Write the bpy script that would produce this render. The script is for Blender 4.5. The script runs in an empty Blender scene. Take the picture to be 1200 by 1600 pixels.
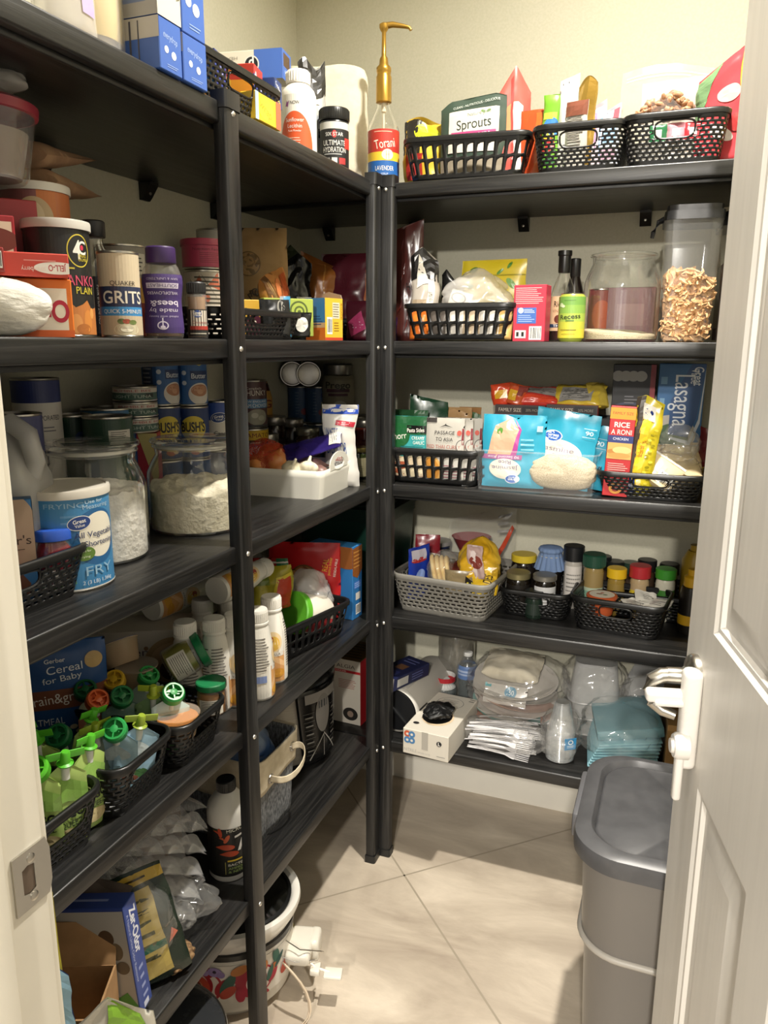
import bpy, bmesh, math, random
from mathutils import Vector, Matrix, noise
random.seed(7)
PI = math.pi
sin, cos = math.sin, math.cos
scene = bpy.context.scene
COL = scene.collection

# ------------------------------------------------------------------ camera, light, exposure
CAMP = Vector((0.7086, -1.8043, 1.4193))
YAW, PITCH, ROLL, FPX = -0.3660, -0.2163, 0.0049, 1200.7
_f = Vector((sin(YAW)*cos(PITCH), cos(YAW)*cos(PITCH), sin(PITCH)))
_r0 = Vector((cos(YAW), -sin(YAW), 0)); _u0 = _r0.cross(_f)
_r = _r0*cos(ROLL) + _u0*sin(ROLL); _u = -_r0*sin(ROLL) + _u0*cos(ROLL)
cd = bpy.data.cameras.new('camera'); cam = bpy.data.objects.new('camera', cd); COL.objects.link(cam)
cam.matrix_world = Matrix(((_r.x, _u.x, -_f.x, CAMP.x), (_r.y, _u.y, -_f.y, CAMP.y), (_r.z, _u.z, -_f.z, CAMP.z), (0, 0, 0, 1)))
cd.sensor_fit = 'VERTICAL'; cd.sensor_height = 32.0; cd.sensor_width = 24.0
cd.lens = FPX/1600*32.0; cd.clip_start = 0.02; cd.clip_end = 60
scene.camera = cam

w = bpy.data.worlds.new('world'); scene.world = w; w.use_nodes = True
w.node_tree.nodes['Background'].inputs[0].default_value = (1.0, 0.95, 0.88, 1)
w.node_tree.nodes['Background'].inputs[1].default_value = 0.36
scene.view_settings.view_transform = 'Standard'; scene.view_settings.look = 'None'
scene.view_settings.gamma = 1.0; scene.view_settings.use_curve_mapping = False
scene.view_settings.exposure = 0.24

def area(name, loc, size, power, color, aim=None, shape='DISK'):
    l = bpy.data.lights.new(name, 'AREA'); l.shape = shape; l.size = size; l.energy = power; l.color = color
    o = bpy.data.objects.new(name, l); COL.objects.link(o); o.location = loc
    if aim is not None:
        o.rotation_euler = (Vector(aim)-Vector(loc)).to_track_quat('-Z', 'Y').to_euler()
    return o
pl_ = area('pantry_ceiling_light', (0.645, -0.527, 2.885), 0.08, 38, (1.0, 0.945, 0.85)); pl_.data.spread = math.radians(139)
area('kitchen_ceiling_light', (0.95, -3.65, 2.6), 0.12, 54, (1.0, 0.945, 0.86), aim=(0.6, -1.0, 1.0))
area('kitchen_ceiling_light', (0.85, -4.6, 2.6), 0.12, 78, (1.0, 0.945, 0.86), aim=(0.6, -1.0, 1.0))
area('kitchen_side_fill', (0.2, -3.0, 1.9), 1.6, 14, (1.0, 0.94, 0.86), aim=(0.5, 0, 0.9), shape='SQUARE')  # added soft fill to brighten the fronts of the goods; no window stands there

# ------------------------------------------------------------------ materials
def lin(c):
    if isinstance(c, str):
        c = c.lstrip('#'); c = c if len(c) == 6 else ''.join(q*2 for q in c); c = tuple(int(c[i:i+2], 16)/255 for i in (0, 2, 4))
    return tuple((x/12.92 if x <= 0.04045 else ((x+0.055)/1.055)**2.4) for x in c)
_M = {}
def bsdf(m): return m.node_tree.nodes['Principled BSDF']
def M(c, rough=0.5, metal=0.0, coat=0.0, trans=0.0, alpha=1.0):
    k = (c, rough, metal, coat, trans, alpha)
    if k in _M: return _M[k]
    m = bpy.data.materials.new('mat_'+str(c).lstrip('#')); m.use_nodes = True; b = bsdf(m)
    b.inputs['Base Color'].default_value = lin(c)+(1,); b.inputs['Roughness'].default_value = rough
    b.inputs['Metallic'].default_value = metal; b.inputs['Coat Weight'].default_value = coat
    b.inputs['Coat Roughness'].default_value = 0.1; b.inputs['Transmission Weight'].default_value = trans
    b.inputs['Alpha'].default_value = alpha
    nt = m.node_tree                                   # faint mottling, so nothing is a dead flat colour
    if metal < .5 and alpha == 1 and trans == 0:
        t = nt.nodes.new('ShaderNodeTexNoise'); t.inputs['Scale'].default_value = 35
        tc = nt.nodes.new('ShaderNodeTexCoord'); nt.links.new(tc.outputs['Object'], t.inputs['Vector'])
        mr = nt.nodes.new('ShaderNodeMapRange'); mr.inputs[3].default_value = max(.02, rough-.06); mr.inputs[4].default_value = min(1, rough+.08)
        nt.links.new(t.outputs['Fac'], mr.inputs[0]); nt.links.new(mr.outputs[0], b.inputs['Roughness'])
    _M[k] = m; return m
def thin(name, color, alpha, rough=0.08, ior=1.45, diffuse=0.0):
    """see-through plastic film or jar wall: lets light straight through, reflects by angle"""
    k = ('thin', name)
    if k in _M: return _M[k]
    m = bpy.data.materials.new(name); m.use_nodes = True; nt = m.node_tree
    for n in list(nt.nodes): nt.nodes.remove(n)
    out = nt.nodes.new('ShaderNodeOutputMaterial')
    tr = nt.nodes.new('ShaderNodeBsdfTransparent'); tr.inputs[0].default_value = tuple(x**.35 for x in lin(color))+(1,)
    gl = nt.nodes.new('ShaderNodeBsdfGlossy'); gl.inputs['Roughness'].default_value = rough; gl.inputs[0].default_value = (1, 1, 1, 1)
    df = nt.nodes.new('ShaderNodeAddShader'); d1_ = nt.nodes.new('ShaderNodeBsdfDiffuse'); d2_ = nt.nodes.new('ShaderNodeBsdfTranslucent'); d1_.inputs[0].default_value = tuple(x*.8 for x in lin(color))+(1,); d2_.inputs[0].default_value = tuple(x*.2 for x in lin(color))+(1,); nt.links.new(d1_.outputs[0], df.inputs[0]); nt.links.new(d2_.outputs[0], df.inputs[1])
    m0 = nt.nodes.new('ShaderNodeMixShader'); m0.inputs[0].default_value = alpha
    nt.links.new(tr.outputs[0], m0.inputs[1]); nt.links.new(df.outputs[0], m0.inputs[2])
    lw = nt.nodes.new('ShaderNodeLayerWeight'); pw = nt.nodes.new('ShaderNodeMath'); pw.operation = 'POWER'; pw.inputs[1].default_value = 2.4 if name in ('jar_glass', 'smoky_glass', 'pet_bottle', 'cup_plastic') else 4.0; nt.links.new(lw.outputs['Facing'], pw.inputs[0])
    fr = nt.nodes.new('ShaderNodeMath'); fr.operation = 'MULTIPLY_ADD'; fr.inputs[1].default_value = .95 if name in ('jar_glass', 'smoky_glass', 'pet_bottle', 'cup_plastic') else .55; fr.inputs[2].default_value = ((ior-1)/(ior+1))**2*1.3; nt.links.new(pw.outputs[0], fr.inputs[0])
    m1 = nt.nodes.new('ShaderNodeMixShader'); nt.links.new(fr.outputs[0], m1.inputs[0])
    nt.links.new(m0.outputs[0], m1.inputs[1]); nt.links.new(gl.outputs[0], m1.inputs[2])
    nt.links.new(m1.outputs[0], out.inputs[0]); _M[k] = m; return m
FILM = thin('clear_film', '#fbfaf7', 0.09, 0.12, 1.4)
FILMW = thin('cloudy_film', '#f6f3ee', 0.34, 0.2, 1.4)
GLASS = thin('jar_glass', '#fdfefc', 0.015, 0.03, 1.5)
CLEAR = thin('clear_plastic', '#fbfcfc', 0.08, 0.08, 1.45)
FROST = thin('frosted_plastic', '#d9d9d8', 0.55, 0.3, 1.35)
METAL = M('#b9b5ac', 0.28, 1.0)
STEEL = M('#c6c2ba', 0.33, 1.0)
BLK = M('#141414', 0.38)

def wood(name, axis, base=(0.007, 0.007, 0.007), hi=(0.021, 0.020, 0.019)):
    m = bpy.data.materials.new(name); m.use_nodes = True; nt = m.node_tree; b = bsdf(m)
    tc = nt.nodes.new('ShaderNodeTexCoord'); mp = nt.nodes.new('ShaderNodeMapping')
    nt.links.new(tc.outputs['Object'], mp.inputs['Vector'])
    s = [55, 55, 55]; s[axis] = 2.2; mp.inputs['Scale'].default_value = s
    n = nt.nodes.new('ShaderNodeTexNoise'); n.inputs['Scale'].default_value = 1.6; n.inputs['Detail'].default_value = 5
    n.inputs['Distortion'].default_value = 1.3; nt.links.new(mp.outputs[0], n.inputs['Vector'])
    r = nt.nodes.new('ShaderNodeValToRGB'); r.color_ramp.elements[0].position = .42; r.color_ramp.elements[1].position = .66
    r.color_ramp.elements[0].color = base+(1,); r.color_ramp.elements[1].color = hi+(1,)
    nt.links.new(n.outputs['Fac'], r.inputs[0]); nt.links.new(r.outputs[0], b.inputs['Base Color'])
    bp = nt.nodes.new('ShaderNodeBump'); bp.inputs['Strength'].default_value = .35; bp.inputs['Distance'].default_value = .001
    nt.links.new(n.outputs['Fac'], bp.inputs['Height']); nt.links.new(bp.outputs[0], b.inputs['Normal'])
    mr = nt.nodes.new('ShaderNodeMapRange'); mr.inputs[3].default_value = .27; mr.inputs[4].default_value = .45
    nt.links.new(n.outputs['Fac'], mr.inputs[0]); nt.links.new(mr.outputs[0], b.inputs['Roughness'])
    return m
WOODX = wood('black_wood_grain_x', 0); WOODY = wood('black_wood_grain_y', 1); WOODZ = wood('black_wood_grain_z', 2)
def noisy(name, c1, c2, scale=20, rough=.6, bump=0.0, dist=.002, detail=6, stretch=(1, 1, 1), p0=.35, p1=.65):
    m = bpy.data.materials.new(name); m.use_nodes = True; nt = m.node_tree; b = bsdf(m)
    tc = nt.nodes.new('ShaderNodeTexCoord'); mp = nt.nodes.new('ShaderNodeMapping'); mp.inputs['Scale'].default_value = stretch
    nt.links.new(tc.outputs['Object'], mp.inputs['Vector'])
    n = nt.nodes.new('ShaderNodeTexNoise'); n.inputs['Scale'].default_value = scale; n.inputs['Detail'].default_value = detail
    nt.links.new(mp.outputs[0], n.inputs['Vector'])
    r = nt.nodes.new('ShaderNodeValToRGB'); r.color_ramp.elements[0].position = p0; r.color_ramp.elements[1].position = p1
    r.color_ramp.elements[0].color = lin(c1)+(1,); r.color_ramp.elements[1].color = lin(c2)+(1,)
    nt.links.new(n.outputs['Fac'], r.inputs[0]); nt.links.new(r.outputs[0], b.inputs['Base Color'])
    b.inputs['Roughness'].default_value = rough
    if bump:
        bp = nt.nodes.new('ShaderNodeBump'); bp.inputs['Strength'].default_value = bump; bp.inputs['Distance'].default_value = dist
        nt.links.new(n.outputs['Fac'], bp.inputs['Height']); nt.links.new(bp.outputs[0], b.inputs['Normal'])
    return m

# ------------------------------------------------------------------ mesh building
class MB:
    def __init__(s): s.v = []; s.f = []; s.m = []; s.mats = []
    def mi(s, mat):
        if mat not in s.mats: s.mats.append(mat)
        return s.mats.index(mat)
    def add(s, vs, fs, mat=None):
        o = len(s.v); s.v += [tuple(p) for p in vs]; k = s.mi(mat) if mat else 0
        for f in fs: s.f.append(tuple(i+o for i in f)); s.m.append(k)
        return s
    def bm(s, b, mat=None):
        b.verts.ensure_lookup_table()
        for i, vv in enumerate(b.verts): vv.index = i
        s.add([vv.co[:] for vv in b.verts], [[q.index for q in f.verts] for f in b.faces], mat); b.free(); return s
    def box(s, c, size, bev=0.0, mat=None, rot=None, seg=2):
        b = bmesh.new(); bmesh.ops.create_cube(b, size=1)
        bmesh.ops.scale(b, vec=size, verts=b.verts)
        if bev: bmesh.ops.bevel(b, geom=list(b.edges), offset=min(bev, min(size)*.49), segments=seg, affect='EDGES', profile=.5)
        if rot is not None: bmesh.ops.rotate(b, cent=(0, 0, 0), matrix=rot, verts=b.verts)
        bmesh.ops.translate(b, vec=c, verts=b.verts)
        return s.bm(b, mat)
    def lathe(s, prof, seg=32, c=(0, 0, 0), mat=None, sx=1, sy=1, cap0=True, cap1=True):
        vs = []; fs = []; n = len(prof)
        for r, z in prof:
            for k in range(seg):
                a = 2*PI*k/seg; vs.append((c[0]+max(r, 1e-5)*cos(a)*sx, c[1]+max(r, 1e-5)*sin(a)*sy, c[2]+z))
        for i in range(n-1):
            for k in range(seg):
                k2 = (k+1) % seg; fs.append((i*seg+k, i*seg+k2, (i+1)*seg+k2, (i+1)*seg+k))
        if cap0: fs.append(tuple(range(seg-1, -1, -1)))
        if cap1: fs.append(tuple((n-1)*seg+k for k in range(seg)))
        return s.add(vs, fs, mat)
    def tube(s, pts, r, seg=8, mat=None, closed=False):
        pts = [Vector(p) for p in pts]; n = len(pts); vs = []; fs = []
        for i, p in enumerate(pts):
            t = (pts[(i+1) % n if closed else min(i+1, n-1)]-pts[(i-1) % n if closed else max(i-1, 0)]).normalized()
            a = Vector((0, 0, 1)) if abs(t.z) < .9 else Vector((1, 0, 0)); x = t.cross(a).normalized(); y = t.cross(x)
            rr = r[i] if isinstance(r, (list, tuple)) else r
            for k in range(seg): q = p+x*rr*cos(2*PI*k/seg)+y*rr*sin(2*PI*k/seg); vs.append(q[:])
        for i in range(n if closed else n-1):
            j = (i+1) % n
            for k in range(seg): k2 = (k+1) % seg; fs.append((i*seg+k, i*seg+k2, j*seg+k2, j*seg+k))
        if not closed: fs += [tuple(range(seg)), tuple((n-1)*seg+k for k in range(seg-1, -1, -1))]
        return s.add(vs, fs, mat)
    def grid(s, P, nu, nv, mat=None, closeu=False):
        vs = []; fs = []; cu = nu if closeu else nu+1
        for j in range(nv+1):
            for i in range(cu): vs.append(tuple(P(i/nu, j/nv)))
        for j in range(nv):
            for i in range(nu):
                i2 = (i+1) % cu; fs.append((j*cu+i, j*cu+i2, (j+1)*cu+i2, (j+1)*cu+i))
        return s.add(vs, fs, mat)
    def prism(s, poly, z0, z1, mat=None, axis=2):
        n = len(poly)
        def pt(p, z): return (p[0], p[1], z) if axis == 2 else ((p[0], z, p[1]) if axis == 1 else (z, p[0], p[1]))
        vs = [pt(p, z0) for p in poly]+[pt(p, z1) for p in poly]
        fs = [(i, (i+1) % n, n+(i+1) % n, n+i) for i in range(n)]+[tuple(range(n-1, -1, -1)), tuple(range(n, 2*n))]
        return s.add(vs, fs, mat)
    def build(s, name, mat=None, parent=None, smooth=40, solid=0.0, subsurf=0, merge=0.0, off=-1):
        me = bpy.data.meshes.new(name)
        if merge:
            b = bmesh.new(); vs = [b.verts.new(p) for p in s.v]
            for f, k in zip(s.f, s.m):
                try: q = b.faces.new([vs[i] for i in f]); q.material_index = k
                except ValueError: pass
            bmesh.ops.remove_doubles(b, verts=b.verts, dist=merge); bmesh.ops.recalc_face_normals(b, faces=b.faces)
            b.to_mesh(me); b.free()
        else:
            me.from_pydata(s.v, [], s.f); me.polygons.foreach_set('material_index', s.m)
        if s.mats:
            for q in s.mats: me.materials.append(q)
        elif mat: me.materials.append(mat)
        if not merge:
            b = bmesh.new(); b.from_mesh(me); bmesh.ops.recalc_face_normals(b, faces=b.faces); b.to_mesh(me); b.free()
        if smooth:
            me.polygons.foreach_set('use_smooth', [True]*len(me.polygons)); me.set_sharp_from_angle(angle=math.radians(smooth))
        me.update()
        o = bpy.data.objects.new(name, me); COL.objects.link(o)
        if parent: o.parent = parent
        if subsurf: q = o.modifiers.new('subsurf', 'SUBSURF'); q.levels = q.render_levels = subsurf
        if solid: q = o.modifiers.new('solid', 'SOLIDIFY'); q.thickness = solid; q.offset = off
        return o

def thing(name, label, cat, loc=(0, 0, 0), rz=0.0, group=None, rot=None):
    o = bpy.data.objects.new(name, None); COL.objects.link(o); o.location = loc; o.empty_display_size = .02
    o.rotation_euler = rot if rot else (0, 0, rz); o['label'] = label; o['category'] = cat
    if group: o['group'] = group
    return o
def tag(o, label, cat, group=None, kind=None, loc=None, rot=None, rz=None):
    o['label'] = label; o['category'] = cat
    if group: o['group'] = group
    if kind: o['kind'] = kind
    if loc is not None: o.location = loc
    if rot: o.rotation_euler = rot
    if rz is not None: o.rotation_euler = (0, 0, rz)
    return o
def struct(name, mb, mat=None, **k): o = mb.build(name, mat, **k); o['kind'] = 'structure'; return o

# ------------------------------------------------------------------ printed artwork wrapped on a surface
_T = {}
def glyphs(s, bold=0.0):
    if any(ch in s for ch in 'MWNVAmwnvKkXxyY'): bold = 0.0
    k = (s, bold)
    if k in _T: return _T[k]
    c = bpy.data.curves.new('t', 'FONT'); c.body = s; c.size = 1; c.resolution_u = 7; c.offset = bold; c.fill_mode = 'BOTH'
    o = bpy.data.objects.new('t', c); me = o.to_mesh()
    vs = [(q.co.x, q.co.y) for q in me.vertices]; fs = [tuple(p.vertices) for p in me.polygons]
    o.to_mesh_clear(); bpy.data.objects.remove(o); bpy.data.curves.remove(c)
    if not vs: vs = [(0, 0), (1, 0), (1, 1)]; fs = [(0, 1, 2)]
    x0 = min(v[0] for v in vs); x1 = max(v[0] for v in vs)
    _T[k] = (vs, fs, x0, x1); return _T[k]
def art(parent, ops, w, h, F, name='printed_label', cut=0.0, base=.0004, step=.00007, rough=.5):
    """ops in fractions of the w x h patch, v from the bottom; F(u, v, off) -> point"""
    mb = MB(); cl = lambda q: min(1, max(0, q))
    def R(cu, cv, pts, deg):
        a = math.radians(deg); return [(cl(cu+(x*cos(a)-y*sin(a))/w), cl(cv+(x*sin(a)+y*cos(a))/h)) for x, y in pts]
    for k, op in enumerate(ops):
        off = base+step*k; t = op[0]
        if t == 'r':      # rect u0 v0 u1 v1 col
            _, u0, v0, u1, v1, col = op[:6]
            nx = max(1, int(abs(u1-u0)*w/cut)) if cut else 1; ny = max(1, int(abs(v1-v0)*h/cut)) if cut else 1
            mb.grid(lambda a, b: F(u0+(u1-u0)*a, v0+(v1-v0)*b, off), nx, ny, M(col, rough))
        elif t == 'e':    # ellipse cu cv ru rv(in metres fractions of h) col deg
            _, cu, cv, ru, rv, col = op[:6]; dg = op[6] if len(op) > 6 else 0
            nr = max(1, int(max(ru, rv)*h/cut)) if cut else 1; n = 28 if max(ru, rv)*h < .012 else 72; vs = [F(cu, cv, off)]; fs = []
            for j in range(1, nr+1):
                ring = R(cu, cv, [(ru*h*cos(2*PI*i/n)*j/nr, rv*h*sin(2*PI*i/n)*j/nr) for i in range(n)], dg)
                vs += [F(a, b, off) for a, b in ring]
            for i in range(n):
                fs.append((0, 1+i, 1+(i+1) % n))
                for j in range(1, nr):
                    a = 1+(j-1)*n; b = 1+j*n; fs.append((a+i, b+i, b+(i+1) % n, a+(i+1) % n))
            mb.add(vs, fs, M(col, rough))
        elif t == 'p':    # polygon pts col
            _, pts, col = op
            b = bmesh.new(); b.faces.new([b.verts.new((p[0], p[1], 0)) for p in pts])
            bmesh.ops.triangulate(b, faces=b.faces)
            if cut:
                for ax, L in ((0, w), (1, h)):
                    n = int(L/cut)
                    for i in range(1, n):
                        co = [0, 0, 0]; no = [0, 0, 0]; co[ax] = i/n; no[ax] = 1
                        bmesh.ops.bisect_plane(b, geom=list(b.verts)+list(b.edges)+list(b.faces), plane_co=co, plane_no=no)
            b.verts.ensure_lookup_table()
            for i, q in enumerate(b.verts): q.index = i
            mb.add([F(q.co.x, q.co.y, off) for q in b.verts], [[q.index for q in f.verts] for f in b.faces], M(col, rough)); b.free()
        elif t == 't':    # text s cu cv capheight(frac h) col [width frac] [deg] [bold]
            _, s, cu, cv, th, col = op[:6]; tw = op[6] if len(op) > 6 else None; dg = op[7] if len(op) > 7 else 0
            bo = op[8] if len(op) > 8 else .012
            vs, fs, x0, x1 = glyphs(s, bo); H = th*h/.7
            vert = abs(dg) % 180 == 90
            sx = ((tw*(h if vert else w))/(x1-x0)) if tw else H
            pts = [((x-(x0+x1)/2)*sx, (y-.35)*H) for x, y in vs]
            if cut and max(th*h, 0) > cut*2.2:
                b = bmesh.new(); bv = [b.verts.new((p[0], p[1], 0)) for p in pts]
                for f in fs:
                    try: b.faces.new([bv[i] for i in f])
                    except ValueError: pass
                lo = min(p[0] for p in pts); hi = max(p[0] for p in pts); n = int((hi-lo)/cut)
                for i in range(1, n):
                    bmesh.ops.bisect_plane(b, geom=list(b.verts)+list(b.edges)+list(b.faces), plane_co=(lo+(hi-lo)*i/n, 0, 0), plane_no=(1, 0, 0))
                for i, q in enumerate(b.verts): q.index = i
                pts = [(q.co.x, q.co.y) for q in b.verts]; fs = [[q.index for q in f.verts] for f in b.faces]; b.free()
            mb.add([F(a, b_, off+(.0002 if cut else 0)) for a, b_ in R(cu, cv, pts, dg)], fs, M(col, rough))
        elif t == 'l':    # block of fine-print lines u0 v0 u1 v1 n col
            _, u0, v0, u1, v1, n, col = op; rnd = random.Random(int(u0*1e3)+n)
            for i in range(n):
                vv = v1-(v1-v0)*(i+.5)/n; d = (v1-v0)/n*.17; e = u0+(u1-u0)*(rnd.uniform(.7, 1))
                nx = max(1, int(abs(e-u0)*w/cut)) if cut else 1
                mb.grid(lambda a, b: F(u0+(e-u0)*a, vv-d+2*d*b, off), nx, 1, M(col, rough))
        elif t == 'b':    # bar code u0 v0 u1 v1
            _, u0, v0, u1, v1 = op; rnd = random.Random(3)
            mb.grid(lambda a, b: F(u0+(u1-u0)*a, v0+(v1-v0)*b, off), 1, 1, M('#f2f2ee', rough))
            x = .06
            while x < .93:
                ww = rnd.choice((.015, .03, .05)); a0 = u0+(u1-u0)*x; a1 = u0+(u1-u0)*min(.95, x+ww)
                mb.grid(lambda a, b: F(a0+(a1-a0)*a, v0+(v1-v0)*(.1+.8*b), off+.0001), 1, 1, M('#15130f', rough)); x += ww+rnd.choice((.02, .03, .04))
    o = mb.build(name, parent=parent, smooth=0); return o
def faceF(face, w, d, h):
    if face == 'front': return (w, h, lambda u, v, o: ((u-.5)*w, -d/2-o, v*h))
    if face == 'back': return (w, h, lambda u, v, o: ((.5-u)*w, d/2+o, v*h))
    if face == 'right': return (d, h, lambda u, v, o: (w/2+o, (u-.5)*d, v*h))
    if face == 'left': return (d, h, lambda u, v, o: (-w/2-o, (.5-u)*d, v*h))
    if face == 'top': return (w, d, lambda u, v, o: ((u-.5)*w, (v-.5)*d, h+o))
def cylW(r, z0, z1, ang=0.0):
    """whole wrap: u 0..1 covers 360 deg, u=.5 faces the front (-Y); r may be a function of v"""
    rf = r if callable(r) else (lambda v: r)
    def cylF(u, v, o):
        a = -PI/2+(u-.5)*2*PI+ang; q = rf(v)+o; return (q*cos(a), q*sin(a), z0+(z1-z0)*v)
    r0 = rf(.5); return (2*PI*r0, z1-z0, cylF)

# ------------------------------------------------------------------ finding places on the shelves
SZ = [1.7868, 1.4247, 1.0694, 0.7139, 0.3534, 0.0]     # top surface of each shelf, then the floor
DL, DB, TH = 0.4143, 0.4011, 0.0326
def at(i, u, x=None, y=None, z=None):
    """the spot on shelf i (or at height z) seen in column u, at a given x or y"""
    z = SZ[i] if z is None else z
    q = _r*FPX-_f*(u-600); k = q.dot(CAMP)
    if x is not None: return Vector((x, (k-q.x*x-q.z*z)/q.y, z))
    return Vector(((k-q.y*y-q.z*z)/q.x, y, z))
def on(i, u, v, z=None):
    z = SZ[i] if z is None else z
    d = _r*(u-600)/FPX-_u*(v-800)/FPX+_f; return CAMP+d*((z-CAMP.z)/d.z)
def tall(p, v):
    """height above p at which row v is seen"""
    q = _u*FPX+_f*(v-800); return (q.dot(CAMP)-q.x*p[0]-q.y*p[1])/q.z-p[2]
def mpp(p): return (Vector(p)-CAMP).dot(_f)/FPX
def towards(p, extra=0): return math.atan2(CAMP.y-p[1], CAMP.x-p[0])+PI/2+math.radians(extra)
# ------------------------------------------------------------------ the setting
WALLM = noisy('painted_wall', '#c0bda8', '#c6c2af', 160, .75, .25, .0008)
TRIM = noisy('white_trim', '#dad5c9', '#dfdacd', 12, .42)
def slab(x0, x1, y0, y1, z0, z1, mb=None, bev=0, mat=None):
    mb = mb or MB(); return mb.box(((x0+x1)/2, (y0+y1)/2, (z0+z1)/2), (x1-x0, y1-y0, z1-z0), bev, mat)
RX, FY, JX0, JX1 = 1.10, -1.36, 0.221, 0.935
struct('wall_back', slab(-DL-.1, RX+.1, DB, DB+.1, 0, 2.9), WALLM)
struct('wall_left', slab(-DL-.1, -DL, FY-.13, DB, 0, 2.9), WALLM)
struct('wall_right', slab(RX, RX+.1, FY-.13, DB, 0, 2.9), WALLM)
mb = MB(); slab(-DL, JX0-.022, FY-.11, FY, 0, 2.9, mb); slab(JX1+.022, RX, FY-.11, FY, 0, 2.9, mb); slab(JX0-.022, JX1+.022, FY-.11, FY, 2.07, 2.9, mb)
struct('wall_front', mb, WALLM)
struct('ceiling', slab(-DL-.1, RX+.1, FY-.13, DB+.1, 2.9, 3.0), M('#e8e2d2', .8))
# diagonal stone tile floor
m = bpy.data.materials.new('stone_tile'); m.use_nodes = True; nt = m.node_tree; b = bsdf(m)
tc = nt.nodes.new('ShaderNodeTexCoord')
n1 = nt.nodes.new('ShaderNodeTexNoise'); n1.inputs['Scale'].default_value = 2.2; n1.inputs['Detail'].default_value = 9; n1.inputs['Roughness'].default_value = .62; n1.inputs['Distortion'].default_value = .6
mp = nt.nodes.new('ShaderNodeMapping'); mp.inputs['Rotation'].default_value = (0, 0, -.5); mp.inputs['Scale'].default_value = (1, 2.8, 1)
nt.links.new(tc.outputs['Object'], mp.inputs[0]); nt.links.new(mp.outputs[0], n1.inputs['Vector'])
r = nt.nodes.new('ShaderNodeValToRGB'); e = r.color_ramp.elements; e[0].position = .3; e[1].position = .72
e[0].color = lin('#a29484')+(1,); e[1].color = lin('#dacdba')+(1,); q = e.new(.5); q.color = lin('#bdb09e')+(1,)
nt.links.new(n1.outputs['Fac'], r.inputs[0]); nt.links.new(r.outputs[0], b.inputs['Base Color'])
b.inputs['Roughness'].default_value = .42
n2 = nt.nodes.new('ShaderNodeTexNoise'); n2.inputs['Scale'].default_value = 30; n2.inputs['Detail'].default_value = 8; nt.links.new(mp.outputs[0], n2.inputs['Vector'])
bp = nt.nodes.new('ShaderNodeBump'); bp.inputs['Strength'].default_value = .25; bp.inputs['Distance'].default_value = .002
nt.links.new(n2.outputs['Fac'], bp.inputs['Height']); nt.links.new(bp.outputs[0], b.inputs['Normal'])
FLOORM = m; GROUT = M('#9c917f', .8)
mb = MB(); mb.add([(-DL-.1, -3.2, 0), (RX+1.2, -3.2, 0), (RX+1.2, DB+.1, 0), (-DL-.1, DB+.1, 0)], [(0, 1, 2, 3)], FLOORM)
gp = Vector((.108, -.068)); d1 = (Vector((.452, -.431))-gp).normalized(); d2 = Vector((-d1.y, d1.x)); T = .61
import itertools
for k in range(-4, 6):                                              # grout joints every 61 cm, two diagonal sets
    for a, c in ((d1, d2), (d2, d1)):
        p0 = gp+c*T*k
        s0, s1 = -4, 4
        def clip(p, d, lo, hi):
            t0, t1 = -6., 6.
            for ax in (0, 1):
                if abs(d[ax]) > 1e-6:
                    q0, q1 = sorted(((lo[ax]-p[ax])/d[ax], (hi[ax]-p[ax])/d[ax])); t0 = max(t0, q0); t1 = min(t1, q1)
            return (t0, t1) if t1 > t0 else None
        tt = clip(p0, a, (-DL, -3.1), (RX+1, DB))
        if tt:
            A, B = p0+a*tt[0], p0+a*tt[1]; nn = Vector((-a.y, a.x))*.0025
            mb.add([(A.x-nn.x, A.y-nn.y, .0004), (B.x-nn.x, B.y-nn.y, .0004), (B.x+nn.x, B.y+nn.y, .0004), (A.x+nn.x, A.y+nn.y, .0004)], [(0, 1, 2, 3)], GROUT)
struct('floor', mb, smooth=0)
bbp = [(0, 0), (.014, 0), (.014, .075), (.010, .085), (.010, .092), (.004, .102), (0, .102)]
mb = MB(); mb.prism([(DB-a, c) for a, c in bbp], -DL, RX, axis=0); struct('baseboard_back', mb, TRIM)
mb = MB(); mb.prism([(-DL+a, c) for a, c in bbp], FY, DB-.014, axis=1); struct('baseboard_left', mb, TRIM)
mb = MB(); mb.prism([(RX-a, c) for a, c in bbp], FY, DB-.014, axis=1); struct('baseboard_right', mb, TRIM)
# door frame: jambs, head, stop, strike plate
JAMB = noisy('jamb_paint', '#dcd6c5', '#e2dccb', 9, .4, .15, .001)
mb = MB(); slab(JX0-.022, JX0, FY-.13, FY+.002, 0, 2.06, mb, .0015)
slab(JX0, JX0+.011, FY-.085, FY-.047, 0, 2.05, mb, .002)
slab(JX0-.022, JX1+.022, FY-.13, FY+.002, 2.05, 2.072, mb, .0015)
slab(JX1, JX1+.022, FY-.13, FY+.002, 0, 2.06, mb, .0015)
slab(JX0-.08, JX0-.01, FY+.001, FY+.018, 0, 2.12, mb, .004)
tr = struct('trim_1', mb, JAMB)
S = MB(); z0, z1 = .944, .999
pl = [(FY-.033, z0), (FY-.004, z0), (FY+.004, z0+.01), (FY+.006, z0+.02), (FY+.006, z1-.02), (FY+.004, z1-.01), (FY-.004, z1), (FY-.033, z1)]
hole = [(FY-.024, z0+.016), (FY-.011, z0+.016), (FY-.011, z1-.016), (FY-.024, z1-.016)]
X = JX0+.0018
o8 = [(FY-.033, z0), (FY-.011, z0), (FY+.003, z0), (FY+.007, z0+.012), (FY+.007, z1-.012), (FY+.003, z1), (FY-.011, z1), (FY-.033, z1)]
i8 = [(FY-.024, z0+.016), (FY-.018, z0+.014), (FY-.011, z0+.016), (FY-.011, z0+.022), (FY-.011, z1-.022), (FY-.011, z1-.016), (FY-.018, z1-.014), (FY-.024, z1-.016)]
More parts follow.
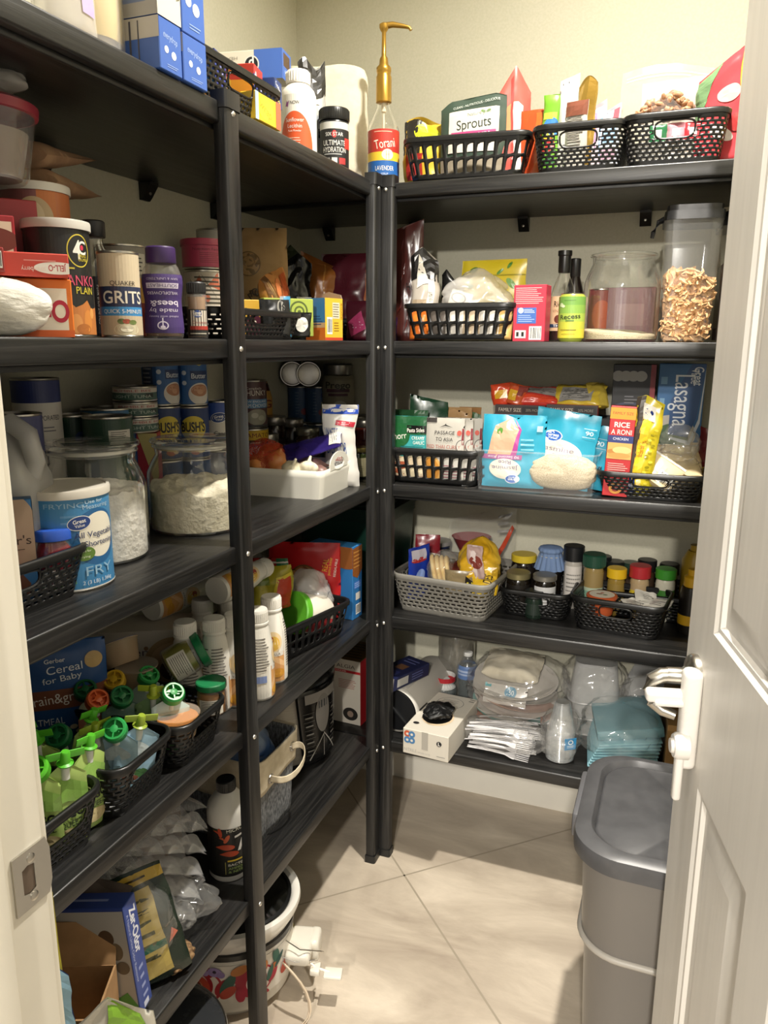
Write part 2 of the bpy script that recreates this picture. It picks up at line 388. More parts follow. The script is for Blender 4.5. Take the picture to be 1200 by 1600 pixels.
vs = [(X, a, c) for a, c in o8]+[(X, a, c) for a, c in i8]+[(X-.0015, a, c) for a, c in o8]+[(X-.009, a, c) for a, c in i8]
S2 = MB(); S2.add([(X-.0009, a, c) for a, c in i8], [tuple(range(8))]); lh_ = S2.build('latch_hole_shade', M('#5c4d3e', .7), tr, smooth=0)  # flat dark face: the shade inside the latch recess put in as colour
fs = [(k, (k+1) % 8, 8+(k+1) % 8, 8+k) for k in range(8)]+[(k, 16+k, 16+(k+1) % 8, (k+1) % 8) for k in range(8)]
S.add(vs, fs, STEEL)
for zz in (z0+.008, z1-.008): S.lathe([(.0042, 0), (.0042, .0006), (.0025, .0014)], 16, (0, 0, 0), METAL)
sp = S.build('strike_plate', parent=tr, smooth=30)
# two screw heads moved onto the plate
me = sp.data; nb = len(vs)
for j, zz in enumerate((z0+.009, z1-.009)):
    for i in range(nb+j*48, nb+(j+1)*48):
        c = me.vertices[i].co; me.vertices[i].co = (X+c.z, FY-.014+c.x, zz+c.y)

# ------------------------------------------------------------------ door leaf, swung in against the right side
HX, HY, EX, EY = .925, -1.355, .7535, -.62
LD = math.hypot(HX-EX, HY-EY); DT = .035; DH = 2.03
da = math.atan2(EY-HY, EX-HX)                                       # door runs from the hinge towards the latch edge
door = bpy.data.objects.new('door_1', None); COL.objects.link(door); door.location = (HX+sin(da)*DT*.32, HY-cos(da)*DT*.32, .01); door.rotation_euler = (0, 0, da); door['kind'] = 'structure'
# local: x along the leaf from the hinge, +y faces the pantry centre
DOORM = noisy('door_paint', '#d6d2ca', '#dcd8d0', 60, .40, .5, .0008, stretch=(1, 1, .06))
def leaf():
    mb = MB(); st = .118
    xs = [0, st, LD/2-.045, LD/2+.045, LD-st, LD]; pan = []
    zp = [(.20, .80), (1.03, 1.90)]
    for (za, zb) in zp: pan += [(xs[1], xs[2], za, zb), (xs[3], xs[4], za, zb)]
    zc = [0, .20, .80, 1.03, 1.90, DH]
    for side in (1, -1):
        y = side*DT/2 if side > 0 else -DT/2
        for i in range(5):
            for j in range(5):
                if i in (1, 3) and j in (1, 3): continue
                mb.add([(xs[i], y, zc[j]), (xs[i+1], y, zc[j]), (xs[i+1], y, zc[j+1]), (xs[i], y, zc[j+1])], [(0, 1, 2, 3)])
        for (xa, xb, za, zb) in pan:                                 # moulded edge: roll, groove, slope up to the raised field
            rings = [(0, 0), (.006, -.004), (.012, -.0045), (.016, -.010), (.022, -.0105), (.055, -.003), (.058, -.003)]
            prev = None
            for d, dep in rings:
                r4 = [(xa+d, y+side*dep, za+d), (xb-d, y+side*dep, za+d), (xb-d, y+side*dep, zb-d), (xa+d, y+side*dep, zb-d)]
                if prev: mb.add(prev+r4, [(k, (k+1) % 4, 4+(k+1) % 4, 4+k) for k in range(4)])
                prev = r4
            mb.add(prev, [(0, 1, 2, 3)])
    h = DT/2
    mb.add([(0, -h, 0), (LD, -h, 0), (LD, h, 0), (0, h, 0), (0, -h, DH), (LD, -h, DH), (LD, h, DH), (0, h, DH)], [(0, 1, 2, 3), (4, 5, 6, 7), (0, 3, 7, 4), (1, 2, 6, 5)])
    return mb
leaf().build('door_leaf', DOORM, door, smooth=25, merge=.0002)
NICK = M('#b9b5ac', .30, 1.0)
hx, hz = LD-.062, .943
mb = MB()
def ycyl(mb, prof, c, mat=None, seg=28):                            # lathe lying along +y
    n0 = len(mb.v); mb.lathe(prof, seg, (0, 0, 0), mat)
    for i in range(n0, len(mb.v)): x, y, z = mb.v[i]; mb.v[i] = (c[0]+x, c[1]+z, c[2]+y)
for sd in (1, -1):
    n0 = len(mb.v)
    ycyl(mb, [(.0325, 0), (.0325, .007), (.029, .012), (.016, .016), (.012, .020), (.0115, .042)], (0, 0, 0))
    mb.tube([(0, .036, 0), (0, .048, -.001), (0, .060, -.008), (0, .064, -.024), (-.003, .059, -.042), (-.008, .045, -.052), (-.014, .028, -.056)], [.011, .0115, .011, .0095, .009, .0085, .007], 14)
    for i in range(n0, len(mb.v)):
        x, y, z = mb.v[i]; mb.v[i] = (hx+x, sd*(DT/2+y), hz+z)
mb.build('door_handle', NICK, door, smooth=50)
WP = M('#d9d5ce', .28)
mb = MB()                                                           # child-proof lever lock: back plate, upper arm, pivot, hanging arm
y0 = DT/2
bx = hx-.026
hz -= .018
mb.box((bx, y0+.013, hz-.035), (.030, .026, .150), .009, seg=3)
mb.box((bx+.004, y0+.042, hz-.004), (.022, .064, .018), .006, seg=3)
mb.box((bx-.002, y0+.040, hz-.011), (.018, .046, .009), .003)
mb.box((bx-.012, y0+.024, hz-.112), (.016, .012, .088), .005, seg=3)
ycyl(mb, [(.019, 0), (.019, .016), (.016, .020), (.011, .020), (.010, .024), (0.001, .0245)], (bx-.012, y0+.014, hz-.072))
mb.build('child_lock', WP, door, smooth=50)
for z in (.25, 1.0, 1.8):
    mb = MB(); mb.lathe([(.007, 0), (.007, .09)], 14, (-.004, -DT/2-.004, z)); mb.build('hinge', NICK, door)

# ------------------------------------------------------------------ shelving: posts, boards, brackets
def post(name, p, ax, label):
    """one rounded steel post; ax 'x' = shows its flat face towards +x, 'y' = towards -y"""
    t = thing(name, label, 'shelf post', (p[0], p[1], 0)); t['group'] = 'upright posts of the shelving'
    W, D = .040, .024
    def sec(wd, dp, r=.007):
        return [(-wd/2+r*(1-cos(a)), -dp/2+r*(1-sin(a))) for a in (0, .5, 1.05, PI/2)]+[(wd/2-r*(1-sin(a)), -dp/2+r*(1-cos(a))) for a in (0, .5, 1.05, PI/2)]+[(wd/2, dp/2), (-wd/2, dp/2)]
    def tr(pts): return pts if ax == 'y' else [(-q[1], q[0]) for q in pts]
    mb = MB(); mb.prism(tr(sec(W, D)), .012, 1.785); upr = mb.build('upright', WOODZ, t, smooth=30)
    mb = MB(); mb.prism(tr(sec(W+.005, D+.005)), 1.776, 1.802); mb.build('top_cap', M('#1d1d1e', .35), t, smooth=30)
    mb = MB(); mb.prism(tr(sec(W+.005, D+.005)), 0, .022); mb.build('foot_cap', M('#161616', .4), t, smooth=30)
    for i in range(5):
        mb = MB(); n0 = 0; mb.lathe([(.0048, 0), (.0045, .0012), (.003, .0026), (.0005, .0032)], 14)
        zz = SZ[i]-TH/2
        vv = []
        for x, y, z in mb.v:
            vv.append((D/2+z, x, zz+y) if ax == 'x' else (x, -D/2-z, zz+y))
        mb.v = vv; mb.build('bolt', M('#d8d6d0', .25, .9), upr)
    return t
post('shelf_post', (.001, -.0335, 0), 'x', 'black corner shelf post on the left, its bolts facing the aisle')
post('shelf_post', (.022, -.0005, 0), 'y', 'black corner shelf post on the right, facing the doorway')
post('shelf_post', (.001, -.662, 0), 'x', 'tall black post nearest the camera, halfway along the left shelves')
post('shelf_post', (.001, -1.315, 0), 'x', 'black end post of the left shelves beside the door frame')
words = ['top', 'second', 'middle', 'fourth', 'bottom']
def board(x0, x1, y0, y1, z, mat, edge, name, label, group):
    t = thing(name, label, 'shelf', ((x0+x1)/2, (y0+y1)/2, z), group=group)
    w_, d_ = x1-x0, y1-y0
    mb = MB(); mb.box((0, 0, -TH/2-.0), (w_, d_, TH*.999), .004, seg=3); mb.build('panel', mat, t, smooth=30)
    mb = MB()                                                       # hollow underside: dark lip along the front
    if edge == 'x': mb.box((w_/2-.018, 0, -TH-.004), (.006, d_-.02, .008), .001)
    else: mb.box((0, -d_/2+.018, -TH-.004), (w_-.02, .006, .008), .001)
    mb.build('stiffener', M('#101011', .45), t)
    return t
for i in range(5):
    board(-DL, 0-.0, -1.335, -.002, SZ[i], WOODY, 'x', 'shelf_board', f'{words[i]} black wood-grain shelf along the left wall', 'left wall shelves')
    board(-DL, RX-.002, .0, DB, SZ[i], WOODX, 'y', 'shelf_board', f'{words[i]} black wood-grain shelf along the back wall', 'back wall shelves')
def bracket(p, rz, label):
    t = thing('shelf_bracket', label, 'bracket', p, rz, 'brackets under the top shelf')
    mb = MB(); mb.prism([(0, 0), (.030, 0), (.030, -.006), (.012, -.030), (.006, -.036), (0, -.036)], -.014, .014, axis=1); pl9 = mb.build('plate', BLK, t, smooth=20)
    mb = MB(); mb.lathe([(.004, 0), (.003, .002), (.0005, .0025)], 12)
    mb.v = [(.018+z*.8, x, -.022+y) for x, y, z in mb.v]; mb.build('screw', METAL, pl9)
zu = SZ[0]-TH-.0005
for u, lb in ((517, 'black wall bracket behind the left corner post'), (652, 'black wall bracket just right of the corner posts'), (820, 'black wall bracket above the yellow bag'), (1010, 'black wall bracket above the glass jar of rice')):
    bracket(at(0, u, y=DB-.001, z=zu), -PI/2, lb)
for u, lb in ((60, 'black wall bracket nearest the camera on the left wall'), (223, 'black wall bracket in the middle of the left wall'), (333, 'black wall bracket on the left wall beside the front post')):
    bracket(at(0, u, x=-DL+.001, z=zu), 0, lb)
# ------------------------------------------------------------------ builders for the goods
def carton(name, label, cat, p, size, rz, body, arts={}, group=None, rot=None, rough=.42, open_top=False, faces={}):
    """folded card box; size w (along its front), d, h; arts {face: ops}; faces {face: colour}"""
    w_, d_, h_ = size
    t = thing(name, label, cat, p, rz, group, rot)
    mb = MB(); mb.box((0, 0, h_/2), (w_, d_, h_), .0012, M(body, rough), seg=1)
    mb.build('carton', parent=t, smooth=20)
    for f in sorted(set(list(arts)+list(faces))):
        a, b_, F = faceF(f, w_, d_, h_)
        ops = ([('r', .004, .004, .996, .996, faces[f])] if f in faces else [])+list(arts.get(f, []))
        art(t, ops, a, b_, F, base=.0003, rough=rough)
    return t
def can(name, label, cat, p, r, h, rz, col, ops, group=None, rot=None, bare=.004, lidc=None, rough=.4):
    t = thing(name, label, cat, p, rz, group, rot)
    mb = MB(); mb.lathe([(.001, .0025), (r*.8, .0025), (r-.005, .003), (r-.0035, 0), (r-.0015, 0), (r, .0008), (r+.0003, .003), (r-.0012, .005), (r-.0012, h-.005), (r+.0003, h-.003), (r, h-.0006), (r-.002, h), (r-.003, h-.0035), (r*.8, h-.0036), (r*.78, h-.0028), (.001, h-.0028)], 40, mat=METAL)
    mb.build('tin', parent=t, smooth=24)
    W, H, F = cylW(r-.0008, bare, h-bare)
    art(t, [('r', 0, 0, 1, 1, col)]+ops, W, H, F, cut=.0045, rough=rough)
    if lidc:
        mb = MB(); mb.lathe([(r+.002, h-.009), (r+.0022, h), (r+.0012, h+.0025), (r-.003, h+.0026), (r-.004, h+.0012), (.001, h+.0012)], 40, mat=M(lidc, .4)); mb.build('plastic_lid', parent=t, smooth=35)
    return t
def bottle(name, label, cat, p, prof, cap, rz=0, mat=None, capmat=None, band=None, ops=(), fill=None, group=None, rot=None, seg=36, sx=1, sy=1, ribs=0, lab='printed_label'):
    """prof: outline (r, z); cap: outline; band (z0, z1, colour) of the label; fill (z, material)"""
    t = thing(name, label, cat, p, rz, group, rot)
    MB().lathe(prof, seg, mat=mat, sx=sx, sy=sy).build('body', parent=t, smooth=40)
    if cap:
        n0 = seg
        mb = MB(); mb.lathe(cap, 40, mat=capmat)
        if ribs:
            z0 = cap[0][1]; z1 = cap[-2][1] if len(cap) > 2 else cap[-1][1]; R = max(q[0] for q in cap)
            for k in range(ribs):
                a = 2*PI*k/ribs; mb.box((R*cos(a), R*sin(a), (z0+z1)/2), (.0012, .0012, (z1-z0)*.75), 0, capmat)
        mb.build('cap', parent=t, smooth=40)
    def rad(z):
        for (a, za), (b, zb) in zip(prof, prof[1:]):
            if za <= z <= zb and zb > za: return a+(b-a)*(z-za)/(zb-za)
        return prof[0][0]
    if fill:
        zt, fm = fill; pr = [(max(.001, a-.0022), max(b, .003)) for a, b in prof if b < zt]+[(max(.001, rad(zt)-.0022), zt), (.001, zt)]
        MB().lathe(pr, seg, mat=fm, sx=sx, sy=sy).build('contents', parent=t, smooth=40)
    if band:
        z0, z1, col = band
        W, H, F0 = cylW(lambda v: rad(z0+(z1-z0)*v), z0, z1)
        def cylF(u, v, o): a, b, c = F0(u, v, o); return (a*sx, b*sy, c)
        art(t, ([('r', 0, 0, 1, 1, col)] if col else [])+list(ops), W, H, cylF, cut=.0045, name=lab)
    return t
def crumple(p, amp, sc, seed):
    q = Vector(p)*sc+Vector((seed*3.7, seed*1.3, seed*2.1))
    return noise.noise(q)*amp+noise.noise(q*2.3)*amp*.5+abs(noise.noise(q*4.1))*amp*.3
def pouch(name, label, cat, p, w_, h_, d_, rz, col, ops=(), group=None, rot=None, seed=1, rough=.25, pinch=.0, sealh=.06, mat=None, metal=0.0, top=None, bulge=.5, wr=1.0, back=None, lean=0, n=(18, 24), curl=0.0):
    """stand-up or pillow pouch: full at the bottom, pinched flat at the top seal"""
    t = thing(name, label, cat, p, rz, group, rot or (math.radians(lean), 0, rz) if lean else rot)
    def P(u, v, side, off=0):
        e = (1-abs(2*u-1)**2.6)**.55 if 0 < u < 1 else 0
        e2 = min(1, (1-v)/max(.001, 1-sealh))**.55 if v < 1-sealh*.6 else 0.0
        b = (min(1, v/.07))**.5*.45+.55
        if v > 1-sealh: e2 = max(0, e2)*max(0, (1-v)/sealh)
        th = d_/2*e*e2*b
        ww = w_*(1-pinch*sin(PI*min(1, v*1.0))**2*.5)
        x = (u-.5)*ww; z = v*h_
        yy = crumple((x, side*.1, z), .006*wr*(.3+e), 16, seed) if 0 < u < 1 else crumple((x, 0, z), .0018*wr, 16, seed)
        if v <= .001: yy = 0
        x += crumple((z, 1, 0), .003*wr, 20, seed)
        y = -side*(th+off)+yy*(.6 if side > 0 else -.6)-curl*v*v
        if top and v > .5: z += top(u)*(v-.5)*2
        return (x, y, z)
    mt = mat or M(col, rough, metal)
    mb = MB(); mb.grid(lambda u, v: P(u, v, 1), n[0], n[1], mt); mb.grid(lambda u, v: P(1-u, v, -1), n[0], n[1], (M(back, rough, metal) if back else mt))
    def Pcap(u, v): a, b = P(u, 0, 1), P(1-(1-u), 0, -1); return tuple(a[i]+(b[i]-a[i])*v for i in range(3))
    mb.grid(Pcap, n[0], 1, mt)
    mb.build('pouch', parent=t, smooth=50, merge=.00005)
    if ops:
        def pouF(u, v, o): return P(min(.999, max(.001, u)), min(.999, max(0.001, v)), 1, o+.0012)
        art(t, list(ops), w_, h_, pouF, cut=.009, rough=rough)
    return t, P
def sack(name, label, cat, p, size, mat, rz=0, seed=1, group=None, rot=None, amp=.012, sc=14, neck=None, tie=None, flatbottom=True, n=(64, 44), pw=.7, dome=2.2, kind=None):
    """soft crumpled bag: a lumpy closed blob with an optional gathered neck (z fraction, radius)"""
    w_, d_, h_ = size
    def P(u, v):
        a = 2*PI*u
        z = v
        if neck and v > neck[0]:
            k = (v-neck[0])/(1-neck[0]); r = neck[1]+(k**1.3)*neck[2]
            r0 = (max(0, 1-(abs(2*neck[0]*.9-1)**dome)))**pw
            r = r if k > .18 else r0*(1-k/.18)+r*(k/.18)
        else: r = max(0.0, 1-abs(2*min(v, .999)*(.9 if neck else 1)-1)**dome)**pw if v > .0 else 0
        if flatbottom and v < .25: r = max(r, (v/.25)**.35*.86)
        ca, sa = cos(a), sin(a); sq = (abs(ca)**4+abs(sa)**4)**-.25; sq = 1+(sq-1)*.5
        x = ca*r*w_/2*sq; y = sa*r*d_/2*sq; zz = z*h_
        k = crumple((x, y, zz), amp, sc, seed); pl = (sin(a*11+seed)*.12*r if neck and v > neck[0]-.15 else 0)
        rg = (1-abs(noise.noise(Vector((x*3+seed, y*3, zz*3))*sc*.45)))**6*.5+(1-abs(noise.noise(Vector((x, y+seed, zz))*sc*2.6)))**5*.3
        m_ = 1+(k-rg*amp*1.5)/max(.03, (w_+d_)/4)+pl
        return (x*m_, y*m_, max(0.0005, zz+crumple((y, x, zz), amp*.6, sc, seed+5)*(1 if v > .1 else 0)))
    mb = MB(); mb.grid(P, n[0], n[1], None, closeu=True)
    o = mb.build(name, mat, smooth=60)
    tag(o, label, cat, group, kind, p, rot, None if rot else rz)
    return o
def mound(name, label, cat, p, P, n, mat, kind='stuff', group=None, **k):
    mb = MB(); mb.grid(P, n[0], n[1]); o = mb.build(name, mat, smooth=60, **k); return tag(o, label, cat, group, kind, p)
# -- baskets
def rrect(w_, d_, r, s):
    """point on a rounded rectangle, s in 0..1 starting at the middle of the front side, running to +x"""
    L = [w_/2-r, PI*r/2, d_-2*r, PI*r/2, w_-2*r, PI*r/2, d_-2*r, PI*r/2, w_/2-r]; T = sum(L); q = (s % 1)*T
    k = 0
    while k < 8 and q > L[k]: q -= L[k]; k += 1
    X, Y = w_/2-r, d_/2-r
    if k == 0: return (q, -d_/2)
    if k == 1: a = -PI/2+q/r; return (X+r*cos(a), -Y+r*sin(a))
    if k == 2: return (w_/2, -Y+q)
    if k == 3: a = q/r; return (X+r*cos(a), Y+r*sin(a))
    if k == 4: return (X-q, d_/2)
    if k == 5: a = PI/2+q/r; return (-X+r*cos(a), Y+r*sin(a))
    if k == 6: return (-w_/2, Y-q)
    if k == 7: a = PI+q/r; return (-X+r*cos(a), -Y+r*sin(a))
    return (-X+q, -d_/2)
def basket(label, p, rz, w_, d_, h_, style='weave', col='#121212', group='baskets', handle=('front', 'back'), taper=.86, rough=.36, name='plastic_basket', rot=None):
    t = thing(name, label, 'basket', p, rz, group, rot)
    r = .028 if style != 'slot' else .022
    mat = M(col, rough)
    def P(s, v, o=0):
        k = taper+(1-taper)*v; x, y = rrect(w_, d_, r, s); m_ = 1+o/max(w_, d_)*2; return (x*k*m_, y*k*m_, v*h_)
    per = 2*(w_+d_); mb = MB()
    if style == 'slot': nc = 2*round(per/.026/2); rows = [(.06, .16, 0), (.16, .50, 1), (.50, .84, 1), (.84, 1, 0)]
    else:
        nc = 2*round(per/(.0155 if style == 'weave' else .019)/2); nr = max(4, round(h_*.74/(.0082 if style == 'weave' else .0105)))
        rows = [(0, .12, 0)]+[(.12+.73*i/nr, .12+.73*(i+1)/nr, 1+i % 2) for i in range(nr)]+[(.85, 1, 0)]
    def side(s):
        a, b = w_/2, d_; T = w_+w_+2*d_; q = (s % 1)*T
        if q < a or q > T-a: return 'front', (q if q < a else q-T)
        if q < a+b: return 'right', q-a-b/2
        if q < a+b+w_: return 'back', q-a-b-w_/2
        return 'left', q-a-b-w_-b/2
    hw, hz0, hz1 = .043 if style != 'slot' else .0, .52, .82
    holes = []
    for (v0, v1, k) in rows:
        for c in range(nc):
            sh = .5 if k == 2 else 0; s0, s1 = (c+sh)/nc, (c+1+sh)/nc; sm = (s0+s1)/2; sd, q = side(sm)
            if sd in handle and hw and abs(q) < hw+.004 and v0 > hz0-.06 and v1 < hz1+.08: continue
            o8 = [(s0, v0), (sm, v0), (s1, v0), (s1, (v0+v1)/2), (s1, v1), (sm, v1), (s0, v1), (s0, (v0+v1)/2)]
            vs = [P(*q_) for q_ in o8]
            if not k: mb.add(vs, [(0, 1, 3, 7), (1, 2, 3), (7, 3, 4, 6), (4, 5, 6)]); continue
            if style == 'slot': mx, mv = .20, .10; sk = .10; i8 = [(-1, -1), (0, -1.0), (1, -1+sk), (1, 0), (1, 1), (.1, .96), (-.75, .72), (-1, .2)]
            else: mx, mv = .2 if style == 'weave' else .16, .29; i8 = [(-1, -1), (0, -1), (1, -1), (1, 0), (1, 1), (0, 1), (-1, 1), (-1, 0)]
            cu, cv, hu, hv = sm, (v0+v1)/2, (s1-s0)/2*(1-2*mx), (v1-v0)/2*(1-2*mv)
            vs += [P(cu+a*hu, cv+b*hv, -.0) for a, b in i8]
            mb.add(vs, [(i, (i+1) % 8, 8+(i+1) % 8, 8+i) for i in range(8)])
    fl = [P(i/48, 0) for i in range(48)]; mb.add([(0, 0, .0)]+[(x, y, .0) for x, y, z in fl], [(0, 1+i, 1+(i+1) % 48) for i in range(48)])
    wv = mb.build('woven_wall' if style != 'slot' else 'slotted_wall', mat, t, smooth=25, solid=.0022, merge=.0001, off=-1)
    mb = MB(); n = 72
    sec = [(-.003, -.010), (.004, -.010), (.005, -.002), (.003, .001), (-.001, .0015), (-.003, 0)]
    vs = []; fs = []
    for i in range(n):
        x, y = rrect(w_, d_, r, i/n); l = rrect(w_, d_, r, i/n+.002); m_ = rrect(w_, d_, r, i/n-.002); tx, ty = l[0]-m_[0], l[1]-m_[1]; q = math.hypot(tx, ty); nx, ny = ty/q, -tx/q
        for a, b in sec: vs.append((x+nx*a, y+ny*a, h_+b))
    for i in range(n):
        j = (i+1) % n
        for k in range(6): k2 = (k+1) % 6; fs.append((i*6+k, j*6+k, j*6+k2, i*6+k2))
    mb.add(vs, fs); mb.build('rim', mat, t, smooth=50)
    if hw:
        for sd in handle:
            mb = MB()
            hc = {'front': 0, 'right': (w_/2+d_/2)/per, 'back': .5, 'left': 1-(w_/2+d_/2)/per}[sd]
            loop = []
            for i in range(28):
                a = 2*PI*i/28; cx = (abs(cos(a))**.45)*(1 if cos(a) > 0 else -1)*hw; cz = (abs(sin(a))**.6)*(1 if sin(a) > 0 else -1)
                loop.append(P(hc+cx/per, (hz0+hz1)/2+cz*(hz1-hz0)/2*1.12, .0012))
            mb.tube(loop, .0022, 6, closed=True)
            mb.build('handle_rim', mat, wv, smooth=50)
    return t
def screwcap(r, z, h):
    return [(r, z), (r+.0008, z+.001), (r+.0008, z+h-.002), (r-.001, z+h), (.001, z+h)]
def GV(cu, cv, s, h=.1):
    """the white and blue oval emblem with its two words"""
    return [('e', cu, cv, s*1.06, s*.66, '#ece9e0', 8), ('e', cu, cv, s, s*.6, '#26407c', 8), ('t', 'Great', cu, cv+s*.17, s*.34, '#f2f0ea', None, 6), ('t', 'Value', cu, cv-s*.22, s*.28, '#f2f0ea', None, 6)]
# ================================================================== goods
HALF = PI/2
def fit(i, u, w, v, x=None, y=None, z=None):
    p = at(i, u, x, y, z); return p, w*mpp(p), tall(p, v)
def span(i, u0, u1, x, z=None):
    a, b = at(i, u0, x=x, z=z), at(i, u1, x=x, z=z); return (a+b)/2, b.y-a.y
def up(p, dz): return Vector((p[0], p[1], p[2]+dz))
# ---------------- top shelf, left side
p, W = span(0, 200, 236, -.05); h1 = .125
BL = '#3f62ad'
g = 'water filter boxes on the top shelf'
def filt(p, w_, h_, d_, label, top=False, white=False):
    fr = [('t', 'everydrop', .5, .68, .13, '#9fb4dc', .62, -8), ('e', .3, .42, .07, .07, '#dfe3ea'), ('e', .62, .36, .08, .08, '#e8ecf0'), ('l', .3, .08, .8, .16, 2, '#8ba4d4')]
    lf = [('r', .0, .6, 1, 1, '#b9b4ae'), ('r', .08, .15, .42, .55, '#3c5ea0'), ('r', .55, .1, .58, .95, '#4a4a55'), ('r', .68, .1, .70, .95, '#4a4a55')]
    if white: fr = [('r', 0, 0, 1, 1, '#ddd3b8'), ('r', .28, .35, .75, 1, '#4a6096'), ('t', 'WATER FILTER', .9, .6, .07, '#4a463c', .7, 90), ('l', .35, .5, .68, .9, 5, '#cfd6e4')]; lf = [('r', 0, 0, 1, 1, '#9c9996'), ('l', .1, .1, .9, .5, 3, '#6d7ca0')]
    return carton('filter_box', label, 'box', p, (w_, d_, h_), HALF, BL, {'front': fr, 'left': lf}, g)
filt(p, W, tall(p, 42), .11, 'blue water filter box, lower one of the left stack on the top shelf')
hA = tall(p, 42); filt(up(p, hA+.001), W*1.05, .12, .11, 'cream and blue water filter box, upper one of the left stack', white=True)
p, W = span(0, 243, 281, -.045); hB = tall(p, 68)
filt(p, W, hB, .10, 'blue water filter box with a loose flap, lower one of the right stack')
filt(up(p, hB+.001), W*.96, .105, .10, 'blue water filter box, upper one of the right stack beside the foil rolls')
p, W = span(0, 118, 160, -.09)
t = thing('paper_cups', 'clear plastic wrapped pack of white paper cups on the top shelf', 'paper cups', p)
mb = MB(); mb.lathe([(.036, 0), (.044, .10), (.0455, .102), (.044, .104)]+[q for k in range(9) for q in ((.0445, .108+k*.01), (.0465, .112+k*.01))], 32); mb.build('cup_stack', M('#e6e2e4', .5), t)
mb = MB(); mb.lathe([(.042, .001), (.050, .02), (.051, .2), (.045, .215), (.01, .22)], 24, cap0=False); mb.build('wrap', FILMW, t)
mb = MB(); mb.lathe([(.0462, .03), (.0475, .06), (.0478, .10)], 32, cap0=False, cap1=False); mb.build('printed_label', M('#d9c27a', .5), t)
p, W = span(0, 92, 120, -.05)
t, _ = pouch('plastic_bag', 'thin clear bag with a yellow print at the upper left edge', 'bag', p, .10, .17, .05, HALF, '#eee', [('r', .2, .5, .5, .9, '#c7a94a'), ('r', .55, .2, .8, .5, '#b9a8cf')], mat=FILMW, seed=4)
# basket of foil and wrap boxes
pa, pb = at(0, 447, x=-.02), None
LB = .29; yc = pa.y-LB/2-.005
bk = basket('black woven plastic basket of foil and wrap boxes on the left top shelf', (-.115, yc, SZ[0]), HALF, LB, .19, .078, 'weave')
def roll(name, label, u, v, xe, L, s, rz, body, front, end, tilt=0, top=None):
    """long box whose right-hand end is seen at column u, its top at row v"""
    pe = at(0, u, x=xe, z=SZ[0]+.06); zt = SZ[0]+tall(Vector((pe.x, pe.y, SZ[0])), v)
    c = Vector((pe.x-cos(rz)*L/2, pe.y-sin(rz)*L/2, max(SZ[0]+.002, zt-s)))
    a = {'front': front}
    if end: a['right'] = end
    if top: a['top'] = top
    return carton(name, label, 'box', c, (L, s, s), rz, body, a, 'wrap and foil boxes on the top shelf', rot=(math.radians(tilt), 0, rz))
roll('foil_box', 'blue foil box with white script lettering, at the left end of the basket', 345, 84, -.05, .26, .050, .20, '#2f6fae', [('r', 0, 0, 1, .35, '#1f5c8c'), ('r', 0, .35, 1, 1, '#2c4ba0'), ('t', 'Reynolds', .72, .62, .34, '#eef0f4', .42, 0), ('t', 'KITCHENS', .72, .2, .14, '#a9c6e2', .22)], [('r', 0, 0, 1, 1, '#2c3f96'), ('t', 'Reynolds', .5, .7, .16, '#eef0f4', .8, -30), ('t', 'FOIL', .5, .4, .24, '#eef0f4', .6, -30)], top=[('r', 0, 0, 1, 1, '#3b86c4'), ('t', '75', .9, .5, .5, '#eef0f4')])
roll('bag_box', 'red and orange freezer bag box with a blue end, in the foil basket', 404, 106, -.045, .19, .052, .22, '#c23a2a', [('r', 0, 0, 1, .5, '#e79a2c'), ('e', .7, .42, .3, .22, '#e8b83c'), ('t', 'FREEZER SAFE', .6, .78, .2, '#f2b53a', .6)], [('r', 0, 0, 1, 1, '#33429a'), ('r', 0, .7, 1, 1, '#b92f2f'), ('t', 'BAGS', .5, .5, .22, '#eef0f4', .8, -35)])
roll('wax_paper_box', 'navy blue wax paper box with yellow lettering, at the right end of the basket', 435, 126, -.04, .17, .045, .2, '#24407c', [('t', 'Reynolds', .6, .6, .3, '#eef0f4', .5)], [('r', 0, 0, 1, 1, '#223a74'), ('t', 'Cut-Rite', .5, .75, .14, '#eef0f4', .7, -20), ('t', 'Wax', .5, .5, .16, '#e3cf45', .5, -20), ('t', 'Paper', .5, .28, .16, '#e3cf45', .6, -20)])
p, W = span(0, 388, 428, -.034)
carton('wrap_box', 'yellow wrap box seen through the handle of the foil basket', 'box', up(p, .012), (W, .03, .045), HALF, '#e9c233', {'front': [('e', .4, .5, .6, .4, '#f0d23a'), ('t', 'wrap', .4, .5, .3, '#b98f1e', .5, -20), ('r', .8, 0, 1, 1, '#d9674a'), ('r', 0, 0, .12, 1, '#9fb9cf')]})
roll('foil_box', 'white heavy duty aluminium foil box lying upside down with a blue end', 450, 82, -.14, .31, .058, .16, '#e6dfcd', [('r', .8, 0, 1, 1, '#4a6fc0'), ('e', .78, .52, .30, .30, '#e6e3da'), ('e', .78, .52, .25, .25, '#22252b'), ('t', 'p', .78, .52, .30, '#f2f0ea', None, 180, .03), ('t', 'ALUMINUM', .55, .42, .2, '#8a867c', .3, 180), ('t', 'HEAVY DUTY', .55, .75, .11, '#9a968c', .26, 180)], [('r', 0, 0, 1, 1, '#4a6fc0'), ('r', .15, .45, .85, .9, '#5b4634'), ('t', 'foil', .5, .25, .2, '#8fa9de', .5)])
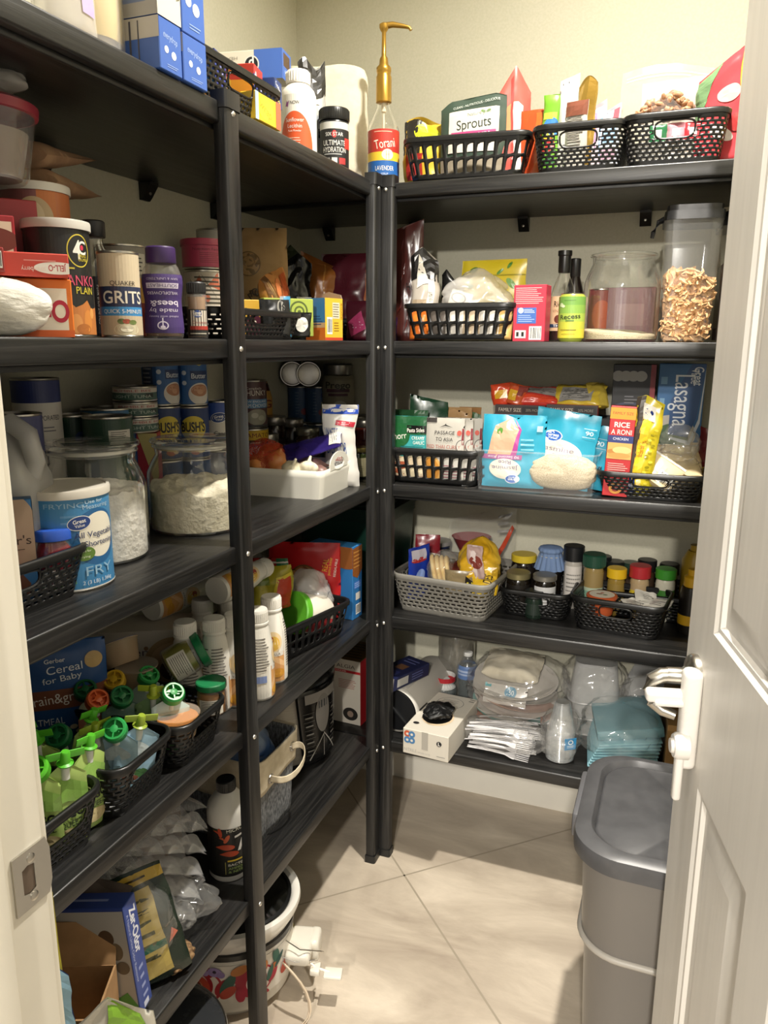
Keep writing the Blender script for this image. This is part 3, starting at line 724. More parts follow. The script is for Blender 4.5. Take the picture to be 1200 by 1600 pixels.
# supplement bottle, pouch, tub
p, W, H = fit(0, 468, 52, 108, x=-.07)
r = .036; H = tall(p, 112)
t = bottle('supplement_bottle', 'white supplement bottle with an orange label beside the foil basket', 'bottle', p, [(r-.003, 0), (r, .004), (r, H*.72), (r-.004, H*.78), (r*.62, H*.84), (r*.55, H*.86)], [(r*.66, H*.85), (r*.68, H*.86), (r*.68, H*.97), (r*.6, H), (.001, H)], towards(p, -14), M('#e9e5dc', .35), M('#ece9e2', .35), (.004, H*.70, '#eae6dc'),
    [('e', .5, .1, .34, .62, '#de5a2c'), ('t', 'NOW', .505, .86, .055, '#333', .085), ('t', 'Sunflower', .5, .58, .065, '#f6f0e6', .17), ('t', 'Lecithin', .5, .48, .065, '#f6f0e6', .13), ('t', 'Pure Powder', .5, .40, .035, '#f6f0e6', .12), ('l', .43, .14, .57, .30, 4, '#f2c9b2'), ('t', 'NET WT. 1 LB.', .5, .08, .03, '#f6f0e6', .12), ('p', [(.415, .80), (.43, .9), (.445, .80)], '#8d4f86'), ('p', [(.425, .84), (.455, .9), (.44, .78)], '#8d4f86')], ribs=30)
p = at(0, 489, x=-.135)
t, _ = pouch('foil_pouch', 'tall silver pouch with a black top standing behind the white tub and bottle', 'pouch', p, .062, .250, .04, towards(p, 10), '#c9cbcc', [('r', 0, .72, 1, 1, '#2d2b28'), ('r', .3, .3, .8, .55, '#8f949a'), ('r', .3, .02, .7, .12, '#d8c23a'), ('r', .55, .66, .75, .70, '#e8e6e0'), ('r', .66, .36, .80, .44, '#222')], rough=.25, metal=.5, seed=9, top=lambda u: .012*sin(u*7), bulge=.3)
p, W, H = fit(0, 523, 44, 171, x=-.075); r = W/2; H = tall(p, 172)
bottle('supplement_tub', 'black drink mix tub with white lettering beside the syrup bottle', 'tub', p, [(r-.002, 0), (r, .003), (r, H*.80), (r-.003, H*.83)], [(r+.001, H*.82), (r+.002, H*.83), (r+.002, H*.98), (r, H), (.001, H)], towards(p), M('#191919', .3), M('#151515', .35), (.003, H*.79, '#1b1b1c'),
    [('r', 0, .86, 1, .99, '#cfcdc8'), ('t', 'SIX STAR', .5, .76, .07, '#e9e7e2', .20), ('e', .5, .76, .05, .07, '#c23a3a'), ('t', 'ULTIMATE', .5, .60, .10, '#e9e7e2', .26), ('t', 'HYDRATION', .5, .47, .10, '#e9e7e2', .27), ('l', .38, .36, .62, .41, 1, '#bbb'), ('r', .37, .20, .45, .32, '#8d8a86'), ('r', .47, .20, .53, .32, '#d8d6d0'), ('r', .55, .20, .63, .32, '#a33'), ('l', .38, .08, .62, .17, 3, '#9a9894'), ('r', .36, .01, .64, .05, '#d88a9a'), ('r', .62, .5, .72, .7, '#c8342c')], ribs=44)
# cream quilted bundle
mbp = at(0, 517, x=-.22)
def PB(u, v):
    a = 2*PI*u; ca, sa = cos(a), sin(a); sq = (abs(ca)**5+abs(sa)**5)**-.2
    r_ = 1 if v > .5 else 1
    z = v*.29; k = 1-max(0, (v-.90)/.10)**2*.12-(0 if v < .985 else 1)*0
    if v >= .999: k = .001
    x, y = ca*sq*.077*k, sa*sq*.05*k
    return (x+crumple((x, y, z), .004, 18, 2), y+crumple((y, x, z), .004, 18, 3), max(.0005, z+.004*sin(x*50)*v))
mb = MB(); mb.grid(PB, 48, 26, None, closeu=True); o = mb.build('padded_cloth', noisy('cream_cloth', '#e2dac2', '#e9e1cb', 90, .85, .5, .001), smooth=60)
tag(o, 'large cream padded cloth bundle standing behind the tub and the syrup bottle', 'cloth bundle', loc=(at(0, 522, y=-.09).x, .10-.19, SZ[0]), rz=towards((-.1, .1)))
o.location = (at(0, 513, y=.13).x, .13, SZ[0])
o.scale = (1.3, 1, 1.07)
# syrup bottle with pump
p = at(0, 599, y=.055); r = .0375; H = .235
t = bottle('syrup_bottle', 'clear syrup bottle with a red and blue label and a gold pump', 'bottle', p, [(r-.004, 0), (r, .004), (r, .150), (r-.004, .166), (r*.55, .195), (.0145, .212), (.0135, .240)], None, towards(p, 4), GLASS, None, (.006, .147, '#b8352a'),
    [('r', 0, .0, 1, .42, '#1f5fa8'), ('r', 0, .42, 1, .58, '#e8c23a'), ('t', 'Torani', .5, .74, .17, '#f3ead6', .215, 10), ('l', .39, .93, .61, .97, 1, '#e7b9a0'), ('e', .53, .53, .10, .10, '#e6dcc6'), ('r', .515, .44, .545, .60, '#b98a3a'), ('t', 'LAVENDER', .5, .28, .085, '#f1efe8', .19), ('t', 'SYRUP', .5, .17, .04, '#d7e0ec', .07), ('l', .42, .04, .58, .08, 1, '#cfd8e6')], fill=(.14, M('#c9a24f', .2)))
GOLD = M('#b08a3c', .32, .75)
mb = MB(); mb.lathe([(.0150, .222), (.0185, .224), (.0185, .288), (.0165, .292), (.0165, .300), (.0175, .302), (.0175, .312), (.011, .320), (.0095, .336), (.0055, .342), (.0048, .400), (.008, .405), (.011, .412), (.011, .420), (.006, .424), (.001, .424)], 28)
mb.tube([(0, 0, .4165), (.02, -.004, .419), (.045, -.009, .414), (.058, -.012, .410), (.062, -.013, .403)], [.0085, .0075, .0055, .0045, .0038], 12)
mb.build('pump', GOLD, t)
mb = MB(); mb.lathe([(.004, .20), (.006, .20), (.006, .225)], 16); mb.lathe([(.0028, .02), (.0028, .2)], 10); mb.build('dip_tube', M('#d9cfb8', .4), t)
t.scale = (1, 1, tall(p, 36)/.424)
# ---------------- top shelf, back wall
basket('black slotted plastic basket holding a green salad seed pouch on the top shelf', (.192, .128, SZ[0]), math.radians(4), .292, .20, .098, 'slot', handle=())
p = at(0, 664, y=.105, z=SZ[0]+.004)
pouch('snack_bag', 'crumpled black and yellow bag at the left of the slotted top basket', 'bag', p, .105, .150, .05, .1, '#d9b53a', [('r', 0, .5, .42, 1, '#25231f'), ('r', .1, .1, .5, .5, '#a8302c'), ('e', .55, .8, .22, .12, '#cfd42c'), ('r', .35, .62, .5, .95, '#b3b32c')], seed=12, rough=.3, wr=1.8, top=lambda u: .01*sin(5*u))
p = at(0, 737, y=.09, z=SZ[0]+.004)
pouch('seed_pouch', 'dark green salad sprouts pouch with a white window label in the slotted basket', 'pouch', p, .155, .182, .045, .05, '#3a4a3f', [('r', .14, .36, .90, .86, '#d9d2c6'), ('t', 'Sprouts', .52, .70, .115, '#2f3a36', .52, 3, .004), ('t', 'Nature Jims', .6, .81, .04, '#7d8a80', .35, 3), ('e', .74, .82, .03, .015, '#6d8a4a', 20), ('e', .66, .82, .03, .015, '#6d8a4a', -20), ('r', .18, .50, .86, .61, '#c9487c'), ('t', 'SALAD MIX', .52, .555, .06, '#f1e6ea', .5, 2), ('t', 'CLEAN - NUTRITIOUS - DELICIOUS', .55, .92, .028, '#c9cfc8', .7, 4), ('r', .02, .02, .98, .3, '#9a8f7c')], seed=5, rough=.35, top=lambda u: .016*(u-.2)-.05*max(0, (.15-u))*2-.03*max(0, u-.85)*2, wr=.6)
p = at(0, 793, y=.115, z=SZ[0]+.004)
pouch('snack_pouch', 'tall pointed red and white pouch behind the green sprouts pouch', 'pouch', p, .095, .205, .05, .4, '#c9584e', [('r', .55, .0, .8, .75, '#e6ddd6'), ('r', .8, .0, 1, .6, '#b89878'), ('r', .05, .45, .5, .75, '#d98a5e'), ('r', .5, .0, .56, .95, '#b33a34')], seed=8, rough=.3, top=lambda u: .07*(1-abs(u-.62)*2.2)-.02, wr=.9)
basket('black woven basket of colourful snack pouches, middle of the top shelf', (.452, .150, SZ[0]), math.radians(1), .196, .27, .098, 'weave')
basket('black woven basket under the clear bag of nuts at the right of the top shelf', (.650, .150, SZ[0]), math.radians(0), .205, .27, .102, 'weave')
def sn(u, y, w_, v, label, col, ops, rz=.0, **k):
    p = at(0, u, y=y, z=SZ[0]+.004); return pouch('snack_pouch', label, 'pouch', p, w_, tall(p, v), k.pop('d', .03), rz, col, ops, **k)
sn(830, .11, .06, 172, 'plain bright orange pouch at the left of the middle top basket', '#d9532a', [('r', .6, 0, .95, .95, '#dd6a2e')], seed=21)
sn(856, .09, .036, 148, 'narrow green sweet packet with a coloured pattern in the middle top basket', '#6fa82e', [('e', .6, .6, .1, .12, '#3f7fc4'), ('e', .35, .4, .1, .1, '#c93a3a'), ('e', .55, .25, .1, .1, '#2f6d34'), ('r', .1, .7, .9, .78, '#b9d94a'), ('e', .4, .52, .08, .06, '#d8d23a')], seed=22, rough=.3)
sn(883, .105, .045, 128, 'curled silver white packet behind the green sweet packet', '#c9c6bc', [('r', .3, .4, .8, .62, '#b4383a'), ('l', .2, .1, .8, .35, 8, '#555')], seed=23, rz=.5, top=lambda u: .02*u, rough=.25)
sn(896, .085, .05, 158, 'small white packet of fine print leaning in the middle top basket', '#b9b5ab', [('l', .1, .3, .9, .8, 12, '#55524c'), ('r', 0, .8, 1, 1, '#7c4a3a')], seed=24, rz=-.2)
sn(911, .10, .045, 134, 'gold metallic packet standing upright in the middle top basket', '#a3843c', [('r', .55, 0, .95, 1, '#8a6d2c')], seed=25, metal=.5, rz=-.35, top=lambda u: .02*sin(3*u))
sn(929, .10, .035, 170, 'slim pink and white packet in the middle top basket', '#d6c2cb', [('r', 0, .3, .4, .9, '#b88ab0'), ('r', .6, .2, 1, .8, '#7fa8cc')], seed=26, rz=.25, top=lambda u: .02*u)
sn(946, .10, .05, 178, 'small pale blue and lilac packet at the right of the middle top basket', '#cfd3de', [('r', .2, .5, .9, .7, '#8fb0d4'), ('r', .1, .2, .9, .4, '#c4a0b4'), ('r', .7, .7, .95, .95, '#c0606c')], seed=27, rz=-.2, top=lambda u: .02*u)
p = at(0, 900, y=.08, z=SZ[0]+.004)
p = at(0, 1040, y=.13, z=SZ[0]+.055)
pouch('zip_bag', 'clear zip bag of brown nuts in the right top basket', 'zip bag', up(p, -.05), .205, tall(up(p, -.05), 108), .05, .05, '#fff', [('l', .05, .88, .95, .94, 2, '#dcd6cc')], mat=FILM, seed=31, wr=1.2, top=lambda u: .012*sin(4*u))
pouch('zip_bag', 'second clear zip bag behind the bag of nuts in the right top basket', 'zip bag', (p.x+.03, .175, SZ[0]+.005), .18, tall(Vector((p.x+.03, .175, SZ[0]+.005)), 122), .03, -.1, '#fff', (), mat=FILMW, seed=33, wr=1.5)
NUT = noisy('pecan_brown', '#8a5a3c', '#c79a74', 60, .5, .5, .002)
rr = random.Random(5)
def nutmass():
    mb = MB()
    for k in range(90):
        cx, cy = rr.uniform(-.06, .05), rr.uniform(-.012, .012); cz = .055+rr.uniform(0, .055)*(1-abs(cx)/.09)
        b = bmesh.new(); bmesh.ops.create_icosphere(b, subdivisions=2, radius=.0085)
        for v in b.verts:
            v.co.x *= 1.5; g = abs(sin(v.co.x*500))*.12+abs(noise.noise(v.co*220))*.35; v.co *= 1-g
            v.co.z *= 1-.35*(abs(v.co.y) < .002)
        bmesh.ops.rotate(b, cent=(0, 0, 0), matrix=Matrix.Rotation(rr.uniform(0, 6), 3, Vector((rr.random(), rr.random(), rr.random())).normalized()), verts=b.verts)
        bmesh.ops.translate(b, vec=(cx, cy, cz), verts=b.verts); mb.bm(b)
    return mb
o = nutmass().build('nuts', NUT, smooth=60); tag(o, 'brown nuts filling the clear zip bag on the top shelf', 'nuts', kind='stuff', loc=(p.x, .128, SZ[0]+.062))
for k, (dx, dz, c, lb) in enumerate(((-.035, .05, '#2f6a44', 'green wrapped sweet seen through the handle of the right top basket'), (0, .05, '#c98a94', 'pink wrapped sweet seen through the handle of the right top basket'), (.035, .05, '#b8323a', 'red wrapped sweet seen through the handle of the right top basket'), (.0, .012, '#c9c6c0', 'silver wrapped sweet low in the right top basket'))):
    pouch('wrapped_sweet', lb, 'sweet', (.65+dx, .055, SZ[0]+dz), .036, .038, .02, 0, c, [('r', .3, .3, .7, .7, '#e4ddd8')], seed=40+k, rough=.2, wr=2, n=(10, 12))
p = at(0, 1137, y=.10)
t, PP = pouch('sweets_bag', 'big red, yellow and green bag of sweets at the right end of the top shelf', 'bag', p, .155, .235, .07, -.25, '#c6454c', [('p', [(0, 0), (.0, .95), (.3, 1), (.12, .5)], '#6f8f66'), ('p', [(.62, .45), (.55, 1), (1, 1), (1, .5)], '#d6a63a'), ('p', [(.62, .0), (.7, .36), (1, .42), (1, 0)], '#d9c42c'), ('r', .70, .5, .95, .68, '#b58a5c'), ('e', .45, .62, .1, .08, '#e2a8a6'), ('e', .42, .28, .12, .05, '#e8dcd6', -30), ('e', .6, .36, .06, .08, '#a83a3a')], rough=.2, seed=44, wr=1.3, top=lambda u: .10*(u-.55))
# ---------------- second shelf, left side (eye level)
z1 = SZ[1]
p = at(1, -14, x=-.17, z=z1+.12)
t = thing('food_storage_tub', 'clear plastic tub with a red rim at the far left, packed above the boxes', 'tub', (p.x, p.y, z1+.20))
mb = MB(); mb.lathe([(.050, 0), (.055, .006), (.068, .082), (.068, .086)], 32, cap1=False); mb.build('tub_wall', CLEAR, t)
mb = MB(); mb.lathe([(.067, .080), (.072, .081), (.073, .092), (.067, .096), (.001, .096)], 32, cap0=False); mb.build('red_lid', M('#8c2436', .35), t)
mb = MB(); mb.lathe([(.046, .004), (.058, .06), (.001, .068)], 24); mb.build('contents', M('#7d7266', .8), t)
sack('zip_bag', 'clear bag with a blue stripe lying on the red-rimmed tub at the far left', 'zip bag', (p.x, p.y, z1+.298), (.12, .10, .045), FILMW, seed=3)
KRAFT = noisy('kraft_paper', '#8a6a4e', '#9c7b5c', 40, .85, .3, .001)
for k, (u, v, x, L, rz, rx, lb) in enumerate(((100, 292, -.20, .17, 1.25, .22, 'flat brown paper packet lying on the oats canister lid'), (88, 268, -.205, .16, 1.35, .5, 'folded brown paper packet tilted on top of the flat one'))):
    q = at(1, u-28, x=x, z=z1+.2); zz = z1+tall(Vector((q.x, q.y, z1)), v)
    t, _ = pouch('paper_packet', lb, 'packet', (q.x, q.y-.03, zz+(.003 if k == 0 else .016)), .085, L, .04, 0, '#94714f', seed=50+k, rot=(-PI/2+(.05 if k == 0 else .16), 0, .35-.1*k), mat=KRAFT, wr=.5)
p, W, H = fit(1, 73, 98, 292, x=-.20); r = W/2; H = tall(p, 294)
can('oats_canister', 'large orange and purple oats canister with a white lid behind the breadcrumb canister', 'canister', p, r, H, towards(p, -8), '#b3673a', [('r', .30, .3, .53, 1, '#7c4a4a'), ('r', .53, .3, .62, 1, '#b8692e'), ('e', .515, .78, .13, .15, '#b39c78'), ('e', .505, .80, .08, .1, '#c9b592'), ('e', .53, .75, .06, .07, '#cbb891'), ('e', .49, .74, .05, .06, '#bda781')], lidc='#cfcac0')
p = at(1, 38, x=-.155)
carton('cocoa_box', 'plain dark red box standing between the oats and the drinking chocolate', 'box', p, (.055, .05, tall(p, 315)), towards(p, 6), '#8f2c30', {'front': [('r', .2, .2, .8, .45, '#5a5450'), ('l', .25, .22, .75, .43, 4, '#c9c2b8')]})
p = at(1, 2, x=-.12)
carton('drink_mix_box', 'red and cream drinking chocolate box at the far left of the second shelf', 'box', p, (.052, .04, tall(p, 338)), towards(p, 4), '#93262c', {'front': [('r', .1, .25, .93, .95, '#d2c5ad'), ('e', .5, .8, .2, .10, '#6a3024'), ('l', .2, .3, .85, .6, 8, '#6a5a4c'), ('t', 'European', .55, .68, .045, '#8c2a24', .6), ('t', 'Hot Chocolate', .55, .62, .045, '#8c2a24', .75)]})
p, W, H = fit(1, 101, 97, 345, x=-.085); r = W/2*.98
can('breadcrumb_canister', 'tall black breadcrumb canister with pink and yellow lettering', 'canister', p, r, tall(p, 350), towards(p, 2), '#1d1e1d',
    [('e', .605, .77, .125, .15, '#c9b73c'), ('e', .605, .77, .115, .139, '#1a1b1a'), ('t', '4', .59, .78, .17, '#e2ded4', .045), ('t', 'C', .622, .80, .12, '#e2ded4', .05), ('e', .622, .80, .018, .024, '#c22f4a'), ('t', 'BREAD', .622, .725, .028, '#cdbd3e', .05), ('t', 'CRUMBS', .622, .69, .028, '#cdbd3e', .055), ('r', .42, .60, .57, .615, '#b9a93a'), ('t', 'PANKO', .60, .50, .095, '#c94a66', .20), ('t', 'PLAIN', .625, .41, .065, '#cdbd3e', .11),
     ('p', [(.50, .0), (.50, .22), (.53, .30), (.56, .25), (.60, .28), (.63, .32), (.66, .24), (.72, .26), (.72, 0)], '#b8733a'), ('e', .56, .10, .06, .09, '#cb8a4a'), ('e', .63, .13, .05, .10, '#c9823e'), ('e', .60, .05, .08, .05, '#a9652e'), ('e', .66, .2, .03, .05, '#d29650')], lidc='#b9b6ae')
# dessert mix boxes
rzJ = math.radians(60)
pj = at(1, 57, x=-.040)
carton('gelatin_box', 'orange and white gelatin dessert box in front of the breadcrumb canister', 'box', pj, (.088, .028, tall(pj, 436)), towards(pj, 0), '#dd7426', {'front': [('r', .1, .06, .93, .84, '#e6d9c6'), ('e', .1, .5, .3, .45, '#e6d9c6'), ('t', 'JELL-O', .52, .45, .36, '#b3243a', .86, 0, .03), ('t', 'orange', .42, .78, .11, '#a8642e', .34), ('r', .0, .0, 1, .12, '#d8632a')]})
carton('gelatin_box', 'red strawberry gelatin dessert box lying on the orange one', 'box', up((pj.x-.004, pj.y+.003, z1), tall(pj, 436)+.001), (.082, .07, .027), towards(pj, 4), '#c24438', {'front': [('e', .84, .38, .95, .26, '#e6ddd4'), ('t', 'JELL-O', .84, .38, .26, '#b3243a', .24, 180), ('t', 'strawberry', .52, .30, .2, '#e6cfc6', .32, 180), ('l', .4, .6, .9, .75, 1, '#d98a80')], 'left': [('r', .1, .1, .9, .9, '#7c2a28')]})
q = at(1, 12, x=-.03)
carton('gelatin_box', 'small dark red gelatin box at the far left beside the strawberry one', 'box', up((q.x-.03, q.y-.0, z1), .073), (.05, .03, .027), towards(q, 0), '#8f2f2c', {'front': [('r', .08, .15, .5, .85, '#5a5550'), ('b', .6, .15, .95, .85)]})
q = at(1, 40, x=-.010)
sack('food_bag', 'clear bag of white flour lying at the front left of the second shelf', 'bag', (q.x-.034, q.y+.0, z1), (.115, .055, .068), noisy('flour_bag_film', '#d9d5ca', '#efece4', 26, .22, .9, .006, stretch=(1, 1, 2.4)), rz=towards(q), seed=16, amp=.004, sc=14, dome=2.6)
# soy sauce bottle
p, W, H = fit(1, 158, 50, 337, x=-.15); r = .030; H = tall(p, 345)
bottle('sauce_bottle', 'clear glass sauce bottle with a black cap and black label', 'bottle', p, [(r-.003, 0), (r, .004), (r, H*.58), (r*.85, H*.68), (r*.45, H*.80), (.0125, H*.86), (.012, H*.9)], screwcap(.0165, H*.86, H*.14), towards(p, -12), GLASS, M('#1b1b1b', .35), (.005, H*.56, None), [('r', .30, .02, .57, .93, '#15151a'), ('r', .5, .08, .505, .88, '#8d8a82'), ('t', 'GENUINE SOUR MASH', .54, .48, .05, '#a9a49a', .62, 90), ('l', .40, .5, .49, .6, 2, '#9a958a')], fill=(H*.40, M('#241510', .25)))
p, W, H = fit(1, 192, 64, 393, x=-.052); r = W/2*.97; H = tall(p, 394)
can('oatmeal_canister', 'cylindrical grits canister with a navy band and a light blue band', 'canister', p, r, H, towards(p, 3), '#c6b79c', [('r', 0, .34, 1, .60, '#2a3350'), ('t', 'GRITS', .52, .47, .15, '#dcd5c5', .34, 0, .012), ('r', 0, .24, 1, .35, '#3b86bd'), ('t', 'QUICK 5-MINUTE', .52, .295, .05, '#e6e6e2', .34), ('t', 'QUAKER', .52, .64, .055, '#332a26', .2), ('r', 0, 0, 1, .24, '#bfae92'), ('e', .53, .07, .16, .08, '#cfc6a8'), ('e', .49, .17, .05, .035, '#5d6b3a'), ('e', .53, .17, .05, .03, '#9c4a34'), ('e', .58, .16, .05, .03, '#6a7a42'), ('e', .53, .075, .08, .04, '#dcd6bd')])
p = at(1, 199, x=-.20); r = .045
can('metal_tin', 'wide metal tin with a yellow and red label behind the grits canister', 'tin', p, r, tall(p, 385), towards(p, 10), '#b4862e', [('r', 0, 0, 1, .38, '#7c2a22'), ('r', 0, .66, 1, 1, '#8a857a'), ('r', .5, .7, .62, .93, '#c6c0b2'), ('l', .51, .72, .61, .9, 4, '#4a463e')])
# honey bottle, upside-down print
p, W, H = fit(1, 258, 62, 386, x=-.045); r = W/2; H = tall(p, 386)
HON = M('#6d4512', .15)
bottle('honey_bottle', 'squeeze honey bottle with a purple flip cap and upside-down purple label', 'bottle', p, [(r*.86, 0), (r*.93, .004), (r*.95, H*.12), (r*.9, H*.30), (r*.88, H*.42), (r*.98, H*.60), (r*.97, H*.68), (r*.82, H*.78), (r*.66, H*.83)], [(r*.70, H*.82), (r*.73, H*.83), (r*.72, H*.985), (r*.66, H), (.001, H)], towards(p, 0), CLEAR, M('#3f2a5c', .35), (.008, H*.70, None), [('r', .28, .0, .74, 1, '#43306a'), ('t', 'bees&', .51, .50, .10, '#d8cfe0', .26, 180), ('t', 'made by', .50, .38, .07, '#d8cfe0', .26, 180), ('r', .36, .76, .64, .85, '#cfc6d8'), ('t', 'SOUTHEAST', .5, .805, .055, '#43306a', .25, 180), ('t', 'WILDFLOWERS', .5, .68, .05, '#d8cfe0', .27, 180), ('t', 'RAW & UNFILTERED', .5, .92, .04, '#b9aecb', .26, 180), ('t', 'naked wild honey', .5, .28, .035, '#b9aecb', .26, 180), ('e', .49, .13, .09, .075, '#d8cfe0'), ('e', .49, .13, .07, .055, '#43306a'), ('e', .49, .10, .04, .03, '#d8cfe0'), ('r', .485, .12, .495, .26, '#d8cfe0')], fill=(H*.70, HON), sy=.75, sx=1)
p, W, H = fit(1, 310, 32, 440, x=-.03); r = W/2*.95; H = tall(p, 441)
bottle('spice_jar', 'small cinnamon jar with a black cap beside the honey', 'jar', p, [(r-.001, 0), (r, .002), (r, H*.76), (r*.86, H*.80)], screwcap(r*.88, H*.79, H*.21), towards(p, 4), CLEAR, M('#2b2b2c', .4), (.004, H*.52, '#2b2826'), [('r', .38, .25, .66, .96, '#d5ccbd'), ('e', .49, .83, .16, .14, '#2c4a8c'), ('t', 'Great', .49, .87, .08, '#eee', .12), ('t', 'Value', .49, .78, .08, '#eee', .12), ('t', 'Cinnamon', .53, .52, .10, '#8c3026', .24), ('r', .36, .24, .68, .38, '#a8382c'), ('l', .36, .04, .64, .16, 1, '#b9b2a4')], fill=(H*.74, M('#8f6a42', .8)), ribs=24)
# floral tin, pink tin, small white tin
p, W, H = fit(1, 325, 62, 423, x=-.16); r = W/2*1.05; H = tall(p, 424)
can('floral_tin', 'white tea tin with a floral print under the pink tin', 'tin', p, r, H, towards(p, 6), '#cfc6b8', [('r', 0, .5, 1, 1, '#b9ae9e'), ('p', [(.36, .7), (.44, .95), (.48, .75)], '#a3553c'), ('p', [(.5, .8), (.58, 1), (.6, .72)], '#b05f44'), ('e', .47, .58, .1, .07, '#b0674c', 30), ('p', [(.4, .55), (.56, .95), (.42, .6)], '#38382c'), ('p', [(.45, .98), (.6, .5), (.47, .9)], '#2f3226'), ('p', [(.36, .9), (.5, .5), (.38, .8)], '#45402f'), ('l', .4, .5, .65, .95, 7, '#3d3a30'), ('t', 'J O', .46, .2, .14, '#33302c', .15)])
can('pink_tin', 'pink tin stacked on the white floral tin', 'tin', up(p, H+.001), r*1.04, .052, towards(p, 6), '#a83a56', [('l', .45, .15, .6, .6, 6, '#7c2438'), ('t', 'Nutrition Facts', .5, .72, .1, '#5c1a2c', .2)], lidc='#a23550')
p2 = at(1, 340, x=-.30)
can('metal_tin', 'small pale tin behind the pink tin', 'tin', p2, .038, tall(p2, 360), towards(p2), '#a9a79c', [('r', 0, .8, 1, .84, '#8a877c')])
# basket of packets
pl = at(1, 482, x=-.012); L = .31
basket('black woven basket of tea packets and snack boxes, left part of the second shelf', (-.098, pl.y-L/2-.008, z1), HALF, L, .16, .052, 'weave', group='baskets')
q = at(1, 392, x=-.10, z=z1+.01)
carton('snack_box', 'small yellow box with a dark red emblem in the tea basket', 'box', q, (.055, .035, .066), towards(q, 18), '#d2a53a', {'front': [('e', .55, .25, .28, .32, '#4a1a2c'), ('t', 'S', .55, .3, .2, '#e6dcc6')], 'right': [('r', 0, .0, 1, 1, '#dbb347')]})
q = at(1, 447, x=-.10, z=z1+.008)
carton('tea_box', 'green tea box with dark swirls and a black label in the tea basket', 'box', q, (.11, .045, .078), HALF-.95, '#9fae4c', {'front': [('e', .70, .68, .26, .26, '#4d5a2a'), ('e', .70, .68, .21, .21, '#9fae4c'), ('e', .71, .66, .15, .15, '#4d5a2a'), ('e', .71, .66, .1, .1, '#9fae4c'), ('e', .71, .65, .05, .05, '#4d5a2a'), ('e', .3, .5, .2, .3, '#5f6c30'), ('e', .3, .52, .15, .24, '#9fae4c')], 'right': [('r', .1, .45, .95, .98, '#2b2b29'), ('l', .2, .55, .85, .9, 3, '#c9c6bb'), ('e', .5, .2, .3, .12, '#5f6c30')]}, rot=(0, 0, HALF-.75))
q = at(1, 405, x=-.13, z=z1+.065)
pouch('candy_bag', 'gold and orange honey bag lying upside down across the tea basket', 'bag', (q.x, q.y+.03, z1+.068), .115, .145, .035, 0, '#b37a45', [('r', 0, 0, 1, .2, '#5f4126'), ('r', .1, .6, .5, .95, '#b0552e'), ('e', .4, .45, .22, .16, '#c9784a'), ('t', 'Honey', .5, .48, .16, '#3d2a1a', .5, 180), ('t', 'natural sweetness', .5, .25, .06, '#4a3220', .7, 180), ('l', .1, .05, .9, .16, 2, '#a88a5c')], rot=(math.radians(-22), math.radians(72), HALF-.25), seed=61, rough=.35, wr=1.4)
q = at(1, 430, x=-.04, z=z1+.006)
pouch('tea_packet', 'black tea packet with silver swirls standing in the tea basket', 'packet', q, .058, tall(q, 468)-.0, .012, towards(q, 5), '#1a1a19', [('e', .7, .8, .1, .18, '#8d8a82'), ('e', .74, .82, .08, .16, '#1a1a19'), ('e', .78, .72, .06, .14, '#8d8a82'), ('e', .8, .7, .045, .12, '#1a1a19')], seed=62)
q = at(1, 447, x=-.035, z=z1+.006)
pouch('tea_packet', 'narrow light blue and white packet in the tea basket', 'packet', q, .02, tall(q, 463), .01, towards(q, -5), '#3f8fb8', [('r', 0, 0, .35, 1, '#c9cdd0')], seed=63)
q = at(1, 469, x=-.045, z=z1+.006)
pouch('tea_packet', 'crumpled black packet at the right end of the tea basket', 'packet', q, .045, .05, .015, towards(q, 0), '#171717', [('e', .6, .5, .25, .3, '#e0ddd4')], seed=64, wr=2)
# kraft bag, foil bags, crisps bags
q = at(1, 408, x=-.26)
pouch('paper_bag', 'large brown paper bag with a round stamp behind the tea basket', 'bag', q, .135, tall(q, 356), .07, towards(q, -8), '#9b7d56', [('e', .33, .68, .11, .11, '#6f5a3e'), ('e', .33, .68, .10, .10, '#9b7d56'), ('e', .33, .70, .06, .05, '#7a6344'), ('e', .33, .705, .05, .04, '#9b7d56')]+[('t', ch, .46+.16*sin(a), .20+.26*cos(a)*.9, .06, '#3d3022', None, -math.degrees(a)) for ch, a in zip('PROGRESS', [-.6+.27*k for k in range(8)])], mat=noisy('kraft_paper_bag', '#96784f', '#a3855c', 30, .85, .3, .001), seed=65, wr=.6, sealh=.02)
FOIL = M('#1c1c1c', .16, .35)
q = at(1, 462, x=-.21)
pouch('foil_bag', 'crumpled shiny black foil bag in the corner of the second shelf', 'bag', q, .085, tall(q, 395), .06, towards(q, 10), '#1c1c1c', [('r', 0, .05, .6, .42, '#b9b7b0'), ('r', .5, .3, .95, .5, '#d0cec8')], rough=.14, metal=.6, seed=66, wr=3.2, top=lambda u: -.03*abs(u-.6)*2)
q = at(1, 458, x=-.30)
pouch('foil_bag', 'dull green bag top showing behind the black foil bag', 'bag', q, .05, tall(q, 382), .03, .3, '#47503a', seed=67, wr=2, top=lambda u: -.05*abs(u-.5))
q = at(1, 502, x=-.20)
pouch('snack_bag', 'brown orange snack bag leaning in the corner of the second shelf', 'bag', q, .10, tall(q, 392), .06, towards(q, -4), '#8a5322', [('r', .6, 0, .64, 1, '#a8743a')], rough=.3, seed=68, wr=2.6, top=lambda u: -.045*u)
q = at(1, 548, y=.12)
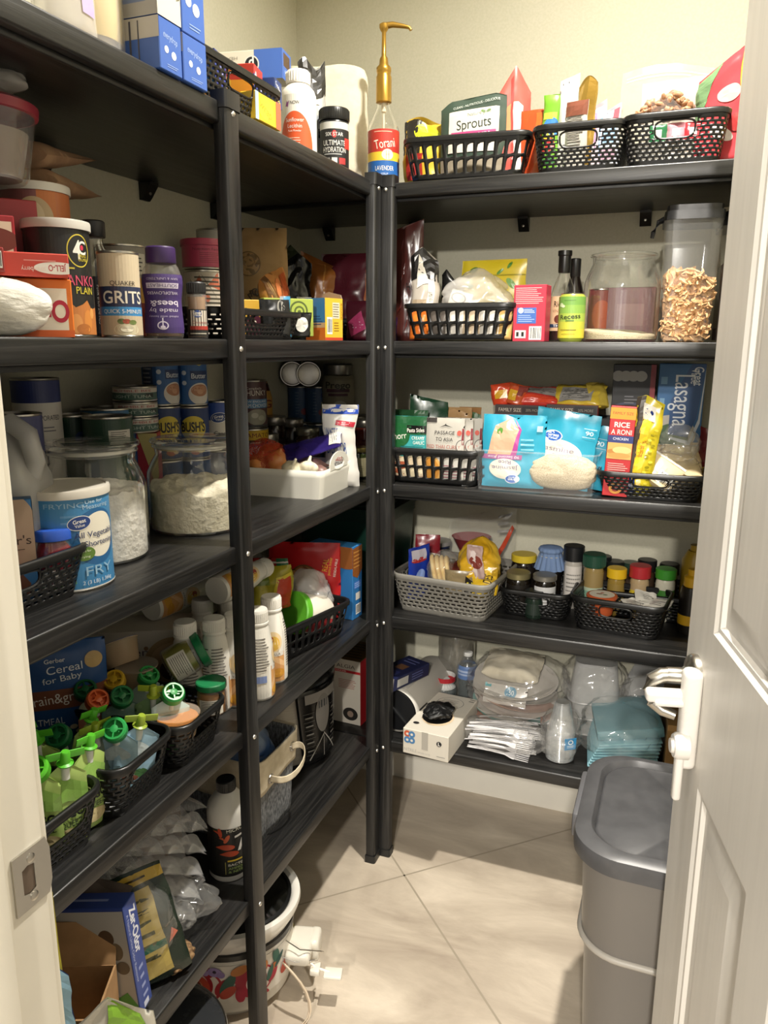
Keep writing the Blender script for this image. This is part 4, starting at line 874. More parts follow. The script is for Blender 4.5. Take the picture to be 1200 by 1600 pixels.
t, _ = pouch('snack_bag', 'large dark maroon snack bag behind the yellow and blue box', 'bag', q, .16, tall(q, 396), .08, .1, '#4c1a24', [('e', .05, .45, .14, .24, '#d0ccc2'), ('t', 'D', .04, .36, .1, '#222', .1, 30), ('r', .78, .45, 1, .85, '#9a5a3a'), ('e', .95, .35, .05, .1, '#c6b77c')], rough=.25, seed=69, wr=2)
q = at(1, 563, y=.03)
pouch('snack_bag', 'maroon bag with a pink emblem right behind the corner posts', 'bag', q, .075, tall(q, 470), .05, 0, '#4a1724', [('p', [(.1, .45), (.6, .75), (.8, .3), (.3, .1)], '#a83a66'), ('l', .3, .3, .7, .5, 3, '#d9b8c6')], rough=.3, seed=70)
p, W = span(1, 480, 543, -.03)
q = at(1, 513, x=-.06)
t = carton('cereal_bar_box', 'yellow, blue and orange opened box at the right end of the left shelf', 'box', at(1, 507, x=-.055), (.058, .058, tall(at(1, 497, x=-.02), 462)), -.30, '#dcae3a', {'front': [('r', 0, .42, 1, 1, '#3f7fb0'), ('r', 0, 0, 1, .30, '#d9722a'), ('r', 0, .30, 1, .42, '#cfa87c'), ('l', .3, .35, .9, .6, 4, '#2a4a78')], 'right': [('r', 0, 0, 1, 1, '#dcae34'), ('r', 0, 0, 1, .07, '#b8402a'), ('r', .42, .52, .82, .9, '#cfc6ae'), ('l', .45, .54, .8, .88, 6, '#6a6250'), ('b', .1, .15, .4, .55), ('l', .5, .2, .8, .45, 4, '#8a6a1e'), ('t', '40 OUNCES', .93, .7, .05, '#8c5a1a', .4, -90)]})
mb = MB(); hh = tall(at(1, 497, x=-.02), 462); mb.prism([(-.029, hh), (.029, hh), (.026, hh+.008), (-.01, hh+.016), (-.028, hh+.012)], .026, .0285, axis=1); mb.build('flap', M('#8c7a6a', .7), t)
q = at(1, 540, y=.06)
basket('dark basket end showing behind the yellow and blue box', (q.x, .16, z1), .1, .12, .2, .055, 'weave', handle=())
# ---------------- second shelf, back wall
q = at(1, 634, y=.14)
pouch('chili_bag', 'tall dark red bag of dried chili peppers beside the corner posts', 'bag', q, .085, tall(q, 362), .05, .15, '#4a2420', [('t', 'Home', .8, .50, .06, '#15100e', .45), ('r', 0, 0, .3, .22, '#3a1f40')]+[('p', [(a, b), (a+.1, b+.06), (a+.14, b+.2), (a+.08, b+.1)], c) for a, b, c in ((.1, .1, '#6b2c26'), (.3, .25, '#5c221e'), (.5, .08, '#722f28'), (.15, .4, '#6b2c26'), (.62, .3, '#50201c'), (.05, .6, '#6b302c'), (.4, .55, '#5c2622'), (.3, .78, '#5a2d30'), (.6, .75, '#4a2226'))], rough=.22, seed=71, wr=1.6, top=lambda u: .03*u)
basket('black slotted plastic basket of pasta and bagged food on the second shelf', (at(1, 712, y=.02).x, .125, z1), math.radians(0), .270, .20, .088, 'slot', handle=())
q = at(1, 662, y=.09, z=z1+.004)
pouch('pepper_bag', 'clear and black bag of white pepper grains in the slotted basket', 'bag', q, .07, tall(q, 405), .05, .15, '#a9a196', [('r', 0, .72, 1, 1, '#1c1a1a'), ('p', [(.2, .62), (.3, .95), (.7, .68)], '#ded8ca'), ('r', .62, .35, .85, .72, '#d9d4c8'), ('t', 'LA MORENITA', .73, .53, .05, '#2a2826', .3, -80), ('r', .1, .0, .6, .5, '#a08f78')]+[('e', .12+.05*(k % 9), .03+.055*(k//9)+.01*(k % 2), .012, .012, ('#e0d6c2', '#5c4a3a', '#8a7358')[k % 3]) for k in range(72)], rough=.25, seed=72, wr=2, top=lambda u: .03*(1-2*abs(u-.4)))
q = at(1, 700, y=.16, z=z1+.004)
pouch('pepper_bag', 'black bag tip standing between the pepper bag and the yellow pouch', 'bag', q, .04, tall(q, 420), .03, 0, '#171716', seed=73, top=lambda u: -.05*abs(u-.3))
q = at(1, 768, y=.15, z=z1+.004)
pouch('dried_fruit_pouch', 'yellow zip pouch with green leaves behind the clear bag', 'pouch', q, .165, tall(q, 406), .05, -.06, '#b8a522', [('e', .2, .88, .06, .03, '#3f6a26', 20), ('e', .75, .93, .05, .02, '#4a7a2e', 60), ('e', .62, .85, .05, .02, '#4a7a2e', 40), ('e', .8, .7, .04, .08, '#5f8a3a', 40), ('e', .15, .68, .05, .03, '#4a7a2e'), ('r', 0, .80, 1, .815, '#8d8420')], rough=.3, seed=74, wr=.8)
q = at(1, 745, y=.12, z=z1+.004)
sack('food_bag', 'big clear plastic bag bulging out of the slotted basket', 'bag', q, (.18, .12, tall(q, 418)), FILMW, rz=.1, seed=7, amp=.016, sc=11)
carton('snack_packet', 'white packet with a dark oval emblem inside the clear bag', 'packet', (q.x-.052, q.y-.015, z1+.06), (.055, .02, .062), .1, '#d9d5cb', {'front': [('e', .4, .72, .3, .2, '#3d4048'), ('e', .4, .72, .26, .16, '#cfccc4'), ('l', .1, .1, .9, .4, 3, '#a9a49a')]}, rot=(0, .3, .1))
mb = MB()
mb.lathe([(.001, 0)]+[(.028+.001*(k % 2), .0012+k*.0042) for k in range(12)]+[(.001, .052)], 28, sx=1.1); o = mb.build('tortilla_stack', noisy('tan_tortilla', '#b89468', '#cdab7c', 50, .8), smooth=60)
tag(o, 'stack of tan rounds inside the clear bag at its right', 'tortillas', kind='stuff', loc=(q.x+.058, q.y-.01, z1+.045), rot=(.2, .75, 0))
for k, (dx, c, lb) in enumerate(((-.105, '#e0752a', 'orange pasta packet at the left end of the slotted basket'), (-.055, '#57504a', 'grey packet low in the slotted basket'), (-.015, '#cfc9bf', 'white packet low in the slotted basket'), (.03, '#cdb99c', 'beige packet low in the slotted basket'), (.07, '#c9c4ba', 'pale packet low in the slotted basket'), (.105, '#cfa765', 'straw-coloured noodle packet at the right end of the slotted basket'))):
    pouch('pasta_packet', lb, 'packet', (at(1, 712, y=.02).x+dx, .055, z1+.004), .047, .078, .026, 0, c, [('r', .3, .1, .35, .9, '#efe8dc'), ('r', .6, .1, .63, .9, '#8d8478')] if k > 3 else (), seed=80+k, rough=.3)
for k, (u0, y, w_, v, c, lb, ar) in enumerate(((829, .035, .0, 446, '#b83045', 'crimson box with a blue panel and bar code beside the slotted basket', [('l', .06, .66, .94, .96, 9, '#e0b3b3'), ('r', .12, .32, .72, .60, '#3f66b0'), ('e', .24, .55, .05, .05, '#dfe6f2'), ('l', .34, .5, .68, .58, 3, '#cfd9ec'), ('l', .16, .34, .68, .48, 4, '#9db3dc'), ('r', .08, .06, .42, .2, '#dedad2'), ('b', .52, .03, .9, .27), ('r', .12, .09, .2, .17, '#1c1a18'), ('r', .28, .09, .36, .17, '#1c1a18')]),)):
    p = at(1, u0, y=y+.03); carton('rice_box', lb, 'box', p, (50*mpp(p), .05, tall(p, v)), -.06, c, {'front': ar})
p = at(1, 876, y=.13); H = tall(p, 392); r = .031
bottle('sauce_bottle', 'syrup bottle with a black cap and cream label behind the green can', 'bottle', p, [(r-.002, 0), (r, .004), (r, H*.50), (r*.75, H*.62), (r*.42, H*.74), (.012, H*.80)], [(.0135, H*.76), (.0145, H*.78), (.0145, H*.94), (.0165, H*.95), (.0165, H), (.001, H)], .1, GLASS, M('#141414', .3), (H*.12, H*.5, '#c8a582'), [('t', 'Rich', .46, .78, .16, '#33261e', .12), ('t', 'VINTAGE', .48, .58, .09, '#8d6a4c', .2), ('e', .46, .34, .12, .12, '#5c2a1c'), ('r', .3, .10, .7, .2, '#2a3a55'), ('t', 'THE B', .48, .15, .07, '#e0dbd0', .16)], fill=(H*.5, M('#2c130e', .2)))
p = at(1, 893, y=.2)
bottle('sauce_bottle', 'second dark bottle behind the black-capped syrup bottle', 'bottle', p, [(.022, 0), (.022, .12), (.011, .16)], screwcap(.012, .155, tall(p, 404)-.155), 0, M('#1d1613', .2), M('#1b1b1c', .35))
p, W, H = fit(1, 891, 39, 459, y=.035); r = W/2*1.02; H = tall(p, 459)
t = bottle('drink_can', 'slim green to yellow drink can in front of the syrup bottle', 'can', p, [(r*.8, 0), (r, .008), (r, H*.93), (r*.86, H*.985)], [(r*.86, H*.975), (r*.88, H), (r*.83, H), (r*.80, H-.003), (.001, H-.003)], 0, M('#a9b54a', .3, .3), METAL, (.008, H*.93, '#8fae45'), [('r', 0, .0, 1, .22, '#cdbd3a'), ('r', 0, .22, 1, .40, '#b7b740'), ('r', 0, .40, 1, .6, '#9cb048'), ('r', 0, .6, 1, .8, '#7fa347'), ('r', 0, .8, 1, 1, '#6b9743'), ('t', 'Recess', .5, .52, .11, '#1d2a18', .26, 4), ('e', .38, .80, .06, .05, '#c2d0a0'), ('e', .41, .77, .05, .035, '#c9d4ab'), ('r', .45, .40, .55, .44, '#5e7a34'), ('l', .38, .17, .62, .22, 1, '#5c5a26'), ('l', .4, .08, .6, .11, 1, '#5c5a26'), ('l', .42, .9, .58, .92, 1, '#2f4a22')])
# rice jar
def bigjar(label, p, r, h, name='glass_jar', lid=False, mz=.80):
    t = thing(name, label, 'jar', p)
    pr = [(r*.93, .0), (r*.985, .006), (r, .02), (r, h*.56), (r*.985, h*.64), (r*.90, h*.74), (r*.80, h*.83), (r*mz, h*.87), (r*mz, h*.90)]
    MB().lathe(pr, 56, cap1=False).build('glass_body', GLASS, t, smooth=60)
    q = [(r*.80, h*.895), (r*.86, h*.90), (r*.875, h*.915), (r*.86, h*.93), (r*.80, h*.935)]
    MB().lathe(q, 56, cap0=False, cap1=False).build('rim', GLASS, t, smooth=60)
    if lid:
        MB().lathe([(r*.76, h*.88), (r*.79, h*.90), (r*.79, h*.94), (r*.90, h*.95), (r*.915, h*.965), (r*.90, h*.985), (r*.86, h*.99), (r*.82, h*.978), (.001, h*.975)], 56).build('glass_lid', GLASS, t, smooth=60)
        MB().lathe([(r*.785, h*.90), (r*.80, h*.905), (r*.80, h*.93), (r*.785, h*.935)], 48, cap0=False, cap1=False).build('seal', M('#c9c7bd', .5), t)
    return t
p, W, H = fit(1, 966, 114, 400, y=.115); H = tall(p, 398)
bigjar('open glass jar with a little white rice at the bottom', p, W/2, H/.93*1.0)
RICE = noisy('rice_grains', '#b9a98a', '#dccfb2', 420, .7, .8, .002, detail=3)
R_ = W/2-.004
def mass(label, name, cat, p, r, zt, mat, seed, amp=.006, sc=30, top=None):
    def P(u, v):
        a = 2*PI*u
        if v < .3: return (r*cos(a), r*sin(a), .006+(zt(1.0, a)-.006)*v/.3)
        k = (1-v)/.7; return (r*k*cos(a), r*k*sin(a), zt(k, a)+crumple((k*cos(a)*r, k*sin(a)*r, 0), amp, sc, seed))
    return mound(name, label, cat, p, P, (64, 36), mat)
mass('white rice covering the bottom of the open glass jar', 'rice', 'rice', p, R_, lambda k, a: .022+.010*cos(a-2.3)*k, RICE, 3, .002)
for k, (u, v, c, rr_, lb) in enumerate(((935, 452, '#8c3a34', .022, 'dark red canister behind the rice jar, left'), (978, 450, '#7a3238', .05, 'maroon box behind the rice jar'))):
    p = at(1, u, y=.30)
    if k == 0: can('red_canister', lb, 'canister', p, .032, tall(p, v), .2, '#8f3a30', [('e', .5, .5, .2, .3, '#c2562c')])
    else: carton('maroon_box', lb, 'box', p, (.13, .05, tall(p, v)), 0, '#74333a', {'front': [('r', .3, .3, .8, .7, '#8d5a58')]})
# cereal keepers
def keeper(label, p, w_, d_, h_, lever=True):
    t = thing('cereal_container', label, 'container', p, .06)
    def P(u, v):
        x, y = rrect(w_, d_, .018, u); k = .82+.18*v; return (x*k, y*k, .003+v*(h_-.02))
    mb = MB(); mb.grid(P, 64, 6, None, closeu=True); mb.add([P(i/64, 0) for i in range(64)], [tuple(range(64))]); mb.build('container_wall', CLEAR, t, smooth=40)
    mb = MB()
    for (s, a, b) in ((1.03, h_-.03, h_-.012), (.96, h_-.012, h_)):
        mb.prism([(rrect(w_*s, d_*s, .02, i/48)) for i in range(48)], a, b)
    mb.build('black_lid', M('#16171a', .35), t, smooth=30)
    if lever:
        mb = MB(); mb.tube([(-w_/2*1.0, 0, h_-.018), (-w_/2-.012, -.004, h_-.024), (-w_/2-.022, -.006, h_-.045), (-w_/2-.024, -.006, h_-.058)], [.007, .006, .005, .004], 8); mb.build('lid_latch', M('#16171a', .35), t)
    return t
p, W, H = fit(1, 1066, 82, 326, y=.115); kw = W*.98; kh = tall(p, 328)
keeper('tall clear cereal container with a black lid, half full of square cereal', p, kw, .17, kh)
CER = noisy('toasted_cereal', '#b5875a', '#dcb486', 90, .7, .8, .003)
mb = MB(); rr = random.Random(11); b0 = None
for k in range(420):
    z = rr.uniform(.012, kh*.50); s = .82+.18*z/kh; x, y = rr.uniform(-1, 1)*(kw/2*s-.013), rr.choice((-1, -1, 1, rr.uniform(-1, 1)))*(.17/2*s-.013)
    b = bmesh.new(); bmesh.ops.create_grid(b, x_segments=4, y_segments=4, size=.0145)
    for v in b.verts: v.co.z = .0035*sin(v.co.x*260)*cos(v.co.y*240)+rr.uniform(-.0012, .0012)
    bmesh.ops.solidify(b, geom=list(b.faces), thickness=.004)
    bmesh.ops.rotate(b, cent=(0, 0, 0), matrix=Matrix.Rotation(rr.uniform(0, 6), 3, Vector((rr.uniform(-1, 1), rr.uniform(-1, 1), rr.uniform(-1, 1))).normalized()), verts=b.verts)
    bmesh.ops.translate(b, vec=(x, y, z), verts=b.verts); mb.bm(b)
def PC(u, v):
    x, y = rrect(kw*.72, .17*.72, .016, u); k = .84+.12*v; return (x*k, y*k, .006+v*kh*.44)
n0 = len(mb.v); mb.grid(PC, 48, 4, None, closeu=True); mb.add([PC(i/48, 1) for i in range(48)], [tuple(range(48))])
o = mb.build('cereal_squares', CER, smooth=40); tag(o, 'toasted square cereal pieces filling the tall clear container', 'cereal', kind='stuff', loc=p, rz=.06)
p2 = at(1, 1143, y=.15)
keeper('second tall cereal container with a dark lid, half hidden by the door', (p2.x+.012, .175, z1), kw, .17, tall(p2, 334), False)
mb = MB(); mb.prism([rrect(kw*.84, .15, .016, i/40) for i in range(40)], .005, .17); o = mb.build('dark_cereal', noisy('dark_cereal', '#4a3a30', '#6b5545', 60, .8, .6, .003), smooth=30); tag(o, 'dark cereal inside the container half hidden by the door', 'cereal', kind='stuff', loc=(p2.x+.012, .175, z1), rz=.06)
# ---------------- middle shelf, left side
z2 = SZ[2]
p, W, H = fit(2, 77, 68, 588, x=-.345)
# canned fruit under the milk can, cans stacked two high
gC = 'cans on the left middle shelf'
def cn(label, i, u, x, r, h, col, ops, dz=0, ex=0, name='food_can', g=gC): 
    p = at(i, u, x=x); return can(name, label, 'can', up(p, dz), r, h, towards(p, ex), col, ops, g)
p = at(2, 77, x=-.33); hb = .112
cn('plain can under the tall white milk can', 2, 77, -.33, .040, hb, '#5c5148', [('l', .4, .3, .6, .7, 5, '#888')])
cn('tall white and blue milk can on top of the stack at the left', 2, 77, -.33, .0395, max(.1, tall(up(p, 0), 590)-hb-.001), '#d6d1c8', [('r', 0, .78, 1, 1, '#26336c'), ('t', 'EVAPORATED', .56, .63, .05, '#3a3a44', .2), ('l', .53, .48, .63, .55, 2, '#77747a'), ('e', .60, .36, .03, .03, '#222')], dz=hb+.001)
p = at(2, 49, x=-.245)
cn('blueberry pie filling can with a white oval label', 2, 49, -.245, .036, tall(p, 645), '#474a74', [('e', .52, .58, .25, .24, '#d2ccc4'), ('t', 'berry', .53, .60, .10, '#333', .2), ('l', .45, .46, .6, .52, 1, '#777'), ('e', .55, .22, .22, .16, '#a3905c'), ('r', 0, 0, 1, .12, '#1e1c22'), ('e', .6, .1, .2, .08, '#2a2833')])
GR = '#23402f'
for k, (u, x, r, v, lb) in enumerate(((127, -.33, .034, 646, 'low dark green can behind the flour jar, left'), (181, -.245, .043, 648, 'low dark green can with a white patch behind the left flour jar'))):
    p = at(2, u, x=x); h = .058; zt = tall(p, v)
    cn('green can under '+('the left' if k == 0 else 'the patched')+' green can', 2, u, x, r, zt-h-.002, '#2b4a36', [])
    cn(lb, 2, u, x, r, h, GR, [('e', .56, .2, .2, .3, '#27406f')] if k == 0 else [('r', .50, .15, .66, .62, '#c9c4b8'), ('l', .515, .3, .645, .58, 4, '#4a463e')], dz=zt-h-.001)
p = at(2, 180, x=-.335)
cn('wide blue can with a gold lid rim behind the green can', 2, 180, -.335, .05, tall(p, 636), '#3a6c96', [('r', .5, .75, .56, .9, '#c9ac42'), ('r', .56, .4, .68, .8, '#9fb9cc')])
pt = at(2, 223, x=-.30); H0 = tall(pt, 674)
hT = (tall(pt, 602)-H0)/3
carton('pasta_box', 'blue and red box standing behind the two flour jars', 'box', at(2, 226, x=-.30), (.075, .05, H0-.002), towards(pt, -10), '#a82c3c', {'front': [('r', 0, 0, .48, 1, '#23407c'), ('r', .08, .1, .42, .9, '#35548f'), ('l', .1, .2, .4, .85, 6, '#90a2c4'), ('p', [(.5, 1), (.9, .4), (1, .5), (1, 1)], '#c8b878')]})
TU = [('r', 0, .62, 1, 1, '#cbc4b8'), ('t', 'BUMBLE BEE', .5, .80, .2, '#a33a34', .30), ('t', 'LIGHT TUNA', .5, .30, .26, '#bcc7bc', .30), ('t', 'CHUNK', .5, .53, .09, '#a9b5aa', .08), ('r', .60, .2, .67, .55, '#1f2724')]
for k, (ex, lb) in enumerate(((25, 'bottom tuna can of the stack of three'), (5, 'middle tuna can of the stack of three'), (-8, 'top tuna can of the stack of three'))):
    can('tuna_can', lb, 'can', up(pt, H0+k*hT+.0005), .0425, hT-.001, towards(pt, ex), '#3f5f52', TU, 'stacked tuna cans')
BU = [('e', .52, .60, .27, .25, '#cdb83c'), ('t', "BUSH'S", .52, .63, .19, '#1c1b22', .23, 0, .03), ('t', 'BEST', .52, .45, .07, '#8c2a22', .08), ('r', .35, .05, .365, .95, '#1c2c58'), ('e', .38, .8, .05, .05, '#b9c4d6'), ('e', .38, .55, .05, .05, '#b9c4d6'), ('e', .38, .3, .05, .05, '#b9c4d6'), ('e', .53, .12, .10, .07, '#a5563a'), ('e', .58, .14, .07, .06, '#c9b391')]
BB = [('r', .28, 0, .40, 1, '#25324f'), ('l', .29, .3, .39, .8, 6, '#8d8f96'), ('r', .40, 0, .43, 1, '#244a78'), ('e', .455, .83, .045, .045, '#c9cfd6'), ('e', .455, .62, .045, .045, '#c9cfd6'), ('e', .455, .42, .045, .045, '#c9cfd6'), ('p', [(.53, .80), (.53, 1), (.70, 1), (.70, .84), (.6, .76)], '#cdb83c'), ('t', "BUSH'S", .60, .92, .12, '#1c1b22', .13, 0, .03), ('r', .51, .48, .7, .66, '#1c3462'), ('t', 'Butter', .60, .56, .10, '#cdd4dc', .16), ('e', .6, .2, .24, .22, '#d6cfc4'), ('e', .6, .27, .19, .12, '#b07a58'), ('e', .57, .31, .07, .05, '#c49472'), ('e', .63, .3, .07, .06, '#bd8a66'), ('e', .6, .24, .07, .05, '#c99a78')]
for k, (u, x, vb, vt, ex, lb) in enumerate(((262, -.30, 633, 569, 12, 'left'), (306, -.275, 629, 570, -2, 'right'))):
    p = at(2, u, x=x); r = .0365 if k else .037; a = tall(p, 633)
    h3 = a-.112
    cn(f'plain can at the base of the {lb} bean stack', 2, u, x, r, h3-.001, '#22406c', [])
    can('bean_can', f'dark blue bean can with a yellow emblem, middle of the {lb} stack', 'can', up(p, h3), r, .111, towards(p, ex), '#1f3566', BU, 'bean cans')
    can('bean_can', f'lighter blue butter bean can, top of the {lb} stack', 'can', up(p, a+.001), r, .112, towards(p, ex), '#33619a', BB, 'bean cans')
p = at(2, 347, x=-.27); a = tall(p, 625)-.11
cn('can under the white bean can beside the front post', 2, 347, -.27, .036, a-.001, '#39456b', [])
cn('white and blue bean can beside the front post', 2, 347, -.27, .036, .11, '#cfcabe', [('r', 0, .62, 1, 1, '#33509c')]+GV(.5, .68, .17)+[('t', 'Cannellini', .56, .34, .10, '#3a3a40', .22), ('t', 'Beans', .58, .2, .09, '#3a3a40', .1)], dz=a)
# milk jug
p = at(2, 8, x=-.185)
def PJ(u, v):
    H = .255; a = 2*PI*u; sq = (abs(cos(a))**4+abs(sin(a))**4)**-.25
    k = 1 if v < .62 else max(.16, 1-((v-.62)/.38)**1.25*.85)
    k *= (.96 if v < .03 else 1); r = .070*k*(sq if v < .75 else 1+(sq-1)*(1-(v-.75)/.25))
    return (r*cos(a), r*sin(a), v*H)
t = thing('milk_jug', 'cloudy plastic milk jug at the far left of the middle shelf', 'jug', p, .5)
JUG = thin('milky_plastic', '#c9c8c4', .62, .3)
mb = MB(); mb.grid(PJ, 48, 36, None, closeu=True); mb.build('jug_body', JUG, t, smooth=60)
mb = MB(); mb.tube([(.052, -.02, .155), (.066, -.026, .19), (.058, -.022, .225), (.030, -.01, .243)], [.014, .013, .014, .013], 14); mb.build('handle', JUG, t, smooth=60)
mb = MB(); mb.lathe(screwcap(.019, .250, .016), 28); mb.build('cap', M('#5c7896', .4), t)
# flour jars
FL = noisy('flour_white', '#ddd9d0', '#ece8df', 70, .95, .9, .006)
p, W, H = fit(2, 156, 160, 676, x=-.180); r = W/2*.96; h = tall(p, 690)
pj1 = p
bigjar('left glass jar with a glass lid, packed with white flour', p, r, h/.985, lid=True, mz=.82)
mass('white flour heaped inside the left glass jar', 'flour', 'flour', p, r-.0045, lambda k, a: h*(.60-.04*k**2+.05*(cos(a-.6)*k)*(1-k*.5))+.012*(1-k), FL, 5, .010, 28)
p, W, H = fit(2, 310, 152, 671, x=-.150); r = W/2*.96; h = tall(p, 684)
bigjar('right glass jar with a glass lid, two thirds full of cream flour', p, r, h/.985, lid=True, mz=.82)
mass('cream flour heaped inside the right glass jar', 'flour', 'flour', p, r-.0045, lambda k, a: h*(.52+.02*(1-k)-.10*max(0, k-.25)*max(0, cos(a+1.2)))+0, noisy('flour_cream', '#d6cdb4', '#e4dcc6', 70, .95, .9, .006), 8, .009, 30)
# shortening can
p, W, H = fit(2, 112, 138, 748, x=-.118); r = W/2*.93; h = tall(p, 760)
sc = [('e', .575, .54, .30, .30, '#2a5f8f'), ('e', .585, .56, .235, .24, '#e0dac9'), ('t', 'FRYING', .455, .90, .05, '#8fb0c8', .14), ('t', 'Use for', .57, .92, .035, '#a9c3d4', .08), ('t', 'Measuring', .58, .87, .045, '#a9c3d4', .12), ('l', .44, .62, .5, .82, 3, '#5a8cb4')]
sc += GV(.505, .71, .115)+[('t', 'All Vegetable', .575, .58, .062, '#2b3560', .185), ('t', 'Shortening', .59, .48, .062, '#2b3560', .145), ('e', .515, .38, .115, .075, '#5d7c34'), ('t', 'Good for', .515, .41, .022, '#d6dfc0', .05), ('t', 'Frying', .515, .35, .022, '#d6dfc0', .04), ('t', 'FRY', .575, .19, .10, '#93b6cc', .12, 0, .03), ('t', '2 (3 LB) 1.36kg', .565, .07, .04, '#dde3e6', .13), ('r', 0, 0, 1, .012, '#d8d5cc')]
can('shortening_can', 'large light blue vegetable shortening can with a cloudy white lid', 'can', p, r, h, towards(p, 14), '#3f7fae', sc, lidc='#c6c0b4')
# basket at the far left front
pr = at(2, 127, x=-.02)
LB = .27
basket('black woven basket at the far left front of the middle shelf', (-.143, -1.100, z2), HALF, LB, .17, .072, 'weave', handle=('front',))
q = at(2, 24, x=-.105, z=z2+.006)
carton('chocolate_box', 'tall blue and tan baking chocolate box in the far left basket', 'box', q, (.062, .020, tall(q, 780)), HALF-.75, '#28608f', {'front': [('e', .3, .72, .34, .40, '#9d8670'), ('r', 0, .5, .75, 1, '#9d8670'), ('e', .45, .55, .33, .18, '#9d8670'), ('t', "Baker's", .48, .62, .085, '#33231a', .9), ('l', .3, .52, .9, .54, 1, '#4a382c'), ('p', [(.0, .1), (.0, .4), (.5, .42), (.85, .2), (.8, .05)], '#5c3a28'), ('e', .4, .3, .14, .06, '#6d4632', 20)], 'right': [('r', 0, 0, 1, 1, '#28699c'), ('p', [(0, .62), (0, 1), (1, 1), (1, .5)], '#d6c7a4'), ('t', "Baker's", .5, .80, .10, '#33231a', .24, 90), ('t', 'WHITE CHOCOLATE', .5, .28, .07, '#dfe6ea', .42, 90)], 'top': [('r', 0, 0, 1, 1, '#1f4a70')]})
q = at(2, 89, x=-.105, z=z2+.006); r = .0335; H = tall(q, 822)
t = bottle('cherry_jar', 'jar of red cherries with a bright blue lid in the far left basket', 'jar', q, [(r*.9, 0), (r, .005), (r, H*.38), (r*.96, H*.42), (r*1.02, H*.52), (r*1.02, H*.68), (r*.86, H*.80), (r*.84, H*.85)], [(r*.92, H*.82), (r*.97, H*.83), (r*.97, H*.96), (r*.93, H*.995), (r*.3, H), (.001, H)], towards(q, 0), GLASS, M('#2c56b8', .3), (.008, H*.38, '#cfc6b6'), [('t', 'Maraschino', .53, .55, .18, '#6a2730', .3), ('t', 'Cherries', .53, .28, .18, '#6a2730', .2), ('r', 0, 0, 1, .12, '#4f7a44'), ('e', .40, .8, .2, .2, '#4a1a22')], fill=(H*.80, M('#7c1420', .12)))
mb = MB(); hh = H+.0005
art(t, [('e', .5, .5, .26, .26, '#4a72cc'), ('e', .5, .5, .24, .24, '#2c56b8'), ('t', 'Great', .5, .54, .12, '#dfe6f4', .3, 180), ('t', 'Value', .5, .42, .1, '#dfe6f4', .26, 180), ('t', 'Maraschino', .5, .68, .05, '#c6d2ee', .4, 180)], r*2, r*2, lambda u, v, o: ((u-.5)*2*r, (v-.5)*2*r, hh+o), name='lid_print')
q = at(2, 42, x=-.16, z=z2+.006)
pouch('chocolate_wrapper', 'crumpled purple and black milk chocolate wrapper behind the blue and tan box', 'wrapper', (q.x, q.y, z2+.10), .075, .055, .035, towards(q, 0), '#4d2670', [('r', 0, .45, .8, 1, '#17151a'), ('r', .1, .55, .35, .8, '#aaa6b0'), ('t', 'MILK', .82, .35, .26, '#cfc6da', .3, 60)], seed=90, rough=.22, wr=3, rot=(.1, .3, towards(q, 0)))
pouch('chocolate_wrapper', 'small black and silver wrapper under the purple one', 'wrapper', (q.x+.02, q.y+.02, z2+.055), .05, .04, .03, towards(q, 0), '#1b1a1c', [('r', .2, .2, .8, .7, '#a9a7a4')], seed=91, rough=.2, wr=3)
q = at(2, 2, x=-.085, z=z2+.006)
pouch('snack_packet', 'pink and white packet at the very left of the far left basket', 'packet', q, .05, .105, .025, HALF-.6, '#c9566a', [('r', 0, 0, 1, .35, '#d8cfc9'), ('e', .5, .7, .2, .12, '#b03a52')], seed=92, rough=.3)
# ---------------- middle shelf left, behind and right of the front post
p = at(2, 396, y=-.06)
can('soup_can', 'base can under the chowder can', 'can', p, .043, .10, towards(p, 10), '#2f5f96', [('e', .52, .75, .28, .18, '#c9d4e4'), ('r', 0, 0, 1, .5, '#3a2420'), ('t', 'Bru', .54, .25, .16, '#d8d2c8', .12)], gC)
hh = tall(p, 690); h4 = max(.02, hh-.101)
zc = tall(p, 668)
can('tomato_can', 'low yellow can between the chowder can and its base can', 'can', up(p, .101), .043, zc-.101, towards(p, 0), '#c9a32c', [('t', 'TAMATO', .55, .5, .45, '#6a2418', .28)], gC)
can('soup_can', 'tall maroon and blue clam chowder can near the front post', 'can', up(p, zc+.001), .041, tall(p, 594)-zc, towards(p, 2), '#4a2a2c', [('t', 'Campbells', .53, .86, .05, '#cfc6bc', .16), ('t', 'CHUNKY', .54, .76, .12, '#d8d0c4', .26), ('r', 0, .42, 1, .62, '#4a7ca8'), ('t', 'NEW ENGLAND', .55, .57, .05, '#e0e4e6', .26), ('t', 'CLAM CHOWDER', .55, .48, .08, '#e0e4e6', .3), ('e', .56, .22, .26, .18, '#8f8c7c'), ('e', .53, .26, .08, .06, '#b5b2a2'), ('e', .6, .2, .08, .06, '#a8a593'), ('r', 0, .0, 1, .05, '#333')], gC)
p = at(2, 412, y=.08)
bottle('sauce_bottle', 'dark red sauce bottle behind the chowder can', 'bottle', p, [(.028, 0), (.029, .2), (.02, .235), (.014, .25)], screwcap(.016, .245, tall(p, 597)-.245), towards(p), M('#3d1712', .2), M('#8a6a30', .4), (.15, .22, '#b98a3a'), [('t', 'G', .58, .5, .3, '#6d1f18', .2)], sy=.8)
